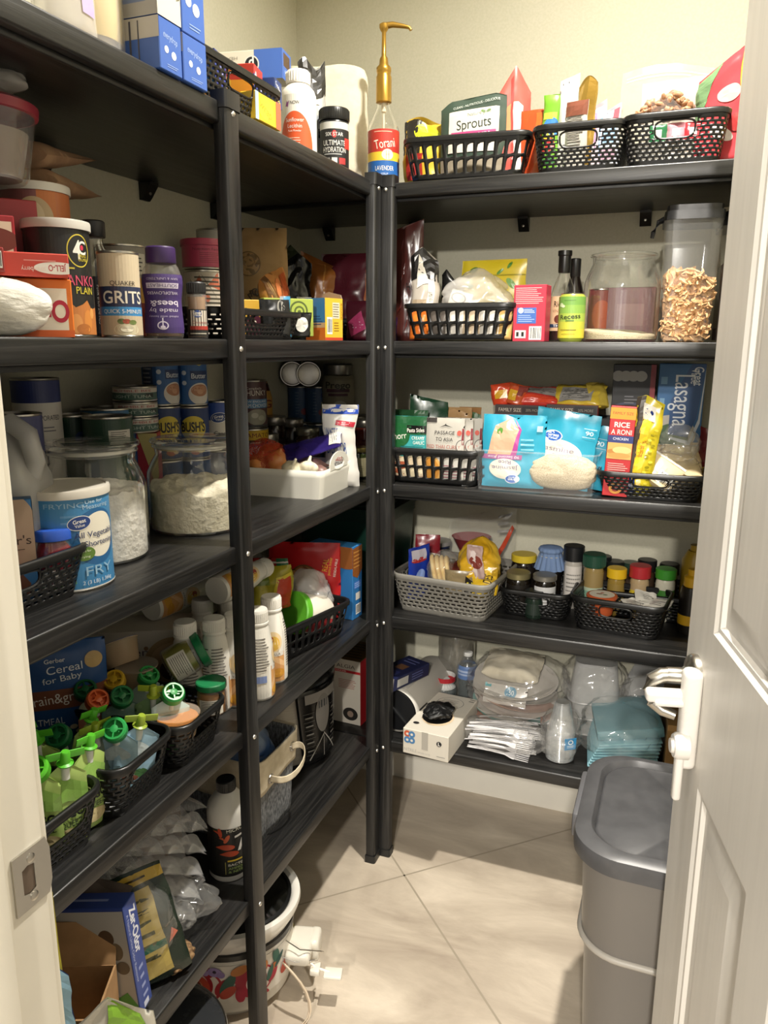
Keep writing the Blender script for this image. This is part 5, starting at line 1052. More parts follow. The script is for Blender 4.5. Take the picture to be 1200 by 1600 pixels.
# jars in the dark behind the onions
for k, (u, x, r, v, c, lidc, lb) in enumerate(((430, .05, .036, 650, '#241a14', '#8f8b84', 'dark jar with a metal lid behind the onions, left'), (458, .09, .034, 654, '#2a1d15', '#8a867f', 'dark jar with a metal lid behind the onions, right'), (420, .0, .032, 677, '#7c6a56', '#a5a19a', 'jar with a pale label just behind the onions'), (482, .03, .033, 668, '#3c2a1c', '#8d8a7c', 'brown jar beside the waste bag'), (570, -.02, .034, 655, '#6a2a20', '#77736a', 'red sauce jar behind the right corner'), (548, -.32, .04, 628+20, '#5c3a2c', '#6c685f', 'brown lidded jar under the big white sauce jar'))):
    if k in (4,): q = at(2, u, y=.20)
    elif k == 5: q = at(2, 560, y=.30)
    else: q = at(2, u, y=x)
    H = tall(q, v)
    bottle('sauce_jar', lb, 'jar', q, [(r-.002, 0), (r, .004), (r, H*.74), (r*.82, H*.86)], [(r*.9, H*.85), (r*.93, H*.86), (r*.93, H*.98), (r*.88, H), (.001, H)], towards(q), M(c, .12), M(lidc, .3, .8), (H*.2, H*.62, c), [('r', .38, .1, .66, .9, '#7d4a3a' if k == 4 else c), ('t', 'Classico', .52, .6, .2, '#c9a878' if k == 4 else '#6a5a48', .2)])
# blue cans row below horizontal cans
q = at(2, 482, y=.28); Hc = tall(q, 604)
for k, (u, lb) in enumerate(((470, 'left'), (497, 'right'))):
    q = at(2, u, y=.32)
    can('vegetable_can', f'blue can in the dark corner, {lb} one under the cans lying on their side', 'can', q, .0365, .11, towards(q), '#31476a', [('l', .4, .3, .5, .85, 6, '#6a7f9c')], gC)
    can('vegetable_can', f'blue can standing on the {lb} corner can', 'can', up(q, .111), .0365, max(.05, Hc-.112), towards(q), '#33517c', [('e', .56, .3, .1, .1, '#8c3a4c'), ('l', .44, .2, .5, .9, 8, '#6a7f9c')]+([('e', .6, .8, .12, .1, '#22386c'), ('r', .55, 0, .7, .6, '#8d9478')] if k else []), gC)
for k, (u, lb) in enumerate(((464, 'left can lying on its side in the corner stack'), (489, 'right can lying on its side in the corner stack'))):
    q = at(2, u, y=.27)
    can('vegetable_can', lb, 'can', (q.x, q.y-.02, z2+Hc+.038), .0365, .10, 0, '#4a5560', [], gC, rot=(-PI/2, 0, .0+towards(q)))
q = at(2, 529, y=.33); H = tall(q, 568)
bottle('sauce_jar', 'big cream sauce jar with black and maroon lettering in the far corner', 'jar', q, [(.046, 0), (.049, .005), (.049, H*.84), (.040, H*.90)], [(.043, H*.89), (.044, H*.90), (.044, H*.985), (.040, H), (.001, H)], towards(q), GLASS, M('#8d8a84', .3, .8), (H*.55, H*.88, '#8d8670'), [('t', 'Prego', .5, .72, .2, '#262018', .26, 0, .02), ('r', .38, .50, .62, .60, '#4f2a3a'), ('r', .40, .38, .60, .46, '#4f2a3a'), ('e', .52, .12, .2, .12, '#b5ae98')], fill=(H*.86, M('#a39a80', .5)))
# white tray with onions and garlic
pl = at(2, 497, x=-.055)
Lt = .30; tz = -.03
def tray():
    t = thing('storage_tray', 'white plastic tray with a round handle hole, holding onions and garlic', 'tray', (-.041-.147, -.267+.105, z2), .05)
    m = M('#dedbd0', .38)
    w_, d_, h_ = Lt, .21, .066
    mb = MB()
    def P(s, v): x, y = rrect(w_, d_, .014, s); k = .95+.05*v; return (x*k, y*k, v*h_)
    mb.grid(P, 96, 4, None, closeu=True); mb.add([P(i/96, 0) for i in range(96)], [tuple(range(96))])
    mb.build('tray_wall', m, t, smooth=30, solid=.003, merge=.0001)
    mb = MB(); n = 30; out = []; inn = []
    for i in range(n):
        a = 2*PI*i/n; inn.append((.032*cos(a)*1.0, .015*sin(a)))
        out.append((.056*cos(a), min(.028, .028*sin(a)) if sin(a) > -.2 else -.012+0*a))
    for xx in (w_/2*1.0,):
        mb.add([(xx, a, h_+.006+b) for a, b in out]+[(xx, a, h_+.006+b) for a, b in inn]+[(xx-.003, a, h_+.006+b) for a, b in out]+[(xx-.003, a, h_+.006+b) for a, b in inn],
               [(i, (i+1) % n, n+(i+1) % n, n+i) for i in range(n)]+[(2*n+i, 2*n+(i+1) % n, 3*n+(i+1) % n, 3*n+i) for i in range(n)]+[(i, (i+1) % n, 2*n+(i+1) % n, 2*n+i) for i in range(n)]+[(n+i, n+(i+1) % n, 3*n+(i+1) % n, 3*n+i) for i in range(n)])
    mb.build('handle', m, t, smooth=30)
    return t
tray()
def netm(name, c, dark):
    m = bpy.data.materials.new(name); m.use_nodes = True; nt = m.node_tree; b = bsdf(m)
    tc = nt.nodes.new('ShaderNodeTexCoord'); v = nt.nodes.new('ShaderNodeTexVoronoi'); v.feature = 'DISTANCE_TO_EDGE'; v.inputs['Scale'].default_value = 260
    nt.links.new(tc.outputs['Object'], v.inputs['Vector'])
    r = nt.nodes.new('ShaderNodeMath'); r.operation = 'LESS_THAN'; r.inputs[1].default_value = dark; nt.links.new(v.outputs['Distance'], r.inputs[0])
    nt.links.new(r.outputs[0], b.inputs['Alpha']); b.inputs['Base Color'].default_value = lin(c)+(1,); b.inputs['Roughness'].default_value = .35; return m
ON = noisy('yellow_onion_skin', '#a8562c', '#cf8a4c', 14, .35, .2, .001, stretch=(1, 1, .3))
for k, (u, x, v, lb) in enumerate(((402, -.2, 712, 'yellow onion in the red net at the left of the white tray'), (425, -.19, 700, 'yellow onion in the red net, second from the left'), (412, -.15, 690, 'yellow onion at the back of the red net'))):
    q = at(2, u, y=x, z=z2+.05)
    o = MB().lathe([(.001, 0), (.016, .002), (.030, .016), (.033, .032), (.028, .046), (.014, .056), (.006, .060), (.003, .066)], 28).build('onion', ON, smooth=60)
    tag(o, lb, 'onion', 'onions in the white tray', loc=(q.x, q.y, z2+.032+.010*k), rot=(.3*k, .25, k))
q = at(2, 415, y=-.17, z=z2+.05)
sack('net_bag', 'red net bag around the onions in the white tray', 'net bag', (q.x, q.y, z2+.006), (.13, .13, .118), netm('red_net', '#b8402c', .11), rz=.2, seed=8, amp=.008, dome=2.0)
SH = noisy('shallot_skin', '#6a4a46', '#8f6f64', 20, .4, .3, .001)
for k, (u, x, zz, lb) in enumerate(((458, -.15, .06, 'shallot lying at the back of the purple net'), (474, -.17, .055, 'middle shallot in the purple net'), (492, -.15, .06, 'shallot leaning against the tray handle'), (470, -.13, .085, 'top shallot in the purple net'), (500, -.19, .05, 'small shallot near the handle hole'))):
    q = at(2, u, y=x, z=z2+zz)
    o = MB().lathe([(.001, -.024), (.012, -.021), (.019, -.006), (.018, .008), (.010, .022), (.004, .032), (.002, .038)], 22).build('shallot', SH, smooth=60)
    tag(o, lb, 'shallot', 'shallots in the white tray', loc=q, rot=(1.1+.3*k, .6*k, k*1.3))
q = at(2, 470, y=-.15, z=z2+.08)
NETP = netm('purple_net', '#3a2a6a', .13)
pouch('net_bag', 'purple bag with a white tag lying over the shallots', 'net bag', (q.x-.055, q.y-.005, z2+.075), .10, .16, .04, 0, '#2f2560', [('r', .15, .82, .85, 1.0, '#d3cec6'), ('l', .25, .84, .8, .95, 4, '#77737a')], rot=(-1.25, .25, -1.2), mat=thin('purple_film', '#3d2f80', .62, .15), seed=93, wr=1.5)
GAR = noisy('garlic_white', '#d6ccb0', '#e8e0c8', 12, .5, .3, .001, stretch=(3, 3, .4))
for k, (u, x, lb) in enumerate(((455, -.215, 'garlic bulb at the front of the white tray, left'), (480, -.218, 'garlic bulb at the front of the white tray, right'))):
    q = at(2, u, y=x, z=z2+.06)
    mb = MB()
    def PG(a, v):
        an = 2*PI*a; r = .027*(sin(PI*min(1, v*1.04))**.7 if v < .96 else .12)*(1+.10*abs(sin(an*4)))*(1-.25*v); return (r*cos(an), r*sin(an), v*.042)
    mb.grid(PG, 40, 16, None, closeu=True); mb.tube([(0, 0, .038), (.001, 0, .046), (.003, .001, .056)], [.006, .004, .003], 8)
    o = mb.build('garlic_bulb', GAR, smooth=60); tag(o, lb, 'garlic', 'garlic bulbs in the white tray', loc=(q.x, q.y, z2+.046), rot=(.5*(1-2*k), .5, k))
# waste digester bag
p = at(2, 532, x=-.075)
pouch('powder_bag', 'white bag of waste powder with a blue top band and tall blue letters', 'bag', p, .092, tall(p, 632), .055, towards(p, -12), '#cfccc6', [('r', 0, .89, 1, 1, '#2a49a3'), ('t', 'safe for people, pets & wildlife', .5, .945, .022, '#c6d0ea', .8), ('p', [(.42, .76), (.44, .82), (.98, .79), (.96, .73)], '#b32a3c'), ('l', .48, .755, .9, .795, 2, '#e0b9bd'), ('t', 'WASTE', .30, .66, .13, '#28427c', .42, 0, .0), ('t', 'DIGESTOR', .42, .48, .14, '#28427c', .66, 0, .0), ('t', 'DIGESTER', .5, .35, .045, '#a8402c', .5), ('t', 'CONCENTRATE', .5, .285, .05, '#333', .6), ('l', .5, .2, .8, .22, 1, '#555')], seed=94, wr=1.6, pinch=.35, rough=.3, sealh=.1)
p = at(2, 561, x=-.055); p = at(2, 560, y=.06); r = .030; H = tall(p, 698)
bottle('olive_jar', 'small green olive jar with a gold lid and cream label beside the corner post', 'jar', p, [(r-.002, 0), (r, .004), (r, H*.78), (r*.86, H*.86)], [(r*.92, H*.85), (r*.94, H*.86), (r*.94, H*.98), (r*.9, H), (.001, H)], towards(p), GLASS, M('#9a8a50', .3, .8), (H*.08, H*.68, '#bdb48e'), [('e', .42, .80, .2, .2, '#9c2f22'), ('l', .46, .2, .6, .6, 4, '#8d8560')], fill=(H*.80, M('#3d4a1a', .2)))
# ---------------- middle shelf, back wall
q0, q1 = at(2, 611, y=.012), at(2, 722, y=.012)
basket('black slotted plastic basket of soup and pasta pouches on the middle shelf', ((q0.x+q1.x)/2+.015, .122, z2), .0, (q1.x-q0.x)+.055, .22, .092, 'slot', handle=())
bx_ = (q0.x+q1.x)/2+.015
q = at(2, 640, y=.045, z=z2+.005)
pouch('soup_pouch', 'teal and green pasta sides pouch in the slotted basket', 'pouch', q, .092, tall(q, 650), .022, .0, '#3a9a9a', [('r', 0, .72, 1, 1, '#1f5632'), ('e', .12, .70, .22, .19, '#1f5a30'), ('t', 'Knorr', .17, .69, .10, '#e3e0d4', .5, 8), ('r', .42, .74, .98, .86, '#111'), ('t', 'Pasta Sides', .68, .79, .06, '#e9e6dc', .5, 3), ('t', 'CREAMY', .76, .67, .05, '#e6e3da', .36, 0, .02), ('t', 'GARLIC', .78, .60, .05, '#e6e3da', .32, 0, .02), ('l', .25, .48, .95, .55, 2, '#1d5c60'), ('r', .4, .38, 1, .44, '#d8d0b4'), ('r', 0, 0, 1, .38, '#cdbb9c'), ('e', .3, .2, .18, .1, '#a5563a'), ('e', .6, .15, .15, .08, '#d6c8a6'), ('r', 0, 0, 1, .08, '#7c2634')], seed=101, rough=.28, wr=.7)
gP = 'white curry pouches in the slotted basket'
for k, (u, y, lb) in enumerate(((694, .040, 'front white curry pouch with hand-drawn lettering'), (708, .062, 'second white curry pouch, just behind the front one'), (722, .084, 'third white curry pouch, behind the other two'))):
    q = at(2, u, y=y, z=z2+.005)
    pouch('curry_pouch', lb, 'pouch', q, .098, tall(q, 653), .018, 0, '#b9b5ac', [('r', .0, .93, .28, 1, '#3a3634'), ('p', [(.35, .855), (.5, .90), (.52, .92), (.53, .9), (.7, .86), (.5, .885)], '#22201f'), ('t', 'PASSAGE', .5, .78, .055, '#2b2a28', .52, 0, 0), ('t', 'TO ASIA', .5, .68, .055, '#2b2a28', .45, 0, 0), ('e', .88, .78, .035, .04, '#cf5a4c'), ('t', 'RED THAI CURRY', .48, .565, .055, '#a85a4c', .88, 0, 0), ('t', 'SIMMER SAUCE', .4, .48, .03, '#3a3a3a', .4), ('e', .12, .2, .2, .22, '#d6a55c'), ('e', .12, .2, .16, .18, '#c98a3a'), ('e', .96, .58, .09, .1, '#35302f'), ('e', .96, .58, .08, .09, '#b9b5ac'), ('l', .4, .08, .9, .3, 5, '#8f5a62'), ('r', .95, .6, 1, .85, '#7d2630')], gP, seed=102+k, rough=.35, wr=.4, sealh=.04)
for k, (u, y, w_, v, c, ar, lb, rz) in enumerate(((633, .10, .12, 640, '#234a2c', [('r', .7, .2, 1, 1, '#2c5638')], 'dark green pasta packet behind the teal pouch', 0), (668, .13, .10, 622, '#1f3d2a', [], 'folded dark green packet poking up behind the curry pouches', .2), (700, .15, .12, 636, '#a3825a', [('r', 0, 0, .3, 1, '#274a30')], 'tan and green packet behind the curry pouches', 0), (732, .17, .06, 636, '#8f6a44', [('r', .4, .5, 1, 1, '#3d5a3a')], 'small brown and green packet at the right of the slotted basket', 0))):
    q = at(2, u, y=y, z=z2+.005); pouch('pasta_packet', lb, 'packet', q, w_, tall(q, v), .02, rz, c, ar, 'pasta packets on the middle shelf', seed=110+k, wr=1.2, top=(lambda u: .02*(.5-u)) if k == 1 else None)
# clear bin with rice pouches
q0, q1 = at(2, 741, y=.012), at(2, 923, y=.012)
Wb = q1.x-q0.x; xc = (q0.x+q1.x)/2+.004
t = thing('clear_bin', 'clear plastic bin packed with teal rice pouches', 'bin', (xc, .16, z2), .0)
mb = MB(); mb.grid(lambda s, v: (lambda x, y: (x*(.95+.05*v), y*(.95+.05*v), v*.098))(*rrect(Wb+.012, .30, .012, s)), 80, 4, None, closeu=True); mb.add([(x*.95, y*.95, .001) for x, y in [rrect(Wb+.012, .30, .012, i/40) for i in range(40)]], [tuple(range(40))])
mb.build('bin_wall', CLEAR, t, smooth=30)
mb = MB(); mb.tube([(lambda x, y: (x, y, .098))(*rrect(Wb+.016, .304, .014, i/60)) for i in range(60)], .0022, 8, closed=True); mb.build('rim', CLEAR, t)
TE = '#2f9cba'
jr = [('e', .42, .40, .34, .20, '#ddd8c8'), ('t', 'Jasmine', .42, .44, .06, '#8a7f96', .5), ('t', 'Rice', .42, .36, .05, '#8a7f96', .2)]
gR = 'teal rice pouches in the clear bin'
q = at(2, 800, y=.045, z=z2+.006)
pouch('rice_pouch', 'upside-down teal rice pouch at the left of the clear bin', 'pouch', q, .152, tall(q, 648), .028, .05, TE, [('p', [(.08, .42), (.2, .85), (.45, .96), (.58, .8), (.45, .42)], '#d9a98c'), ('p', [(.45, .42), (.58, .8), (.5, .95), (.62, .8), (.55, .44)], '#b04a94'), ('e', .28, .78, .04, .05, '#4f8a34'), ('r', 0, .39, .65, .455, '#a35a92'), ('t', '90 Second Rice', .36, .42, .035, '#e6dcea', .5, 180), ('e', .38, .26, .22, .14, '#ddd8c8'), ('t', 'Jasmine', .38, .27, .055, '#7d6f8c', .42, 180), ('t', 'Rice', .38, .35, .05, '#7d6f8c', .2, 180)]+[('e', .5, .125, .10, .06, '#d9dce2'), ('e', .5, .125, .09, .052, '#2c5fb0'), ('t', 'Great', .5, .115, .035, '#eef1f6', .14, 180), ('t', 'Value', .5, .145, .025, '#eef1f6', .12, 180), ('r', .86, .78, .95, .86, '#a9d0dc'), ('l', .62, .5, .9, .7, 3, '#7cc0d0')], gR, seed=120, rough=.22, wr=1.0, rot=None)
q = at(2, 862, y=.060, z=z2+.014)
pouch('rice_pouch', 'teal rice pouch leaning in the middle of the clear bin', 'pouch', (q.x+.01, q.y, q.z), .150, tall(q, 641), .028, 0, TE, [('e', .40, .44, .34, .19, '#ddd8c8'), ('t', 'Jasmine', .42, .50, .065, '#8a7f96', .52), ('t', 'Rice', .46, .41, .05, '#8a7f96', .2), ('e', .32, .66, .12, .075, '#d9dce2'), ('e', .32, .66, .105, .065, '#2c5fb0'), ('t', 'Great', .32, .675, .04, '#eef1f6', .17), ('t', 'Value', .32, .635, .03, '#eef1f6', .15), ('r', .0, .24, .9, .30, '#a35a92'), ('t', '90 Second', .3, .27, .03, '#e6dcea', .3), ('t', '90', .86, .76, .05, '#cfe6ee', .12), ('r', .76, .70, .96, .71, '#a9d0dc'), ('r', .76, .81, .96, .82, '#a9d0dc')], gR, seed=121, rough=.22, wr=1.0, rot=(0, .13, 0))
q = at(2, 916, y=.095, z=z2+.012)
pouch('rice_pouch', 'teal rice pouch at the right of the clear bin, behind the white rice bag', 'pouch', (q.x-.02, q.y, q.z), .13, tall(q, 660), .028, 0, TE, [('e', .3, .35, .32, .18, '#ddd8c8'), ('t', '90', .72, .72, .07, '#cfe6ee', .16), ('r', .6, .64, .85, .65, '#a9d0dc'), ('r', .6, .79, .85, .80, '#a9d0dc')], gR, seed=122, rough=.22, wr=1.0, rot=(0, .16, 0))
q = at(2, 868, y=.028, z=z2+.005)
RB = noisy('rice_bag_grain', '#b3a184', '#d3c6aa', 420, .4, .5, .0015, detail=3)
o = sack('rice_bag', 'clear bag of pale long grain rice lying in the front of the clear bin', 'bag', (q.x+.012, .052, z2+.006), (Wb*.60, .052, .088), RB, seed=11, amp=.006, sc=16, dome=3.2, pw=.5)
q = at(2, 905, y=.03)
# black organiser box with rice mixes behind
q0, q1 = at(2, 772, y=.33), at(2, 1000, y=.33)
mb = MB(); wB = q1.x-q0.x; zt = tall(q0, 628)
for (a, b, c, d) in ((-wB/2, -.06, -wB/2+.003, .06), (wB/2-.003, -.06, wB/2, .06), (-wB/2, -.06, wB/2, -.057), (-wB/2, .057, wB/2, .06)): mb.box(((a+c)/2, (b+d)/2, zt*.42), (c-a, d-b, zt*.84))
o = mb.build('organiser_bin', M('#141414', .4)); tag(o, 'black organiser bin behind the rice pouches', 'bin', loc=((q0.x+q1.x)/2, .33, z2))
for k, (u0, u1, lb) in enumerate(((771, 848, 'left red and dark rice mix box behind the pouches'), (849, 928, 'right red and dark rice mix box behind the pouches'))):
    a, b = at(2, u0, y=.235), at(2, u1, y=.235)
    carton('rice_mix_box', lb, 'box', ((a.x+b.x)/2, .24, z2+.005), (b.x-a.x-.002, .035, tall(a, 631)-.005), 0, '#b8303a', {'front': [('r', 0, .865, 1, 1, '#3a2f2c'), ('t', 'FAMILY SIZE', .3, .93, .05, '#c9bfae', .45), ('r', .55, .885, .98, .98, '#1f1c1b'), ('t', '20% MORE', .77, .93, .035, '#8a8478', .3), ('t', "ZATARAIN'S", .52, .79, .06, '#e0dad0', .7, 0, .02)]}, 'rice mix boxes on the middle shelf')
q = at(2, 820, y=.26)
hz_ = tall(q, 634)
for k, (u, v, w_, c, ar, rt, lb) in enumerate(((786, 602, .055, '#c9482a', [('r', .2, .3, .8, .7, '#d0a02c')], (0, -.15, .1), 'small orange packet upright on the rice mix boxes'), (802, 592, .05, '#b8502c', [('r', .1, .2, .5, .7, '#cda02f'), ('r', .5, .5, 1, 1, '#7c3a34')], (0, .25, .2), 'second small orange packet on the rice mix boxes'), (835, 612, .13, '#b53a30', [('l', .3, .4, .9, .8, 4, '#3a3030'), ('r', 0, .0, 1, .25, '#c9442c'), ('r', .35, .35, .95, .85, '#8d8680')], (-.9, 0, .1), 'orange noodle packet lying on the rice mix boxes'), (900, 612, .13, '#c2a83a', [('r', .15, .1, .8, .8, '#8f8c86'), ('l', .2, .2, .75, .75, 6, '#3a3a3a')], (-.8, 0, -.1), 'yellow and silver noodle packet lying on the rice mix boxes'), (938, 616, .05, '#b09a40', [], (-.7, 0, .5), 'end of a gold packet right of the noodle packets'))):
    q = at(2, u, y=.25, z=z2+hz_+.004); pouch('noodle_packet', lb, 'packet', (q.x, .25, z2+hz_+.003), w_, (.055 if k < 2 else .075), .03, 0, c, ar, 'packets on the rice mix boxes', rot=rt, seed=130+k, rough=.25, wr=2)
# basket with rice box, beans, bread
q0, q1 = at(2, 932, y=.012), at(2, 1092, y=.012)
basket('black woven basket of rice, beans and bread packs at the right of the middle shelf', ((q0.x+q1.x)/2+.004, .125, z2), 0, q1.x-q0.x+.012, .21, .062, 'weave', handle=('front',))
q = at(2, 960, y=.045, z=z2+.004)
carton('rice_box', 'narrow red boxed rice with white and yellow lettering in the right basket', 'box', q, (.056, .032, tall(q, 634)), .05, '#b2262a', {'front': [('r', .0, .86, 1, .985, '#dd8f2a'), ('t', 'FAMILY SIZE', .5, .925, .03, '#7c2418', .8), ('t', 'RICE', .5, .80, .055, '#efe8dc', .6, 0, .02), ('t', 'A RONI', .5, .72, .055, '#efe8dc', .8, 0, .02), ('r', 0, .60, 1, .68, '#28336c'), ('t', 'CHICKEN', .5, .645, .028, '#dde0ea', .6), ('r', .02, .42, .98, .60, '#d0a25a'), ('e', .3, .5, .08, .03, '#b07a3a'), ('e', .6, .52, .1, .04, '#e0bd7c'), ('e', .5, .46, .12, .03, '#c98f4a'), ('l', .1, .22, .9, .38, 7, '#e0b0a6'), ('e', .5, .09, .07, .06, '#c98c3a'), ('e', .5, .09, .04, .035, '#8c2a1e')], 'left': [('r', 0, 0, 1, 1, '#a3252a')]}, rot=(.0, .04, .05))
q = at(2, 993, y=.055, z=z2+.004)
pouch('bean_bag', 'tall yellow bag of black beans with a clear side in the right basket', 'bag', q, .062, tall(q, 622), .04, -.1, '#b9a823', [('r', 0, 0, .33, 1, '#4a443c'), ('r', .3, .12, .62, .8, '#d8b32c'), ('t', 'Black Beans Frijoles Negros', .47, .5, .055, '#8c4a1c', .6, 84), ('r', .12, .05, .42, .2, '#1f2f5c'), ('t', 'GOYA', .26, .125, .05, '#e3e4ea', .13, 84), ('r', .3, .78, .75, .93, '#cdc8bc'), ('e', .5, .86, .05, .03, '#24346c')]+[('e', .7+.08*((k*7) % 3)/1, .1+.055*k, .02, .014, ('#8f8418', '#d0c040')[k % 2]) for k in range(12)], seed=140, rough=.2, wr=1.6, top=lambda u: .025*(.3-abs(u-.3)), rot=(0, .08, -.1))
PITA = noisy('flatbread', '#cdb88f', '#e2d0ac', 30, .6, .3, .001)
for k, (u, v, y, w_, rt, lb) in enumerate(((1035, 722, .11, .10, (-.9, .12, -.25), 'cream bread pack on top of the right basket, upper left'), (1062, 735, .075, .115, (-.95, -.2, .3), 'cream bread pack lying across the right basket'), (1018, 742, .055, .085, (-.5, .5, -.3), 'cream bread pack with a bar code at the front of the right basket'), (1060, 708, .15, .10, (-.9, 0, .1), 'cream bread pack at the back of the right basket'))):
    q = at(2, u, y=y, z=z2+.05); zz = tall(Vector((q.x, q.y, z2)), v+16)
    pouch('bread_pack', lb, 'packet', (q.x, y, z2+max(.03, zz-.01)), w_, .075, .045, 0, '#d6c39c', [('r', .0, .3, .12, .6, '#b02f2c'), ('r', .3, .4, .6, .7, '#ddd0a6'), ('r', 0, .92, 1, 1, '#e6e1d6')]+([('b', .5, .15, .95, .55)] if k == 2 else [('l', .15, .2, .5, .6, 4, '#a38d6c')]), 'bread packs in the right basket', rot=rt, seed=145+k, rough=.3, wr=1.6, mat=None, n=(16, 14))
q = at(2, 1050, y=.16, z=z2+.004)
sack('food_bag', 'thin clear bag rising behind the bread packs', 'bag', (q.x, .15, z2+.02), (.12, .09, tall(q, 655)-.02), FILM, seed=14, amp=.02, sc=12)
for k, (u0, u1, y, v, c, ar, lb) in enumerate(((947, 1012, .325, 569, '#17171a', [('r', .88, 0, 1, 1, '#a03038'), ('e', .12, .90, .05, .045, '#a9a7a2'), ('e', .3, .90, .05, .045, '#a9a7a2'), ('e', .48, .90, .05, .045, '#a9a7a2'), ('e', .66, .90, .05, .045, '#a9a7a2'), ('e', .42, .42, .26, .26, '#3a3f5a'), ('e', .42, .42, .24, .24, '#1b1b1f'), ('e', .45, .40, .18, .20, '#8c5648'), ('t', 'DREAM', .6, .56, .07, '#b9b4aa', .45), ('l', .3, .66, .6, .74, 3, '#77757a')], 'tall black and red pasta box standing at the back right'), (1016, 1087, .30, 568, '#1f5f94', [('r', .0, .0, 1, .33, '#8d857a'), ('e', .34, .42, .2, .16, '#b8b2a6'), ('e', .38, .40, .13, .11, '#42603c'), ('r', .10, .05, .62, .30, '#a88a7c'), ('e', .3, .25, .12, .06, '#9c4a44'), ('e', .5, .22, .1, .05, '#c9a68f'), ('r', .72, 0, .97, .36, '#cdb795'), ('e', .8, .2, .03, .03, '#9c5a3a'), ('e', .88, .28, .03, .03, '#9c5a3a'), ('e', .85, .1, .03, .03, '#9c5a3a'), ('p', [(.35, .40), (.75, .37), (.92, .55), (1, .98), (1, .88), (.96, .52), (.78, .335), (.35, .38)], '#c9d0d8'), ('p', [(.3, .42), (.72, .40), (.88, .56), (1, 1), (.7, 1), (.3, .7)], '#1c4a80'), ('t', 'Lasagna', .58, .70, .15, '#dfe3e8', .42, -90, .02), ('t', 'Great', .86, .90, .07, '#dfe3e8', .15, -90), ('t', 'Value', .78, .90, .06, '#dfe3e8', .12, -90), ('l', .06, .6, .2, .95, 2, '#6f9cc0')], 'tall blue lasagna box standing at the back right'))):
    a, b = at(2, u0, y=y-.03), at(2, u1, y=y-.03)
    carton('pasta_box', lb, 'box', ((a.x+b.x)/2, y, z2), (b.x-a.x, .05, tall(a, v)), .0, c, {'front': ar})
q = at(2, 1096, y=.10)
pouch('snack_bag', 'dark red bag top beside the door edge', 'bag', (q.x+.035, .18, z2), .10, tall(q, 672), .05, -.2, '#5c1f24', [('r', 0, 0, 1, .4, '#a8843a')], seed=150, rough=.25, wr=2, top=lambda u: -.03*u)
# ---------------- fourth shelf, left side
z3 = SZ[3]
basket('black woven basket nearest the door frame, full of apple sauce pouches', (-.150, -1.092, z3), HALF, .148, .26, .090, 'weave', handle=('front',))
basket('black woven basket of baby food pouches with round caps', (-.150, -.928, z3), HALF+.06, .148, .26, .088, 'weave', handle=('front',))
basket('black woven basket of baby food jars and tubs beside the front post', (-.145, -.775, z3), HALF+.04, .145, .26, .082, 'weave', handle=('front',))
def spout(mb, c, k, col, r=.0145):
    """wheel-shaped or winged cap of a squeeze pouch; k 'wheel' or 'wing'"""
    m = M(col, .35); n0 = len(mb.v)
    if k == 'wheel':
        mb.lathe([(r*.75, 0), (r, .003), (r, .016), (r*.88, .019), (r*.72, .019), (r*.70, .010), (.001, .010)], 28, mat=m)
        mb.lathe([(r*.32, .010), (r*.32, .018), (.001, .019)], 16, mat=m)
        for a in range(4): mb.box((r*.5*cos(a*HALF), r*.5*sin(a*HALF), .016), (r*.5 if a % 2 == 0 else .0022, r*.5 if a % 2 else .0022, .004), 0, m)
    else:
        mb.lathe([(r*.75, 0), (r*.8, .002), (r*.5, .004), (r*.45, .019), (r*.35, .021), (.001, .021)], 20, mat=m)
        mb.box((0, 0, .015), (r*3.6, .0022, .012), .003, m)
    return n0
def squeeze(label, p, col, cap, k, rz=0, h=.125, w_=.065, ops=(), tilt=(.0, .0), group='baby food squeeze pouches', seed=1, mat=None):
    t, P = pouch('squeeze_pouch', label, 'pouch', p, w_, h, .022, rz, col, ops, group, seed=seed, rough=.25, wr=.9, top=lambda u: .022*(1-abs(2*u-1)), rot=(tilt[0], tilt[1], rz), mat=mat, n=(12, 16))
    mb = MB(); mb.lathe([(.006, h-.004), (.006, h+.026)], 14); spt = mb.build('spout', M('#d9dcd2', .4), t)
    mb = MB(); spout(mb, 0, k, cap, .019 if k == 'wheel' else .0145); o = mb.build('cap', parent=spt, smooth=35); o.location = (0, 0, h+.018); o.rotation_euler = ((.65 if k == 'wheel' else .15), 0, 0)
    return t
GG = [('r', 0, .62, 1, .85, '#8fb85a'), ('t', 'GOGO', .5, .50, .12, '#1e241c', .8, 8, .03), ('t', 'SQUEEZ', .55, .36, .08, '#3d4a34', .6, 8), ('e', .6, .2, .2, .1, '#c9b98a')]
for k, (u, x, v, kind, tl, lb) in enumerate(((62, -.075, 1215, 'wheel', (0, .0), 'apple sauce pouch at the left of the near basket'), (98, -.055, 1200, 'wing', (0, .05), 'front apple sauce pouch with an upright green winged cap'), (130, -.06, 1190, 'wing', (0, .12), 'apple sauce pouch at the right of the near basket'), (80, -.13, 1205, 'wing', (.1, -.1), 'apple sauce pouch behind, its wide green cap lying flat'), (60, -.17, 1200, 'wing', (.1, -.2), 'apple sauce pouch at the back left of the near basket'), (112, -.14, 1215, 'wing', (.2, .15), 'apple sauce pouch at the back right of the near basket'))):
    q = at(3, u, x=x, z=z3+.09); q.z = z3+.004
    squeeze(lb, q, '#a9c46c', '#56b52c', kind, towards(q, -20+30*(k % 3)), h=.105+.004*(k % 2), ops=GG, tilt=tl, group='apple sauce pouches', seed=160+k, w_=.058)
LG = [('r', 0, 0, 1, .5, '#9fc4d6'), ('e', .5, .7, .25, .1, '#c9d8dc'), ('e', .4, .3, .15, .08, '#7a4a3a'), ('e', .65, .35, .12, .08, '#4f7a4a')]
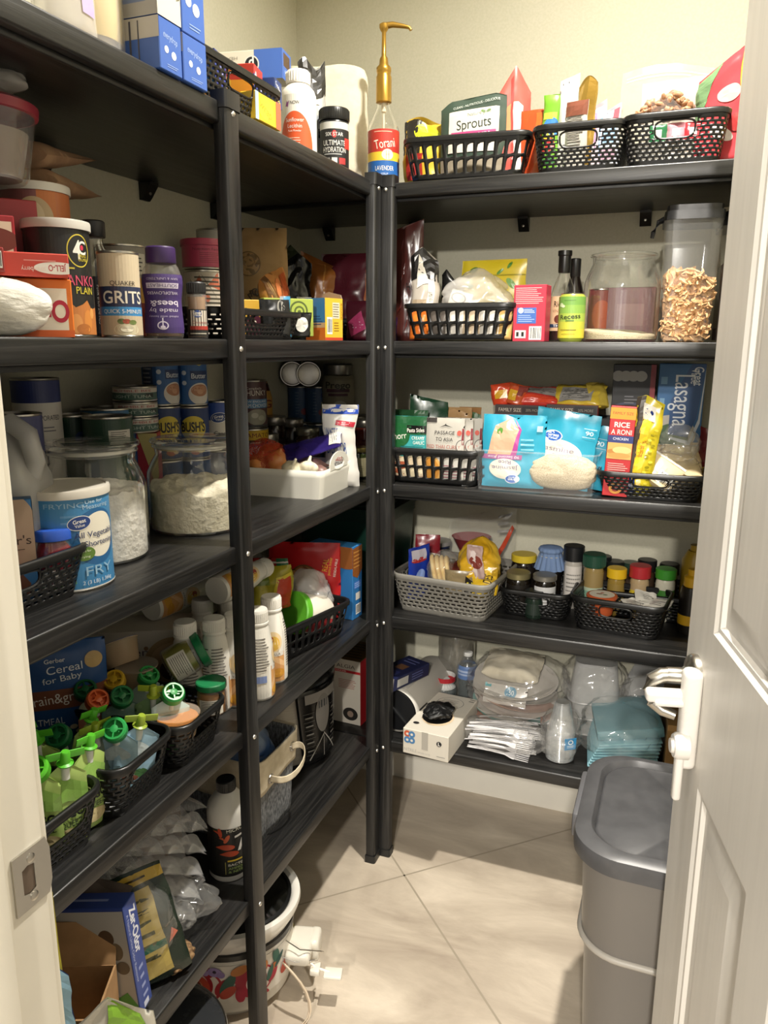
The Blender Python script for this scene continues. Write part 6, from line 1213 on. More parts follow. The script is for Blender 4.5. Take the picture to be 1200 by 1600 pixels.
for k, (u, v, x, c, cap, kind, tl, ops, lb) in enumerate((
    (122, 1163, -.13, '#5f7f7c', '#1f6a3c', 'wheel', (.35, -.3), [('l', .1, .1, .9, .8, 5, '#8fa8a4')], 'pouch with a dark green round cap leaning left in the middle basket'),
    (138, 1110, -.21, '#3f5a50', '#1d5c34', 'wheel', (.1, -.1), (), 'dark green capped pouch at the back left of the middle basket'),
    (147, 1138, -.175, '#8a5c4a', '#d2602a', 'wheel', (.2, -.05), (), 'pouch with an orange round cap in the middle basket'),
    (181, 1127, -.19, '#6f7a68', '#c9a42a', 'wheel', (.1, .0), (), 'pouch with a yellow round cap in the middle basket'),
    (186, 1145, -.145, '#5f7a70', '#1f6e3c', 'wheel', (.2, .0), (), 'pouch with a green round cap in the centre of the middle basket'),
    (151, 1180, -.10, '#59705c', '#8aa32c', 'wing', (.15, -.1), (), 'pouch with an olive winged cap at the front left of the middle basket'),
    (176, 1170, -.085, '#a9c9d8', '#2c9a4c', 'wheel', (.3, .1), LG, 'pale blue pouch with a bright green round cap in the middle basket'),
    (197, 1160, -.065, '#a3c6da', '#93a836', 'wing', (.1, .25), LG, 'pale blue pouch with a large olive winged cap in the middle basket'),
    (222, 1105, -.15, '#7c8f84', '#2a8f44', 'wheel', (0, .1), (), 'pouch with a green cap at the back right of the middle basket'),
    (232, 1110, -.10, '#7c9a6a', '#a9bd3a', 'wing', (0, .1), (), 'pouch with a yellow green winged cap at the right of the middle basket'),
    (252, 1120, -.075, '#c3d6d2', '#2c9444', 'wheel', (0, .22), [('l', .15, .3, .85, .8, 6, '#6f9a9a'), ('e', .5, .2, .2, .1, '#4f9a4a')], 'pale label pouch with a light green round cap at the right front'))):
    q = at(3, u, x=x, z=z3+.13); q.z = z3+.006
    h = tall(Vector((q.x, q.y, z3)), v)-.040
    squeeze(lb, q, c, cap, kind, towards(q, (-15, 10, 25)[k % 3]), h=min(.135, max(.09, h)), ops=ops, tilt=(tl[0]*.5, tl[1]*.7), seed=170+k)
# stage label: baby cereal pouch
q = at(3, 106, x=-.250)
pouch('baby_cereal_pouch', 'tall blue baby cereal pouch with a brown band behind the pouch baskets', 'pouch', q, .150, min(.30, tall(q, 1002)), .07, towards(q, -4), '#244f88', [('r', 0, .46, 1, .62, '#7c4a34'), ('t', 'Gerber', .45, .86, .034, '#dfe3e8', .22, 2), ('t', 'Cereal', .55, .79, .065, '#e9ecef', .38, 4, .0), ('t', 'for Baby', .52, .71, .05, '#e9ecef', .42, 6, .0), ('e', .86, .83, .07, .07, '#c9a86a'), ('t', 'Grain&grow', .46, .55, .08, '#efe9e0', .72, 4, .0), ('t', 'OATMEAL', .30, .36, .055, '#e3e6ea', .42, 2), ('e', .8, .42, .1, .07, '#cfd2b8'), ('e', .86, .36, .08, .05, '#4f8a3c'), ('e', .74, .36, .05, .05, '#a8503c'), ('t', 'Whole', .25, .2, .04, '#9fb6d4', .2), ('e', .6, .3, .03, .02, '#d9cdb0'), ('e', .66, .26, .03, .02, '#d9cdb0')], seed=190, rough=.3, wr=.7)
q = at(3, 50, x=-.20)
carton('cereal_box', 'dark blue box edge beside the tall baby cereal pouch', 'box', (q.x-.10, q.y+.02, z3), (.08, .06, .27), towards(q, 30), '#1d3d63', {'front': [('l', .2, .2, .8, .8, 7, '#4a6a94')]})
# meal replacement carton and shakes
q0, q1 = at(3, 172, x=-.30), at(3, 276, x=-.24)
c = carton('shake_carton', 'white drinks carton with a dark word and a vanilla picture at the back', 'box', (-.295, at(3, 225, x=-.26).y+.03, z3), (.27, .10, tall(at(3, 225, x=-.26), 985)), .52, '#bdb5a8', {'front': [('t', 'Replacement', .36, .70, .11, '#5c5058', .6), ('e', .80, .48, .42, .42, '#a38a66'), ('e', .80, .50, .34, .32, '#b89c78'), ('e', .77, .42, .15, .15, '#5c3a34'), ('e', .74, .55, .06, .06, '#cfc2ae'), ('e', .6, .75, .03, .03, '#8a6a4c')]})
WB = M('#e0ddd4', .32)
def shake(label, p, rot=None, rz=0, ex=0):
    r = .0305; H = .187
    pr = [(r-.003, 0), (r, .004), (r+.0008, .02), (r, .085), (r*.94, .115), (r*.72, .148), (r*.62, .158), (r*.62, .163)]
    def rr_(v): z = .006+.142*v; return r if z < .085 else (r-(r*.28)*((z-.085)/.063)**1.3)
    t = thing('shake_bottle', label, 'bottle', p, rz, 'white nutrition shake bottles', rot)
    MB().lathe(pr, 36).build('body', WB, t, smooth=50)
    mb = MB(); mb.lathe([(r*.70, .156), (r*.73, .157), (r*.73, .160), (r*.69, .162), (r*.69, .184), (r*.64, .187), (.001, .187)], 36)
    for k in range(36):
        a = 2*PI*k/36; mb.box((r*.69*cos(a), r*.69*sin(a), .173), (.0014, .0014, .018), 0)
    mb.build('cap', WB, t, smooth=30)
    def rr2(v):
        z = .006+.142*v
        for (a, za), (b, zb) in zip(pr, pr[1:]):
            if za <= z <= zb and zb > za: return a+(b-a)*(z-za)/(zb-za)
        return r
    W, Hh, F = cylW(rr2, .006, .148)
    art(t, [('r', 0, 0, .36, 1, '#e4e0d6'), ('r', .62, 0, 1, 1, '#e4e0d6'), ('r', .36, 0, .62, .46, '#cf9a62'), ('p', [(.36, .2), (.5, .42), (.62, .3), (.62, .22), (.5, .32), (.36, .1)], '#e0b684'), ('e', .49, .62, .14, .16, '#dfc79c'), ('e', .50, .60, .09, .11, '#d9b04a'), ('e', .47, .66, .04, .05, '#9c3a30'), ('r', .37, .40, .61, .47, '#d8d3c9'), ('t', 'VANILLA', .49, .435, .035, '#6a6258', .16), ('e', .44, .1, .1, .07, '#d9a03a'), ('e', .54, .14, .1, .07, '#c98f35'), ('t', 'Nutrition', .70, .93, .03, '#2b2826', .08), ('l', .65, .2, .78, .9, 18, '#55504a'), ('l', .80, .3, .95, .9, 14, '#66615a'), ('t', 'Facts', .70, .88, .03, '#2b2826', .06), ('l', .03, .2, .16, .9, 18, '#55504a'), ('l', .18, .4, .34, .9, 12, '#66615a'), ('r', .19, .24, .30, .34, '#7c8fc0')], W, Hh, F, cut=.0055)
    return t
proto = shake('tall white shake bottle right of the front post, nearest the shelf edge', at(3, 427, x=-.062))
proto.rotation_euler.z = towards(proto.location, 6)
def copy_tree(o, parent=None):
    c = o.copy(); COL.objects.link(c)
    if parent: c.parent = parent
    for ch in list(o.children): copy_tree(ch, c)
    return c
def shakes(label, loc, rz=0, rot=None):
    c = copy_tree(proto); c.location = loc; c['label'] = label; c.rotation_euler = rot if rot else (0, 0, rz); return c
for u, x, ex, lb in ((406, -.048, 100, 'white shake bottle right of the front post, nutrition table to the front'), (340, -.10, 100, 'front white shake bottle left of the post, fine print to the front'), (296, -.14, 100, 'white shake bottle behind the basket, leftmost of those standing'), (322, -.185, 60, 'white shake bottle at the back between two front ones'), (366, -.13, 0, 'white shake bottle with its yellow picture showing, just left of the post'), (372, -.075, 15, 'white shake bottle half hidden by the front post')):
    q = at(3, u, x=x); shakes(lb, q, towards(q, ex))
zt = z3+.187
q = at(3, 325, x=-.14, z=z3+.22)
def lay(phi, spin, el=0.0): return (Matrix.Rotation(phi, 3, 'Z') @ Matrix.Rotation(-HALF+el, 3, 'X') @ Matrix.Rotation(spin, 3, 'Z')).to_euler()
q = at(3, 338, x=-.135, z=z3+.22)
shakes('white shake bottle lying on the standing ones, its base to the viewer', (q.x, q.y, z3+.187+.030), rot=lay(-.05, 1.2))
q = at(3, 215, x=-.26, z=z3+.25)
shakes('white shake bottle lying on the carton, its base to the left', (-.27, at(3, 232, x=-.27, z=z3+.24).y, tall(at(3, 225, x=-.26), 985)+z3+.031), rot=lay(-.12, 1.6))
# baby food in the third basket
def babyjar(label, p, col, rot=None, rz=0, lab=True):
    r = .028; H = .062
    return bottle('baby_food_jar', label, 'jar', p, [(r-.003, 0), (r, .004), (r, H*.62), (r*.9, H*.78)], [(r*.98, H*.80), (r*1.0, H*.82), (r*1.0, H*.97), (r*.94, H), (r*.9, H-.001), (.001, H-.001)], rz, GLASS, M('#1f7a4a', .35), (H*.08, H*.58, None), [('r', .36, .05, .62, .95, '#d9d6cb'), ('l', .38, .1, .6, .9, 8, '#55504a')] if lab else [], fill=(H*.70, M(col, .35)), group='baby food jars', rot=rot)
q = at(3, 331, x=-.055, z=z3+.06); babyjar('baby food jar of beige puree with a green lid at the right front', (q.x, q.y, z3+.038), '#a3774c', rz=towards(q))
q = at(3, 288, x=-.09, z=z3+.06); babyjar('baby food jar low in the basket, only its green lid showing', (q.x-.03, q.y, z3+.020), '#8c7a3a', rz=towards(q))
q = at(3, 262, x=-.155, z=z3+.09); t = babyjar('baby food jar of green puree lying on its side, green lid to the right', (q.x, q.y, z3+.105), '#7c7a32', rot=(.0, 1.15, .75)); t.scale = (1.25, 1.25, 1.25)
def tub(label, p, col, lid, r=.036, rot=None):
    t = thing('food_tub', label, 'tub', p, 0, 'small tubs of baby food', rot)
    mb = MB(); mb.lathe([(r*.72, 0), (r*.80, .003), (r, .040), (r*1.06, .042), (r*1.06, .0435)], 36, cap1=False); mb.build('tub_wall', thin('tub_wall', '#d8c2a0', .55, .2), t)
    mb = MB(); mb.lathe([(r*.70, .001), (r*.95, .036), (.001, .037)], 30); mb.build('contents', M(col, .6), t)
    mb = MB(); mb.lathe([(r*1.05, .0436), (r*1.05, .0442), (.001, .0442)], 36); mb.build('foil_lid', FILM if lid == 'clear' else M(lid, .3, .3), t)
    return t
q = at(3, 282, x=-.045, z=z3+.07); tub('tub of orange puree at the front of the jar basket', (q.x-.005, q.y, z3+.045), '#d98a2a', 'clear')
q = at(3, 215, x=-.175, z=z3+.1); tub('beige tub with a silver lid between the two baskets', (q.x, q.y, z3+.090), '#8a6a48', '#8d8478')
q = at(3, 192, x=-.21, z=z3+.12); t = tub('tub tilted on another tub, its dark blue lid to the front', (q.x, q.y, z3+.125), '#94693c', '#2a4470', r=.040, rot=(-.25, -.45, .2))
q = at(3, 190, x=-.22, z=z3+.06); tub('plain beige tub under the tilted blue-lidded one', (q.x, q.y, z3+.075), '#8a6a48', '#9a8468', r=.038)
q = at(3, 230, x=-.23); carton('shelf_riser', 'dark carton behind the jar basket', 'box', (-.315, -.86, z3), (.14, .09, .07), HALF, '#2a2320', {'front': [('l', .2, .2, .8, .8, 3, '#55483c')]})
# crisps, nuts
q = at(3, 372, x=-.24, z=z3+.2)
pouch('nut_bag', 'red and white bag behind the lying shake bottles', 'bag', at(3, 368, x=-.27), .085, tall(at(3, 368, x=-.27), 882), .05, .5, '#b8b2a8', [('p', [(.1, .7), (.3, .98), (.5, .75), (.3, .62)], '#a8283a'), ('r', .55, .66, .9, .98, '#a8283a'), ('t', 'MED', .5, .8, .12, '#8c1a2a', .7, 0, .03), ('r', 0, .5, 1, .55, '#7c2a30')], seed=200)
pouch('nut_bag', 'red and green nut bag with white lettering right of the front post', 'bag', at(3, 412, x=-.22), .13, tall(at(3, 412, x=-.22), 872), .05, towards(at(3, 412, x=-.22), -8), '#a3322c', [('r', .78, 0, 1, 1, '#2a6a44'), ('t', 'EMERALD', .40, .84, .12, '#e0d8d0', .72, 4, .02), ('r', 0, .94, 1, .96, '#d9cfc6')], seed=201, rough=.25)
q = at(3, 425, x=-.15)
pouch('chip_bag', 'yellow and red crisp bag crumpled between the shakes and the red biscuit bag', 'bag', (q.x, q.y, z3+.10), .10, .10, .06, towards(q, 10), '#a39a2c', [('p', [(.45, .0), (.55, .7), (.9, .8), (1, .0)], '#b8402a'), ('p', [(.42, .0), (.55, .75), (.95, .85), (.95, .78), (.6, .66), (.5, 0)], '#cdb93a'), ('r', 0, .6, .4, .9, '#6a7a2a')], seed=202, rough=.25, wr=3)
q = at(3, 402, x=-.16)
o = sack('food_bag', 'grey clear bag showing above the nut bag', 'bag', (at(3, 405, x=-.30).x, at(3, 405, x=-.30).y, z3+.02), (.10, .06, tall(at(3, 405, x=-.30), 862)-.02), FILMW, seed=21)
bsk = basket('black slotted plastic basket holding a green-lidded tub on the fourth shelf', (-.137, -.252, z3), HALF-.22, .275, .19, .085, 'slot', handle=())
q = at(3, 470, x=-.19, z=z3+.07)
t = thing('biscuit_canister', 'white canister with a bright green lid lying in the slotted basket', 'canister', at(3, 457, x=-.11, z=z3+.082)-Vector((-.0323, -.0884, .0307)), 0, None, (math.radians(72), 0, -.35))
mb = MB(); mb.lathe([(.046, -.0), (.047, .002), (.047, .085), (.045, .088), (.001, .088)], 40); mb.build('body', M('#d9d4c6', .4), t)
# axis rotated so the lid faces the aisle-left
W, Hh, F = cylW(.0475, .004, .084)
art(t, [('l', .1, .1, .4, .9, 5, '#6a8a3a'), ('r', .6, 0, .75, 1, '#c9464a'), ('t', 'Gerber', .5, .5, .3, '#4a5a3a', .3, 90), ('r', .3, 0, .36, 1, '#8fae4a')]*1, W, Hh, F, cut=.0055)
mb = MB(); mb.lathe([(.048, .080), (.051, .082), (.051, .096), (.048, .099), (.038, .0975), (.001, .0975)], 44); o = mb.build('green_lid', M('#5aa62c', .35), t)
carton('card_tag', 'small bright green card seen through the slotted basket corner', 'card', (-.095, -.358, z3+.028), (.022, .002, .03), .3, '#5cb030', {})
q = at(3, 492, x=-.12, z=z3+.06)
sack('bread_bag', 'crumpled clear bag of bread behind the green-lidded canister', 'bag', (-.125, -.175, z3+.012), (.13, .13, .150), FILMW, seed=23, amp=.02, sc=13)
q = at(3, 492, x=-.20)
pouch('biscuit_bag', 'bright red biscuit bag with two brown rounds in the fourth shelf corner', 'bag', (-.165, -.095, z3+.005), .185, tall(Vector((-.165, -.095, z3)), 850), .045, .30, '#b31f22', [('e', .50, .52, .19, .20, '#6a4226'), ('e', .50, .52, .17, .18, '#8f6238'), ('e', .36, .46, .19, .20, '#5f3c22'), ('e', .36, .46, .175, .185, '#96693c'), ('t', 'REAL', .80, .72, .07, '#d9a32c', .18, 82), ('t', 'peanut butter', .86, .70, .04, '#d9a32c', .25, 82), ('t', 'RESEALABLE', .94, .68, .03, '#e6d8d0', .25, 82)], seed=205, rough=.22, wr=.9)
q = at(3, 549, x=-.03)
carton('waffle_box', 'narrow blue box with a waffle picture standing beside the corner posts', 'box', (-.105, -.035, z3), (.13, .050, tall(Vector((-.045, -.07, z3)), 857)), -.10, '#2b6fae', {'front': [('e', .85, .95, .3, .25, '#8a5226')], 'right': [('p', [(0, .62), (0, .98), (1, 1), (1, .66), (.5, .56)], '#8a5226'), ('l', .1, .7, .9, .95, 5, '#b8803f'), ('r', .15, .42, .9, .52, '#4a7ac9'), ('l', .2, .43, .85, .51, 3, '#a9c0e6'), ('r', .3, .26, .8, .36, '#d9d6cf'), ('b', .3, .06, .85, .2)], 'top': [('r', 0, 0, 1, 1, '#3b86c4')]})
# dark green lidded tub in the corner
t = thing('storage_tub', 'tall ribbed dark green tub with a lid in the corner of the fourth shelf', 'tub', (at(3, 560, y=.225).x, .225, z3))
mb = MB(); n = 120
def PT(u, v):
    x, y = rrect(.285, .285, .05, u); k = .88+.10*v; rb = 1+(.006 if (int(u*n*2) % 2 and .08 < v < .8) else 0); return (x*k*rb, y*k*rb, v*.25)
mb.grid(PT, n*2, 10, None, closeu=True); mb.add([PT(i/48, 0) for i in range(48)], [tuple(range(48))]); DG = M('#16392f', .35); mb.build('tub_wall', DG, t, smooth=25)
mb = MB(); mb.prism([rrect(.30, .30, .05, i/64) for i in range(64)], .25, .262); mb.prism([rrect(.285, .285, .05, i/64) for i in range(64)], .225, .25); mb.prism([rrect(.24, .24, .04, i/64) for i in range(64)], .262, .268); mb.build('lid', M('#123027', .35), t, smooth=30)
# ---------------- fourth shelf, back wall
basket('grey woven plastic basket of bread and biscuits on the fourth shelf', (.168, .168, z3), -.10, .275, .27, .105, 'weave2', col='#77746d', handle=('left', 'right'), rough=.5)
gx, gy = .168, .168
t, _ = pouch('biscuit_bag', 'shiny blue biscuit bag at the left of the grey basket', 'bag', (gx-.095, gy-.045, z3+.02), .09, .145, .035, 1.2, '#1f3fb0', [('e', .4, .45, .15, .1, '#8fa8e0', 30), ('r', .1, .75, .7, .95, '#b8b4c0'), ('e', .4, .75, .2, .05, '#a33')], seed=210, rough=.18, metal=.2, wr=1.6)
pouch('snack_bag', 'small maroon and white bag behind the blue one in the grey basket', 'bag', (gx-.10, gy+.05, z3+.05), .07, .125, .03, .3, '#7c1f28', [('e', .5, .5, .3, .1, '#cfc6b8'), ('r', 0, 0, 1, .3, '#d9d2c0')], seed=211)
bn = noisy('pale_bread', '#d9b878', '#ecd6a2', 25, .7)
for k in range(4):
    mb = MB(); mb.lathe([(.001, -.005), (.042, -.0055), (.046, -.002), (.046, .002), (.042, .0055), (.001, .006)], 32)
    o = mb.build('rice_cake', bn, smooth=50); tag(o, 'pale round cake standing on edge in the clear pack of the grey basket', 'rice cake', 'rice cakes in the grey basket', loc=(gx-.052+.0135*k, gy-.035, z3+.098), rot=(0, 1.35, .25))
o = sack('cake_bag', 'clear pack around the pale round cakes in the grey basket', 'bag', (gx-.028, gy-.03, z3+.045), (.085, .11, .115), FILM, seed=25, amp=.006)
mb = MB(); mb.lathe([(.001, -.02), (.040, -.02), (.045, -.012), (.045, .012), (.040, .02), (.001, .02)], 32)
o = mb.build('meat_pack', noisy('cured_meat', '#3a1a14', '#6a2c22', 40, .25), smooth=50); tag(o, 'dark red round pack next to the pale cakes in the grey basket', 'packet', loc=(gx+.012, gy-.03, z3+.085), rot=(0, 1.3, .2))
YB = noisy('yellow_bag_print', '#c99a1e', '#e0bf4a', 9, .25, .3, .002)
o = sack('bread_bag', 'crumpled yellow bread bag tied at the top in the grey basket', 'bag', (gx+.070, gy-.015, z3+.030), (.12, .14, .165), YB, seed=27, amp=.018, sc=12, rz=.3)
pouch('bag_tail', 'twisted pinkish end of the yellow bread bag, with two letters', 'bag', (gx+.075, gy-.088, z3+.108), .045, .085, .02, -.2, '#b59a94', [('r', .3, 0, .6, 1, '#cfc0bd'), ('e', .6, .5, .2, .2, '#7c3a30')], seed=212, wr=3, rough=.2)
pouch('bread_wrapper', 'yellow wrapper with dark letters at the right front of the grey basket', 'wrapper', (gx+.098, gy-.085, z3+.062), .065, .075, .03, .35, '#d9b22a', [('t', 'DES', .6, .6, .3, '#3a3018', .35, 75), ('r', 0, 0, .4, .4, '#e3c545'), ('r', .75, 0, 1, 1, '#b08c24')], seed=213, wr=2, rough=.25)
pouch('bread_wrapper', 'tan wrapper with a dark spotted corner at the front of the grey basket', 'wrapper', (gx+.035, gy-.095, z3+.060), .08, .065, .02, .1, '#8a7a5a', [('p', [(.6, 0), (.7, .8), (1, .5), (1, 0)], '#1f1c18'), ('e', .8, .3, .06, .06, '#d9c83a'), ('e', .88, .5, .05, .05, '#d9c83a'), ('e', .75, .5, .05, .05, '#d9c83a')], seed=214, wr=1.6)
q = at(3, 680, y=.34)
can('snack_canister', 'dark blue canister with a grey lid behind the grey basket contents', 'canister', (q.x, .345, z3), .042, tall(Vector((q.x, .345, z3)), 845), .1, '#1c2648', [('r', 0, .5, 1, .9, '#14181f'), ('e', .55, .4, .12, .1, '#a9a9b4')], lidc='#8f8c88')
q = at(3, 735, y=.34)
t = thing('plastic_bowl', 'red rim of a bowl behind the yellow bread bag', 'bowl', (q.x, .335, z3+.10))
MB().lathe([(.03, 0), (.055, .05), (.058, .052), (.054, .05), (.028, .003), (.001, .003)], 36).build('bowl', M('#8c2f33', .35), t)
pouch('zip_bag', 'open clear zip bag with an orange stripe standing behind the grey basket', 'zip bag', (at(3, 752, y=.36).x, .345, z3), .20, tall(Vector((at(3, 752, y=.36).x, .345, z3)), 800), .06, 0, '#fff', [('p', [(.72, .45), (.95, .8), (.98, .76), (.78, .42)], '#b5442c'), ('l', .75, .7, .95, .95, 3, '#8d8a86')], mat=FILM, seed=215, wr=2, rough=.2, top=lambda u: .06*(u-.5))
# jars and spices baskets
basket('black woven basket of dark jars with metal lids on the fourth shelf', (.392, .235, z3), -.02, .185, .24, .075, 'weave')
basket('empty-looking black woven basket of sachets at the front of the fourth shelf', (.608, .155, z3), -.12, .225, .165, .088, 'weave')
def jar3(u, v, y, r, lidc, lh, c, label, ops=None, band=None, name='jam_jar', cat='jar', metal=.6, dz=.0, ex=0, ribs=0, cr=1.0):
    q = at(3, u, y=y, z=z3+.09); q.z = z3+dz; H = tall(Vector((q.x, q.y, z3)), v)-dz
    return bottle(name, label, cat, q, [(r-.002, 0), (r, .004), (r, H-lh-.010), (r*.9, H-lh-.002)], [(r*cr, H-lh), (r*cr+.001, H-lh+.001), (r*cr+.001, H-.002), (r*cr-.001, H), (.001, H)], towards(q, ex), M(c, .12), M(lidc, .35, metal), band or (H*.15, H-lh-.014, c), ops or [], ribs=ribs)
WL = lambda c: [('r', .34, .0, .70, 1, c), ('l', .38, .2, .66, .8, 5, '#7d7a74')]
jar3(810, 893, .165, .031, '#8f8660', .016, '#17120d', 'dark jam jar with a dull gold lid, front left of the jar basket')
jar3(851, 897, .165, .030, '#8d8a82', .014, '#17120d', 'dark jam jar with a pale lid and white label, front right of the jar basket', WL('#c9c9c9'))
jar3(818, 865, .28, .034, '#cdb332', .020, '#1a1410', 'dark jar with a bright yellow lid at the back of the jar basket', metal=0)
jar3(836, 922, .14, .024, '#2a2d2b', .018, '#1d2a22', 'small black-lidded jar in front of the two metal lids', metal=0)
q = at(3, 860, y=.28, z=z3+.12); H = tall(Vector((q.x, q.y, z3)), 852)
t = thing('cloth_capped_jar', 'jar covered by a pale blue gathered cloth with a string', 'jar', (q.x, q.y, z3))
MB().lathe([(.030, 0), (.033, .004), (.033, H-.06), (.028, H-.045)], 32).build('body', M('#17130f', .15), t)
def PCc(u, v):
    a = 2*PI*u; g = abs(sin(a*7))*.004
    if v < .35: r = .040-.012*(v/.35)+g*(1.3-v*2); z = H-.065+.045*(v/.35)
    elif v < .8: r = .028+.005*sin((v-.35)/.45*PI)+g*.4; z = H-.020+.016*((v-.35)/.45)
    else: r = .028*(1-v)/.2; z = H-.004+.004*((v-.8)/.2)
    return (r*cos(a), r*sin(a), z)
mb = MB(); mb.grid(PCc, 84, 22, None, closeu=True); mb.build('cloth_cover', M('#6f86ac', .85), t, smooth=60)
mb = MB(); mb.tube([(.031*cos(2*PI*k/30), .031*sin(2*PI*k/30), H-.028) for k in range(30)], .0012, 6, closed=True); mb.build('string', M('#b9b4a6', .8), t)
jar3(895, 852, .26, .0235, '#16171a', .040, '#a9a49c', 'tall spice bottle with a big black cap, left of the dark green one', WL('#cfc9c2'), name='spice_bottle', cat='bottle', metal=0, cr=1.15)
jar3(927, 865, .235, .0255, '#16402f', .034, '#8f7a4c', 'spice bottle with a wide dark green ribbed cap', [('r', 0, 0, 1, .55, '#a9b8a0'), ('r', .3, .1, .7, .45, '#6f9a84')], name='spice_bottle', cat='bottle', metal=0, cr=1.12, ribs=40)
jar3(963, 887, .245, .0225, '#d2aa1e', .026, '#8a7234', 'spice bottle with a yellow cap', [('r', .3, 0, .7, .6, '#b39a4a')], name='spice_bottle', cat='bottle', metal=0, cr=1.1)
jar3(999, 883, .245, .0240, '#a3262c', .032, '#a58e6c', 'spice bottle with a red cap and a yellow and black label', [('r', .3, 0, .48, .75, '#cdb332'), ('r', .48, 0, .72, .75, '#1c1c20'), ('t', 'GOYA', .56, .36, .4, '#e3e0da', .18, 0, .02)], name='spice_bottle', cat='bottle', metal=0, cr=1.1)
jar3(1039, 888, .245, .0240, '#3a8a2c', .026, '#c9c6b4', 'spice bottle with a bright green cap and green label', [('r', 0, 0, 1, .82, '#3d7a2c'), ('r', .48, 0, .66, .3, '#a9a878')], name='spice_bottle', cat='bottle', metal=0, cr=1.05)
for k, (u, v, y, c, lb) in enumerate(((960, 876, .32, '#1c1f1d', 'black cap behind the yellow spice cap'), (985, 878, .34, '#24382c', 'dark green cap behind the red spice cap'), (1010, 874, .33, '#141416', 'black cap between the red and green spice caps'), (1045, 880, .34, '#141416', 'black cap behind the green spice cap'), (940, 868, .33, '#17181a', 'black cap behind the dark green spice bottle'))):
    jar3(u, v, y, .022, c, .03, '#3a2a1c', lb, name='spice_bottle', cat='bottle', metal=0, cr=1.1)
basket('black woven basket behind the spices, only its rim showing', (at(3, 1000, y=.28).x-.0, .30, z3), 0, .27, .17, .07, 'weave', handle=())
q = (.560, .135, z3+.080)
t = thing('dip_tub', 'round tub with an orange-rimmed lid in the front sachet basket', 'tub', q)
MB().lathe([(.028, -.045), (.036, -.003), (.0385, -.002), (.0385, .003), (.036, .0045), (.001, .0045)], 40).build('body', M('#b5552f', .4), t)
art(t, [('e', .5, .5, .39, .39, '#cfc8b8'), ('e', .42, .5, .1, .06, '#8c6a50'), ('e', .6, .45, .08, .05, '#5a6a4a'), ('e', .5, .62, .06, .04, '#a3402c')], .08, .08, lambda u, v, o: ((u-.5)*.08, (v-.5)*.08, .0046+o), name='lid_print')
for k, (dx, dy, dz, w_, rt, lb) in enumerate(((.060, -.010, .070, .055, (-1.15, .2, .2), 'white folded sachet on top of the front basket'), (.078, -.030, .066, .065, (-1.25, -.1, -.4), 'white crumpled sachet hanging at the right of the front basket'), (.04, -.035, .062, .05, (-1.35, .05, .5), 'white sachet lying flat in the front basket'))):
    pouch('sachet', lb, 'sachet', (.608+dx, .155+dy, z3+dz), w_, .045, .006, 0, '#c9c5bc', [('l', .15, .3, .8, .7, 3, '#77746e')], 'white sachets', rot=rt, seed=220+k, wr=1.8, n=(12, 12))
q = at(3, 1078, y=.17, z=z3+.1)
t = bottle('mustard_bottle', 'yellow and black squeeze bottle half hidden by the door edge', 'bottle', (q.x+.004, .17, z3), [(.026, 0), (.028, .01), (.028, .10), (.024, .12)], [(.019, .12), (.021, .122), (.021, .145), (.013, .15), (.013, .165), (.001, .165)], 0, M('#1a1714', .3), M('#d2a41e', .35), (.025, .05, '#d2a41e'))
q = at(3, 1080, y=.32, z=z3+.1)
bottle('lemon_bottle', 'yellow bottle behind the black and yellow one at the door edge', 'bottle', (q.x+.006, .32, z3), [(.03, 0), (.033, .01), (.033, .15), (.02, .175)], [(.015, .175), (.015, .19), (.001, .19)], 0, M('#b8962c', .35), M('#b8962c', .35), None)
# ---------------- bottom shelf, left side
z4 = SZ[4]
KRB = noisy('corrugated_card', '#a07c54', '#b08a60', 30, .8, .2, .001)
# multicooker
t = thing('multicooker', 'steel and black multicooker with a black control panel in the corner', 'cooker', (-.235, -.140, z4), towards((-.235, -.14), 46))
R = .150
MB().lathe([(R*.93, .0), (R*.95, .012), (R*.95, .02)], 56).build('base', M('#151515', .4), t, smooth=40)
MB().lathe([(R*.96, .02), (R, .028), (R, .20), (R*.99, .205)], 56).build('steel_body', noisy('brushed_steel', '#9b958a', '#a8a296', 8, .36, stretch=(1, 1, 30)), t, smooth=40)
MB().lathe([(R*1.03, .205), (R*1.05, .212), (R*1.04, .235), (R*.9, .262), (R*.45, .278), (R*.40, .292), (.001, .294)], 56).build('lid', M('#121212', .22), t, smooth=40)
def PP2(u, v):
    a = -PI/2+(u-.5)*1.0*(1-.18*(2*v-1)**2*0-.25*(1-v)); b = R+.012-.004*(2*u-1)**2; return (b*cos(a), b*sin(a), .022+.20*v)
mb = MB(); mb.grid(PP2, 20, 10); mb.build('control_panel', M('#141414', .18), t, smooth=50, solid=.016, off=-1)
def panF(u, v, o):
    a = -PI/2+(u-.5)*1.0*(1-.25*(1-v)); b = R+.0132-.004*(2*u-1)**2+o; return (b*cos(a), b*sin(a), .022+.20*v)
pan = [('r', .14, .82, .86, .95, '#7d7a76'), ('e', .5, .64, .13, .26, '#6f6c68'), ('r', .40, .72, .60, .82, '#1c2028')]
for k in range(6): pan += [('r', .08, .12+.115*k, .30, .121+.115*k+.003, '#5f5d59'), ('r', .70, .12+.115*k, .92, .121+.115*k+.003, '#5f5d59')]
for k in range(5): pan += [('l', .11, .15+.115*k, .27, .21+.115*k, 1, '#6a6863'), ('l', .73, .15+.115*k, .89, .21+.115*k, 1, '#6a6863')]
pan += [('p', [(.5, .36), (.12, .06), (.14, .05), (.5, .34)], '#8d8a84'), ('p', [(.5, .36), (.86, .06), (.88, .07), (.5, .38)], '#8d8a84'), ('p', [(.498, .36), (.498, .05), (.508, .05), (.508, .36)], '#8d8a84')]
art(t, pan, .15, .20, panF, cut=.008, base=.0006)
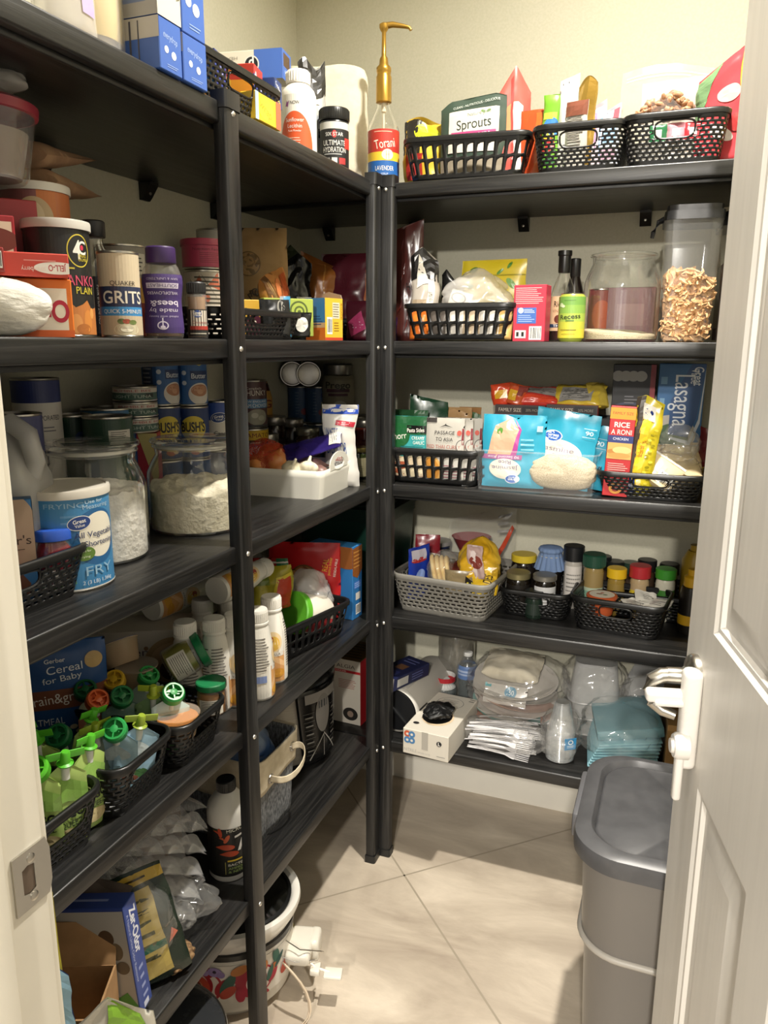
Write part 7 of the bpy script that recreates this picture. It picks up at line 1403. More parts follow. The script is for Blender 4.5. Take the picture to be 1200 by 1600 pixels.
# boxed appliance
h = tall(Vector((-.11, .045, z4)), 1032)
carton('appliance_box', 'white and red upright box with grey lettering in the far corner', 'box', (-.128, .120, z4), (.125, .14, h), -.06, '#cdc6b8', {'front': [('r', 0, .80, 1, .84, '#b8262c'), ('t', 'NOSTALGIA', .42, .90, .055, '#3a3734', .9), ('t', 'MAKER', .5, .82, .022, '#e6d6d0', .3), ('l', .45, .55, .9, .70, 6, '#a5675f'), ('e', .05, .5, .16, .18, '#9c1f26'), ('e', .75, .16, .12, .10, '#2a2724'), ('e', .75, .16, .05, .05, '#8d7a6c')], 'right': [('r', 0, 0, 1, 1, '#b3232a'), ('r', .3, .4, .8, .85, '#7d7a78'), ('l', .34, .45, .76, .8, 6, '#4a3a3a')], 'top': [('r', 0, 0, 1, 1, '#8a6a34'), ('l', .05, .1, .95, .9, 6, '#3a2c18')]})
# fabric bin
def fbin():
    t = thing('fabric_bin', 'grey fabric bin with a cream folded top and a rope-like handle', 'fabric bin', (-.205, -.447, z4), HALF+.0)
    w_, d_, h_ = .185, .30, .200
    GF = noisy('grey_woven_fabric', '#4a4c4f', '#8a8c8e', 260, .95, .4, .001, stretch=(1, 1, .35)); CF = noisy('cream_canvas', '#c4b79c', '#d3c7ae', 60, .9, .3, .001)
    def Pf(u, v, o=0):
        x, y = rrect(w_, d_, .025, u); k = .90+.10*v+crumple((x, y, v*h_), .02, 14, 4)*(1-v*.4); return (x*(k+o/(w_/2)), y*(k+o/(d_/2)), v*h_)
    mb = MB(); mb.grid(Pf, 96, 14, None, closeu=True); mb.add([Pf(i/48, 0) for i in range(48)], [tuple(range(48))]); mb.build('fabric_wall', GF, t, smooth=60, solid=.003)
    def Pc(u, v):
        q = Pf(u, .60+.42*v+.06*sin(2*PI*u*2+1)*(1-v), .003); return q
    mb = MB(); mb.grid(Pc, 96, 8, None, closeu=True); mb.build('cream_cuff', CF, t, smooth=60, solid=.002, off=1)
    y0 = -d_/2-.004
    pts = [(-.048, y0+.002, .148), (-.046, y0-.012, .146), (-.034, y0-.028, .143), (-.01, y0-.038, .146), (.02, y0-.042, .156), (.044, y0-.036, .170), (.056, y0-.024, .178), (.058, y0-.008, .176), (.052, y0+.002, .172)]
    mb = MB()
    vs = []; fs = []
    for i, p_ in enumerate(pts):
        p_ = Vector(p_); 
        for dz, dn in ((-.009, 0), (.009, 0), (.009, -.003), (-.009, -.003)): vs.append((p_.x, p_.y+dn, p_.z+dz))
    for i in range(len(pts)-1):
        for k in range(4): fs.append((i*4+k, (i+1)*4+k, (i+1)*4+(k+1) % 4, i*4+(k+1) % 4))
    mb.add(vs, fs); mb.build('handle', CF, t, smooth=50, subsurf=1)
    for x_, z_ in ((-.048, .148), (.052, .172)):
        mb = MB(); mb.tube([(x_+.009*cos(a), y0+.0, z_+.009*sin(a)) for a in [k*PI/9 for k in range(18)]], .0022, 8, closed=True); mb.build('eyelet', STEEL, t)
fbin()
sack('packing_bag', 'blue and white plastic pack stuffed in the fabric bin', 'bag', (-.19, -.445, z4+.02), (.22, .15, .255), noisy('blue_pack_print', '#3f5c8c', '#8fa0b8', 11, .3, .2, .002, detail=1, p0=.45, p1=.55), seed=31, amp=.015)
q = at(4, 357, x=-.30, z=z4+.2)
pouch('chip_bag', 'upside-down white bag with dark capitals behind the white bottle', 'bag', (-.275, -.60, z4+.12), .14, .10, .05, towards((-.25, -.6), 0), '#b3b0a8', [('t', 'ALL-P', .45, .45, .3, '#2a2836', .6, 180, .02), ('r', 0, .65, 1, 1, '#2f4a7a')], seed=230, wr=1.5)
carton('drinks_carton', 'brown carton under the white bag at the back of the bottom shelf', 'box', (-.30, -.64, z4), (.15, .12, .118), HALF-.3, '#6f5238', {}, rough=.8)
# pond bacteria bottle
p = at(4, 359, x=-.085); r = .041; H = tall(p, 1216)
t = bottle('treatment_bottle', 'white bottle with a black cap and orange fish on a black label', 'bottle', p, [(r-.004, 0), (r, .006), (r, H*.70), (r*.93, H*.76), (r*.66, H*.84), (r*.42, H*.88), (.0155, H*.89), (.0155, H*.92)], screwcap(.0185, H*.89, H*.11), towards(p, 6), M('#dcd9d0', .3), M('#161616', .4), (H*.07, H*.58, '#1b1a17'), [], ribs=32)
W, Hh, F = cylW(r, H*.07, H*.62)
def fish(u, v, s, c, d): return [('e', u, v, .11*s, .045*s, c, d), ('p', [(u-.02*s*cos(math.radians(d))-.012*s, v-.03*s), (u-.075*s, v+.035*s*math.sin(math.radians(d))), (u-.02*s-.012*s, v+.04*s)], c)]
art(t, [('e', .38, .9, .06, .02, '#2f3a20')]+fish(.42, .86, .8, '#c2492a', 100)+fish(.47, .74, .8, '#c65a33', 60)+fish(.47, .58, 1.2, '#b8482a', -5)+fish(.50, .45, 1.2, '#a8401f', -5)+[('t', 'MICROBE-LIFT', .60, .92, .06, '#d9d6c2', .26, 6, .02), ('p', [(.53, .78), (.66, .84), (.66, .80), (.53, .74)], '#cfccc2'), ('p', [(.60, .80), (.55, .48), (.575, .48), (.63, .80)], '#d9d6cf'), ('r', .455, .06, .66, .30, '#23261c'), ('r', .47, .30, .66, .33, '#c9a92c'), ('t', 'BACTERIA', .56, .235, .045, '#e3dfd2', .17, 0, .02), ('t', 'AMMONIA', .56, .165, .045, '#8fa35a', .17, 0, .0), ('t', '& NITRITE', .56, .10, .045, '#8fa35a', .17), ('r', .452, .06, .456, .30, '#b9ae5c')], W, Hh, F, cut=.0045, base=.0010)
# egg cartons of clear plastic
def eggc(label, loc, rot, seed=0):
    t = thing('egg_carton', label, 'egg carton', loc, 0, 'clear plastic egg cartons', rot)
    def Pe(u, v): x, y = (u-.5)*.25, (v-.5)*.105; z = .026*abs(sin(u*6*PI))**.6*abs(sin(v*2*PI))**.6; return (x*(1+.03*noise.noise(Vector((u*5, v*5, seed)))), y, z+.002*noise.noise(Vector((u*9, v*9, seed))))
    mb = MB(); mb.grid(Pe, 72, 28); mb.build('tray', thin('clear_pet', '#fbfbfb', .20, .07, 1.5), t, smooth=60)
    def Pl(u, v): x, y = (u-.5)*.25, (v-.5)*.105; z = .034+.016*(1-abs(2*u-1)**6)*(1-abs(2*v-1)**6)+.004*abs(sin(u*6*PI)); return (x, y, z)
    mb = MB(); mb.grid(Pl, 60, 20); mb.build('lid', thin('clear_pet', '#fbfbfb', .20, .07, 1.5), t, smooth=60)
    return t
for k in range(5):
    eggc(('lowest', 'second lowest', 'middle', 'fourth', 'topmost')[k]+' of the clear plastic egg cartons leaning in a stack', (-.165+.004*k, -.835+.004*k, z4+.065+.036*k), (math.radians(-20+2*k), math.radians(30-3*k), math.radians(48+4*k)), k)
sack('film_bag', 'crumpled clear wrap below the egg cartons at the shelf edge', 'bag', (-.095, -.775, z4+.002), (.13, .12, .09), FILM, seed=33, amp=.02, sc=22)
sack('rubbish_bag', 'crumpled black plastic bag behind the egg cartons', 'bag', (-.25, -.86, z4+.002), (.19, .22, .27), M('#0f0f10', .22), seed=34, amp=.022, sc=13)
# seed bag in clear bag
q = at(4, 262, x=-.09)
pouch('seed_bag', 'dark green and yellow seed bag leaning behind the blue odour box', 'bag', (-.052, -.912, z4+.004), .14, .20, .035, .75, '#1c2a20', [('r', .0, .88, 1, .97, '#b89a3a'), ('l', .1, .9, .9, .95, 1, '#3a3018'), ('r', .48, .08, .80, .84, '#b5a055'), ('l', .5, .2, .76, .8, 6, '#4a4a2a'), ('r', .48, .30, .80, .36, '#1c5a44'), ('r', .08, .3, .44, .8, '#244a34'), ('p', [(.82, .3), (.95, .36), (.9, .42)], '#c9705a')], seed=235, rot=(math.radians(-8), math.radians(-12), .75))
sack('food_bag', 'cloudy clear bag with dark grain at its bottom, beside the seed bag', 'bag', (-.048, -.862, z4+.003), (.085, .10, .20), FILM, rot=(math.radians(6), math.radians(-14), .6), seed=35, amp=.010)
o = sack('bird_seed', 'brown grain at the bottom of the clear bag', 'grain', (-.030, -.868, z4+.003), (.06, .08, .032), noisy('brown_grain', '#5a4028', '#9a7a54', 160, .8, .8, .002), seed=36, kind='stuff')
# odour box
t = carton('odour_box', 'blue and white odour remover box leaning at the front of the bottom shelf', 'box', (-.098, -.990, z4+.010), (.17, .040, .188), 0, '#32488f', {'front': [('r', 0, .0, .985, .97, '#b9b6b0'), ('e', .78, .72, .07, .08, '#5f4a38'), ('e', .86, .6, .06, .08, '#7a6a54'), ('e', .72, .62, .05, .06, '#6f5c48'), ('p', [(.4, .88), (.6, .8), (.62, .76), (.42, .82)], '#4a2e1e'), ('t', 'Zer-Odor', .25, .82, .05, '#8a8480', .35), ('e', .9, .45, .06, .06, '#6f6454'), ('p', [(.5, 0), (.9, .22), (.985, .1), (.985, 0)], '#5d9a4a')], 'right': [('t', 'Zer-Odor', .60, .72, .095, '#e3e6ee', .42, -90, .03), ('t', 'A Natural Urine Odor Remover', .18, .60, .032, '#b9c2e0', .62, -90), ('l', .35, .08, .8, .42, 4, '#8f9ccc'), ('r', .3, .02, .7, .07, '#c9cfe4')], 'top': [('l', .1, .3, .9, .7, 1, '#8f9ccc')]}, rot=(math.radians(-3), math.radians(-7), .25))
# brown carton with open flap
q = (-.09, -1.065, z4+.002)
t = thing('cardboard_box', 'opened brown cardboard box at the front left of the bottom shelf', 'box', (-.085, -1.072, z4), HALF-1.15)
mb = MB(); w_, d_, h_ = .13, .10, .115
for c, s in (((0, -d_/2, h_/2), (w_, .003, h_)), ((0, d_/2, h_/2), (w_, .003, h_)), ((-w_/2, 0, h_/2), (.003, d_, h_)), ((w_/2, 0, h_/2), (.003, d_, h_)), ((0, 0, .002), (w_, d_, .003))): mb.box(c, s)
mb.build('carton', KRB, t, smooth=0)
for c, s, rt in (((0, d_/2+.012, h_+.030), (w_, .003, .065), (-.35, 0, 0)), ((-w_/2-.012, 0, h_+.025), (.003, d_, .055), (0, -.4, 0))):
    mb = MB(); mb.box((0, 0, 0), s); o = mb.build('flap', KRB, t, smooth=0); o.location = c; o.rotation_euler = rt
pouch('card_sleeve', 'flat grey-brown card sleeve behind the brown box', 'packet', (-.17, -1.00, z4+.06), .15, .17, .01, .5, '#5a4e44', seed=236, rot=(-.1, .35, .5), mat=noisy('grey_card', '#4a4038', '#5f5348', 20, .8))
YC = noisy('yellow_cloth', '#a39a2e', '#b8ae3c', 30, .8, .3, .001)
pouch('cloth_bag', 'yellow cloth bag at the lower left edge beside the door frame', 'bag', up(at(5, 101, x=.05, z=z4-.24), 0), .085, tall(at(5, 101, x=.05, z=z4-.24), 1440), .03, 1.0, '#b0a636', mat=YC, seed=237, wr=1.2, top=lambda u: .02*u, n=(14, 20))
pouch('reusable_bag', 'dark blue and light blue bag in front of the brown box', 'bag', at(5, 121, x=.062, z=z4-.24), .07, tall(at(5, 121, x=.062, z=z4-.24), 1484), .03, .9, '#1d3f7c', [('p', [(0, .82), (0, 1), (.55, 1), (.72, .80), (.5, .78)], '#8fb6c9'), ('p', [(.72, .84), (.62, 1), (1, 1), (1, .78)], '#83aabf')], seed=238, wr=1.5, rough=.5, top=lambda u: -.05*u*u)
q = on(4, 185, 1590)
pouch('snack_bag', 'white and bright green bag at the very bottom left', 'bag', at(5, 190, x=.04, z=z4-.20), .13, tall(at(5, 190, x=.04, z=z4-.20), 1562), .04, .8, '#d6d3c6', [('p', [(.35, .5), (.55, 1), (.85, .97), (1, .8), (1, .3), (.5, .3)], '#8fc43a'), ('e', .45, .62, .09, .09, '#d9d8c9')], seed=239, wr=1.6, top=lambda u: -.05*abs(u-.55)*2)
t = thing('floor_stool', 'dark step stool under the bags at the far left', 'stool', (.045, -1.03, 0), .4)
mb = MB(); mb.box((0, 0, .105), (.24, .14, .018), .004); mb.build('seat', M('#262422', .6), t)
for sx in (-1, 1):
    for sy in (-1, 1): mb = MB(); mb.box((sx*.10, sy*.055, .048), (.018, .018, .096), .002); mb.build('leg', M('#262422', .6), t)
# ---------------- bottom shelf, back wall
t = thing('air_purifier', 'pale cylindrical appliance with a dark end lying beside the glove box', 'appliance', (.035, .045, z4+.066), 0, None, (-HALF, 0, -.12))
Rc = .064
MB().lathe([(Rc*.94, .012), (Rc, .018), (Rc, .27), (Rc*.9, .285), (.001, .287)], 48, cap0=False).build('shell', M('#a9a49b', .4), t, smooth=50)
MB().lathe([(Rc*.98, .006), (Rc*1.01, .010), (Rc*1.01, .022), (Rc*.99, .026)], 48, cap0=False, cap1=False).build('pale_ring', M('#d0ccc4', .35), t, smooth=50)
mb = MB(); mb.lathe([(.001, .004), (Rc*.9, .006), (Rc*.95, .014), (.001, .016)], 48); mb.box((0, 0, .002), (Rc*1.7, .010, .008), .003, rot=Matrix.Rotation(.7, 3, 'Z')); mb.build('dark_end', M('#17181a', .35), t, smooth=40)
mb = MB(); mb.box((0, -Rc*.98, .06), (.05, .012, .07), .005); mb.build('clear_hatch', CLEAR, t)
mb = MB(); mb.box((Rc*.97, 0, .05), (.008, .02, .05), .002); mb.build('dark_latch', M('#222', .4), t)
p = (.030, .085, z4+.1315)
carton('gadget_box', 'navy box tilted on top of the pale cylinder', 'box', (.028, .110, z4+.133), (.075, .17, .038), -.30, '#1b2044', {'front': [('r', 0, 0, 1, 1, '#c9c5bd'), ('r', .2, .25, .45, .75, '#3a3f8c'), ('r', .45, .25, .6, .75, '#b5402c')], 'right': [('r', .1, .2, .4, .8, '#a9a8a4'), ('l', .5, .2, .9, .8, 3, '#5a6090')], 'top': [('r', .3, .4, .7, .6, '#6a4a34'), ('l', .2, .7, .8, .9, 2, '#5a6090'), ('r', .2, .1, .8, .3, '#2c3264')]}, rot=(-.06, .05, -.30))
# glove box
gb = thing('glove_box', 'white box of black disposable gloves hanging over the shelf edge', 'box', (.163, .072, z4), -.07)
w_, d_, h_ = .128, .24, .072
mb = MB(); mb.box((0, 0, h_/2), (w_, d_, h_), .0015, seg=1); mb.build('carton', M('#cfc9bc', .5), gb, smooth=20)
a_, b_, F = faceF('top', w_, d_, h_)
art(gb, [('e', .5, .78, .16, .14, '#4a4a4e'), ('e', .5, .78, .155, .135, '#cfc9bc'), ('l', .3, .7, .7, .86, 7, '#8d8a84'), ('l', .85, .88, .98, .98, 2, '#77746e'), ('e', .5, .38, .18, .20, '#d9c2a0'), ('e', .47, .40, .17, .185, '#0c0c0d'), ('e', .17, .16, .035, .028, '#16161a')], a_, b_, F, name='top_print')
a_, b_, F = faceF('front', w_, d_, h_)
art(gb, [('e', .10, .80, .13, .13, '#c25a3a'), ('e', .20, .80, .13, .13, '#4a7aa8'), ('e', .10, .56, .13, .13, '#4a7aa8'), ('e', .20, .56, .13, .13, '#4a7aa8'), ('r', .42, .30, .56, 1, '#a9a49a'), ('e', .80, .66, .10, .10, '#1c1c20'), ('t', 'L', .80, .66, .12, '#e6e3dc', None, 0, .03), ('t', 'NITRILE', .17, .18, .12, '#a5a39d', .28, 0, .0), ('t', 'DISPOSABLE GLOVES', .47, .15, .06, '#a5a39d', .28), ('l', .75, .12, .95, .2, 1, '#8d8a84')]+[('e', .10, .80, .05, .05, '#d9d2c6'), ('e', .20, .80, .05, .05, '#d9d2c6'), ('e', .10, .56, .05, .05, '#d9d2c6'), ('e', .20, .56, .05, .05, '#d9d2c6')], w_, h_, F, name='front_print')
o = sack('rubber_gloves', 'crumpled black gloves bulging out of the glove box opening', 'gloves', (.160, .045, z4+h_+.0005), (.078, .085, .038), M('#0b0b0c', .45), seed=41, amp=.012, sc=26)
# bottles
def water(label, p, H, r, cap, band, ops=()):
    t = bottle('water_bottle', label, 'bottle', p, [(r*.9, 0), (r, .006), (r*.96, H*.1), (r, H*.14), (r*.95, H*.2), (r, H*.26), (r, H*.60), (r*1.02, H*.64), (r*.95, H*.74), (r*.55, H*.87), (r*.38, H*.91), (r*.38, H*.94)], screwcap(r*.44, H*.93, H*.07), towards(p, 0), thin('pet_bottle', '#f2f6f8', .05, .04, 1.6), M(cap, .4), band, ops, fill=(H*.72, thin('water', '#d3dfe0', .10, .03, 1.33)), group='water bottles'); return t
p = at(4, 729, y=.305); water('tall clear water bottle with a blue label behind the glove box', p, tall(p, 1018), .031, '#dcdcd8', (.085, .125, '#5f7cae'), [('r', .3, .3, .7, .7, '#a9b8d4'), ('e', .6, .5, .3, .2, '#24407c')])
p = at(4, 694, y=.245); water('squat clear water bottle with a red and white label', p, tall(p, 1060), .035, '#d6d6d2', (.070, .105, '#c6c6c2'), [('r', 0, .45, 1, 1, '#a82028'), ('r', .3, .1, .7, .4, '#d9d9d4')])
q = at(4, 702, y=.36)
t = thing('glass_jug', 'large clear glass jug behind the water bottles', 'jug', (at(4, 712, y=.34).x, .335, z4))
MB().lathe([(.052, 0), (.056, .006), (.056, .19), (.05, .22), (.03, .245), (.028, .27)], 44, cap1=False).build('glass_body', thin('smoky_glass', '#b9b6ae', .25, .05, 1.5), t, smooth=60)
# plates in a bag
pc = at(4, 805, y=.275); PW = .118
for k in range(8):
    mb = MB(); mb.lathe([(.001, .0), (PW*.72, 0), (PW*.80, .004), (PW, .013), (PW*1.01, .0145), (PW*.79, .0065), (PW*.70, .003), (.001, .003)], 56)
    o = mb.build('paper_plate', M('#d6d0c8' if k != 2 else '#c9a898', .5), smooth=50); tag(o, 'white paper plate in the stack in the large clear bag', 'plate', 'stacked paper plates', loc=(pc.x+.002*sin(k), .255, z4+.052+.009*k), rot=(.12, -.04, k))
for k in range(2):
    mb = MB(); mb.lathe([(.001, .0), (PW*.72, 0), (PW*.80, .004), (PW*1.02, .013), (PW*1.03, .0145), (PW*.79, .0065), (PW*.70, .003), (.001, .003)], 56)
    o = mb.build('paper_plate', M(('#bf8f7c', '#7fb0a8')[k], .5), smooth=50); tag(o, ('pinkish plate under the white plate stack', 'teal-edged plate under the white plate stack')[k], 'plate', loc=(pc.x, .255, z4+.030+.009*k), rot=(.12, -.04, k))
pouch('napkin_pack', 'cream folded napkins on the plate stack', 'napkins', (pc.x-.005, .205, z4+.148), .16, .13, .05, 0, '#d3c9b0', (), seed=242, wr=2.2, rot=(-1.35, .05, .05), mat=noisy('cream_napkin', '#d0c6ae', '#dfd6c0', 30, .8, .3, .001))
pouch('plate_label', 'printed paper band with a round blue number on the plate stack', 'label', (pc.x-.01, .158, z4+.085), .12, .055, .01, 0, '#b9b4ac', [('e', .62, .65, .30, .30, '#4f8aa8'), ('t', '150', .62, .65, .25, '#dfe6ea', .16), ('r', 0, .8, .15, 1, '#4f9aa0')], seed=243, rot=(-.35, 0, 0), n=(12, 10))
sack('plate_bag', 'large crumpled clear bag around the paper plates', 'bag', (pc.x+.01, .258, z4+.002), (.29, .25, .20), FILM, seed=43, amp=.016, sc=15, dome=3)
# forks
FK = M('#d9d7d8', .35)
def fork_mesh():
    mb = MB(); L = .165
    def w(v): return .0042 if v < .62 else (.0042+(.0115-.0042)*min(1, (v-.62)/.12))
    def z(v): return .004*sin(v*PI*1.2)+.006*max(0, v-.7)
    mb.grid(lambda u, v: ((u-.5)*2*w(v*.78), v*.78*L, z(v*.78)+.0016*(1-abs(2*u-1)**2)*-1), 6, 24)
    for k in range(4): x = (k-1.5)*.0058; mb.grid(lambda u, v: (x+(u-.5)*.0034*(1-.5*v), (.78+.22*v)*L, z(.78+.22*v)), 1, 5)
    return mb
fk = fork_mesh().build('plastic_fork', FK, smooth=60, solid=.0012, off=0)
rr = random.Random(9); fx = (.235+.45)/2
FL_ = 'white plastic fork in the clear bag of forks'
tag(fk, FL_, 'fork', 'bagged plastic forks', loc=(.262, .045, z4+.008), rot=(0, 0, -HALF+.15))
for k in range(27):
    c = fk.copy(); COL.objects.link(c); row, lay = k % 4, k//4
    c.location = (.246+rr.uniform(-.008, .012)+row*.006, .035+row*.024+rr.uniform(-.006, .006), z4+.012+lay*.009+row*.002); c.rotation_euler = (rr.uniform(-.06, .06), rr.uniform(-.5, .5), -HALF+rr.uniform(-.02, .32))
sack('fork_bag', 'thin clear bag around the white plastic forks', 'bag', (fx, .075, z4+.001), (.23, .125, .085), FILM, seed=45, amp=.010, sc=20, dome=3)
# cups
cc = at(4, 874, y=.085); ch = tall(cc, 1115)
cpr = [(.020, 0), (.0215, .003), (.0385, .075), (.0400, .0765), (.0400, .079), (.038, .078), (.021, .006), (.001, .005)]
cup = MB().lathe([(r_*.92, .079-z_) for r_, z_ in cpr][::-1], 40).build('plastic_cup', thin('cup_plastic', '#eceeee', .26, .05, 1.7), smooth=50)
tag(cup, 'clear plastic cup in the upside-down bagged stack', 'cup', 'clear plastic cups in a stack', loc=(cc.x, cc.y, z4+.003))
for k in range(1, 16):
    c = cup.copy(); COL.objects.link(c); c.location = (cc.x+.0006*sin(k), cc.y, z4+.003+k*.0052)
carton('cup_label', 'bright blue printed tag on the bag of cups', 'label', (cc.x+.030, cc.y-.034, z4+.045), (.032, .0008, .032), .6, '#2f7fb0', {'front': [('e', .5, .65, .22, .2, '#dfe9ee'), ('e', .5, .65, .15, .13, '#2f7fb0'), ('l', .2, .15, .8, .4, 2, '#c9dbe6')]})
sack('cup_bag', 'crumpled clear bag pulled over the stack of cups', 'bag', (cc.x, cc.y, z4+.001), (.105, .10, ch+.01), FILM, seed=47, amp=.008, sc=24, dome=3.5, pw=.5)
# tubs stack
q = at(4, 925, y=.28)
for k in range(3):
    mb = MB(); mb.grid(lambda u, v: (lambda x, y: (x*(.82+.18*v), y*(.82+.18*v), v*.11))(*rrect(.135, .135, .03, u)), 60, 4, None, closeu=True); mb.prism([rrect(.112, .112, .028, i/36) for i in range(36)], 0, .002)
    mb.tube([(lambda x, y: (x, y, .11))(*rrect(.138, .138, .032, i/48)) for i in range(48)], .0035, 8, closed=True)
    o = mb.build('deli_tub', FROST, smooth=35); tag(o, ('top', 'middle', 'bottom')[k]+' of the frosted square tubs stacked upside down in a bag', 'tub', 'frosted square tubs', loc=(q.x, .275, z4+.215-.045*k), rot=(PI, 0, .1))
sack('tub_bag', 'crumpled clear bag around the stacked frosted tubs', 'bag', (q.x, .275, z4+.002), (.18, .17, .235), FILM, seed=49, amp=.014, sc=16, dome=3.4)
# blue napkins
qn = at(4, 968, y=.12)
NB = M('#8fc0cc', .75)
for k in range(9):
    mb = MB(); mb.box((0, 0, 0), (.165-.001*k, .165, .0042), .0018, seg=2)
    o = mb.build('paper_napkin', NB, smooth=40); tag(o, 'pale blue folded napkin in the bagged stack behind the grey bin', 'napkin', 'pale blue napkins', loc=(.630+.0015*k, .155+.001*k, z4+.010+k*.0085), rot=(.06, -.05-.012*k, .12+.01*k))
mb = MB(); mb.box((0, 0, .014), (.166, .166, .028), .004); o = mb.build('napkin_block', M('#6f9ca8', .75), smooth=40); tag(o, 'thick blue napkin block on top of the napkin stack', 'napkin pack', loc=(.642, .17, z4+.090), rot=(.08, -.16, .2))
sack('napkin_bag', 'clear bag around the pale blue napkins', 'bag', (.632, .155, z4+.002), (.215, .22, .15), FILM, seed=51, amp=.014, sc=16, dome=3.6)
q = at(4, 1000, y=.34)
sack('film_bag', 'clear crumpled wrap with clear lids behind the blue napkins', 'bag', (.70, .31, z4+.002), (.22, .13, .17), FILM, seed=53, amp=.02, sc=14)
for k in range(5):
    mb = MB(); mb.prism([rrect(.13, .13, .02, i/36) for i in range(36)], 0, .004); o = mb.build('square_lid', FROST, smooth=30); tag(o, 'flat frosted square lid in the leaning pile behind the napkins', 'tray', 'frosted lids', loc=(.69+.004*k, .33, z4+.10+.009*k), rot=(.55, .12, .05))  # these flat squares are loose clear container lids
p = (.79, .34, z4)
carton('cardboard_box', 'brown corrugated box at the right end of the bottom shelf behind the handle', 'box', (.815, .20, z4), (.16, .25, .15), .06, '#9a7748', {'front': [('r', 0, .9, 1, 1, '#b08a58')]}, rough=.85)
# ---------------- floor: grey lidded bin
def sbin():
    t = thing('storage_bin', 'frosted storage bin with a grey lid on the floor in front of the door', 'storage bin', (.805, -.39, 0), .0)
    w_, d_, h_ = .42, .36, .53
    def Pb(u, v):
        z = v*h_; k = .86+.10*v; st = 1.0
        k *= 1.0 if z > .33 else .975
        x, y = rrect(w_, d_, .085, u); rb = .004 if .325 < z < .345 else 0
        return (x*(k+rb*2), y*(k+rb*2), z+.002)
    mb = MB(); zs = [0, .012, .2, .4, .6, .618, .620, .635, .652, .655, .7, .85, .93, 1]
    vs = []; n = 120
    mb.grid(lambda u, v: Pb(u, zs[min(13, round(v*13))]), n, 13, None, closeu=True); mb.add([Pb(i/60, 0) for i in range(60)], [tuple(range(60))])
    mb.build('bin_wall', thin('bin_plastic', '#85807a', .88, .35, 1.35), t, smooth=35)
    mb = MB(); mb.tube([(lambda x, y: (x*.932, y*.932, .338))(*rrect(w_, d_, .085, i/90)) for i in range(90)], .0065, 8, closed=True); mb.build('raised_band', M('#aaa59c', .45), t, smooth=60)
    mb = MB()
    L = [(1.0, .515), (1.035, .517), (1.04, .540), (1.03, .550), (.97, .556), (.90, .556), (.875, .547), (.865, .541), (.855, .545), (.84, .547), (.01, .547)]
    def Pl(u, v):
        i = min(len(L)-1, round(v*(len(L)-1))); k, z = L[i]; x, y = rrect(w_, d_, .085, u); return (x*k, y*k, z)
    mb.grid(Pl, n, len(L)-1, None, closeu=True)
    mb.tube([(.02, -.165, .547), (-.03, -.14, .5475), (-.05, -.10, .548), (-.04, -.06, .5478)], .0015, 6)
    mb.build('lid', noisy('grey_lid_plastic', '#48484a', '#515153', 30, .38, .1, .0005), t, smooth=35)
    for sx in (-1, 1):
        mb = MB(); mb.box((sx*(w_/2*1.035), .02, .520), (.020, .165, .05), .006, rot=None)
        mb.box((sx*(w_/2*1.035+.004), .02, .500), (.014, .12, .030), .005); mb.build('latch', M('#5d5d60', .38), t, smooth=40)
    def Pk(u, v):
        x, y = rrect(w_*.80, d_*.80, .07, u); k = 1
        return (x, y, .006+v*(.17+.012*noise.noise(Vector((u*9, 0, 0)))))
    mb = MB(); mb.grid(Pk, 60, 5, None, closeu=True); mb.add([Pk(i/60, 1) for i in range(60)], [tuple(range(60))])
    o = mb.build('dry_food', noisy('kibble_brown', '#7d5f4c', '#a08370', 70, .9, .6, .003), smooth=40); tag(o, 'brown dry food in the bottom of the frosted bin', 'dry food', kind='stuff', loc=(.805, -.39, 0))
sbin()
# floral slow cooker
cx, cy = -.140, -.535
t = thing('slow_cooker', 'floral slow cooker with a white pot and dark lid on the floor under the shelves', 'slow cooker', (cx, cy, 0), towards((cx, cy), -18))
FWm = M('#ddd8cc', .3); R = .137
MB().lathe([(R*.80, .0), (R*.82, .018), (R*.93, .022), (R*.97, .05), (R, .15), (R*.99, .155)], 64, sx=1.0, sy=.92).build('heater_body', FWm, t, smooth=40)
def RB_(v): z = .052+.095*v; return R*(.97+.03*(z-.05)/.1)
W, Hh, F0 = cylW(RB_, .052, .147)
def cylF(u, v, o): a, b, c = F0(u, v, o+.0006); return (a, b*.92, c)
fl = [('r', 0, 0, 1, 1, '#dcd6ca')]
def rose(u, v, s, c1, c2):
    o = []
    for k, (q_, c) in enumerate(((1, c1), (.82, '#d9cfc6'), (.74, c1), (.52, '#dccbc2'), (.45, c2), (.25, '#dbb08a'), (.17, '#8c3a2c'))): o.append(('e', u+.006*sin(k*2), v+.02*cos(k*2), .42*s*q_, .36*s*q_, c, k*25))
    for k in range(5): a = k*1.257; o.append(('e', u+.045*s*cos(a), v+.36*s*sin(a), .18*s, .10*s, c1, math.degrees(a)+60))
    return o
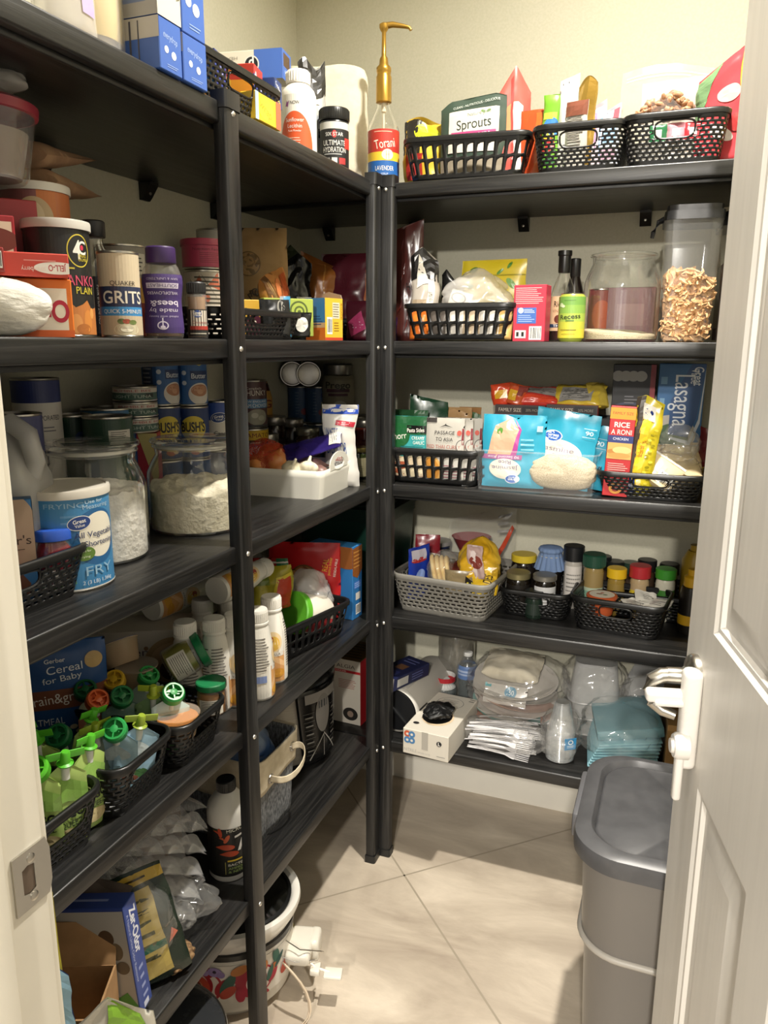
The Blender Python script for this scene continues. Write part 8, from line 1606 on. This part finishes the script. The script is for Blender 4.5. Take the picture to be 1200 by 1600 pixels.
fl += [('e', .38, .78, .2, .3, '#b8a82c', 20), ('e', .38, .8, .13, .2, '#dcd6ca', 20)]+rose(.455, .42, 1.35, '#a3202c', '#c04a34')+rose(.60, .42, 1.1, '#a8263a', '#b53a4a')+[('e', .53, .5, .3, .12, '#2f5a4c', 60), ('e', .53, .3, .22, .12, '#b5402c', 40), ('e', .56, .85, .2, .12, '#c27a3a', 20), ('e', .66, .85, .2, .1, '#2f5a4c', 100)]+[('e', .50, .85, .16, .12, '#9a86b8'), ('e', .475, .80, .09, .08, '#a893c4'), ('e', .515, .78, .09, .08, '#8d78ac'), ('e', .5, .86, .04, .04, '#3a3040'), ('e', .62, .75, .16, .1, '#c27a3a', 60), ('e', .65, .6, .12, .08, '#b5642c', 30), ('e', .64, .5, .2, .07, '#2f5a4c', 70), ('e', .67, .7, .2, .06, '#1f4a44', 50), ('r', .40, .0, .49, .16, '#c9b83a'), ('t', 'o', .445, .08, .12, '#2a2622', None, 0, .03), ('e', .33, .4, .3, .2, '#a3202c', 40), ('e', .70, .4, .25, .15, '#b5402c', 40), ('e', .25, .5, .3, .2, '#2f5a4c', 60), ('e', .78, .5, .3, .2, '#b8a82c', 60)]
art(t, fl, W, Hh, cylF, cut=.006)
MB().lathe([(R*1.0, .156), (R*1.02, .158), (R*1.02, .170), (R*.98, .172)], 64, sy=.92, cap0=False, cap1=False).build('dark_band', M('#2b2a28', .3), t, smooth=40)
MB().lathe([(R*.98, .172), (R*1.10, .200), (R*1.14, .215), (R*1.13, .224), (R*1.05, .226), (R*.98, .215), (R*.97, .212)], 64, sy=.92, cap0=False, cap1=False).build('white_pot', M('#e3dfd6', .22), t, smooth=60)
mb = MB(); mb.lathe([(R*.97, .214), (R*.98, .219), (R*.92, .222), (R*.7, .240), (R*.3, .250), (.001, .252)], 56, sy=.92); mb.lathe([(.022, .250), (.024, .268), (.001, .270)], 24); mb.build('lid', M('#12120f', .12), t, smooth=50)
mb = MB(); mb.lathe([(R*.965, .2195), (R*.99, .2215), (R*.94, .2235)], 56, sy=.92, cap0=False, cap1=False); mb.build('lid_gasket', M('#0e0e0e', .35), t)
CW = M('#e2ddd0', .35)
mb = MB(); mb.box((R+.022, -.010, .108), (.055, .095, .030), .010, rot=None, seg=3); mb.box((R+.050, .012, .095), (.025, .055, .055), .009, seg=3); mb.build('side_handle', CW, t, smooth=50)
mb = MB(); mb.box((R+.060, -.040, .078), (.022, .030, .014), .004); mb.tube([(R+.03, -.03, .100), (R+.06, -.04, .082), (R+.095, -.045, .076)], .0028, 8); mb.box((R+.100, -.046, .075), (.040, .030, .008), .003); mb.build('clip_latch', CW, t, smooth=40)
mb = MB(); mb.tube([(R-.02, -.03, .145), (R+.03, -.055, .138), (R+.07, -.03, .115), (R+.075, -.02, .105)], .0013, 6); mb.tube([(R-.03, -.05, .12), (R+.02, -.06, .11), (R+.06, -.045, .105)], .0013, 6); mb.build('wire_bail', STEEL, t)
ang = towards((cx, cy), -18)
def wl(x, y): return Vector((cx+x*cos(ang)-y*sin(ang), cy+x*sin(ang)+y*cos(ang)))
path = []
for (x, y, z) in ((R-.01, -.065, .115), (R+.02, -.085, .105), (R+.05, -.095, .075), (R+.062, -.105, .035), (R+.050, -.12, .008), (R, -.155, .005), (R-.06, -.195, .005), (R-.12, -.235, .005), (R-.18, -.27, .005)): path.append((x, y, z))
mb = MB(); mb.tube(path, .0028, 8); mb.tube([(a+.004, b-.004, c+.0015) for a, b, c in path], .0028, 8)
o = mb.build('power_cord', M('#cdbba2', .45), t, smooth=60, subsurf=1)
# second and third pots under the shelf
t = thing('stock_pot', 'grey-lidded pot with a black handle on the floor at the far left', 'pot', (-.085, -.900, 0), .5)
MB().lathe([(.115, 0), (.12, .01), (.125, .19), (.128, .195)], 56).build('pot_body', M('#a9a69f', .35), t, smooth=40)
MB().lathe([(.137, .196), (.140, .200), (.139, .206), (.125, .214), (.06, .228), (.001, .232)], 56).build('lid', M('#3f4144', .25, .4), t, smooth=50)
MB().lathe([(.141, .198), (.1435, .202), (.142, .207)], 56, cap0=False, cap1=False).build('pale_rim', M('#b5b2aa', .35), t, smooth=50)
mb = MB(); mb.box((.118, -.055, .155), (.030, .070, .060), .010, rot=Matrix.Rotation(-.4, 3, 'Z')); mb.build('handle', M('#17181a', .35), t)
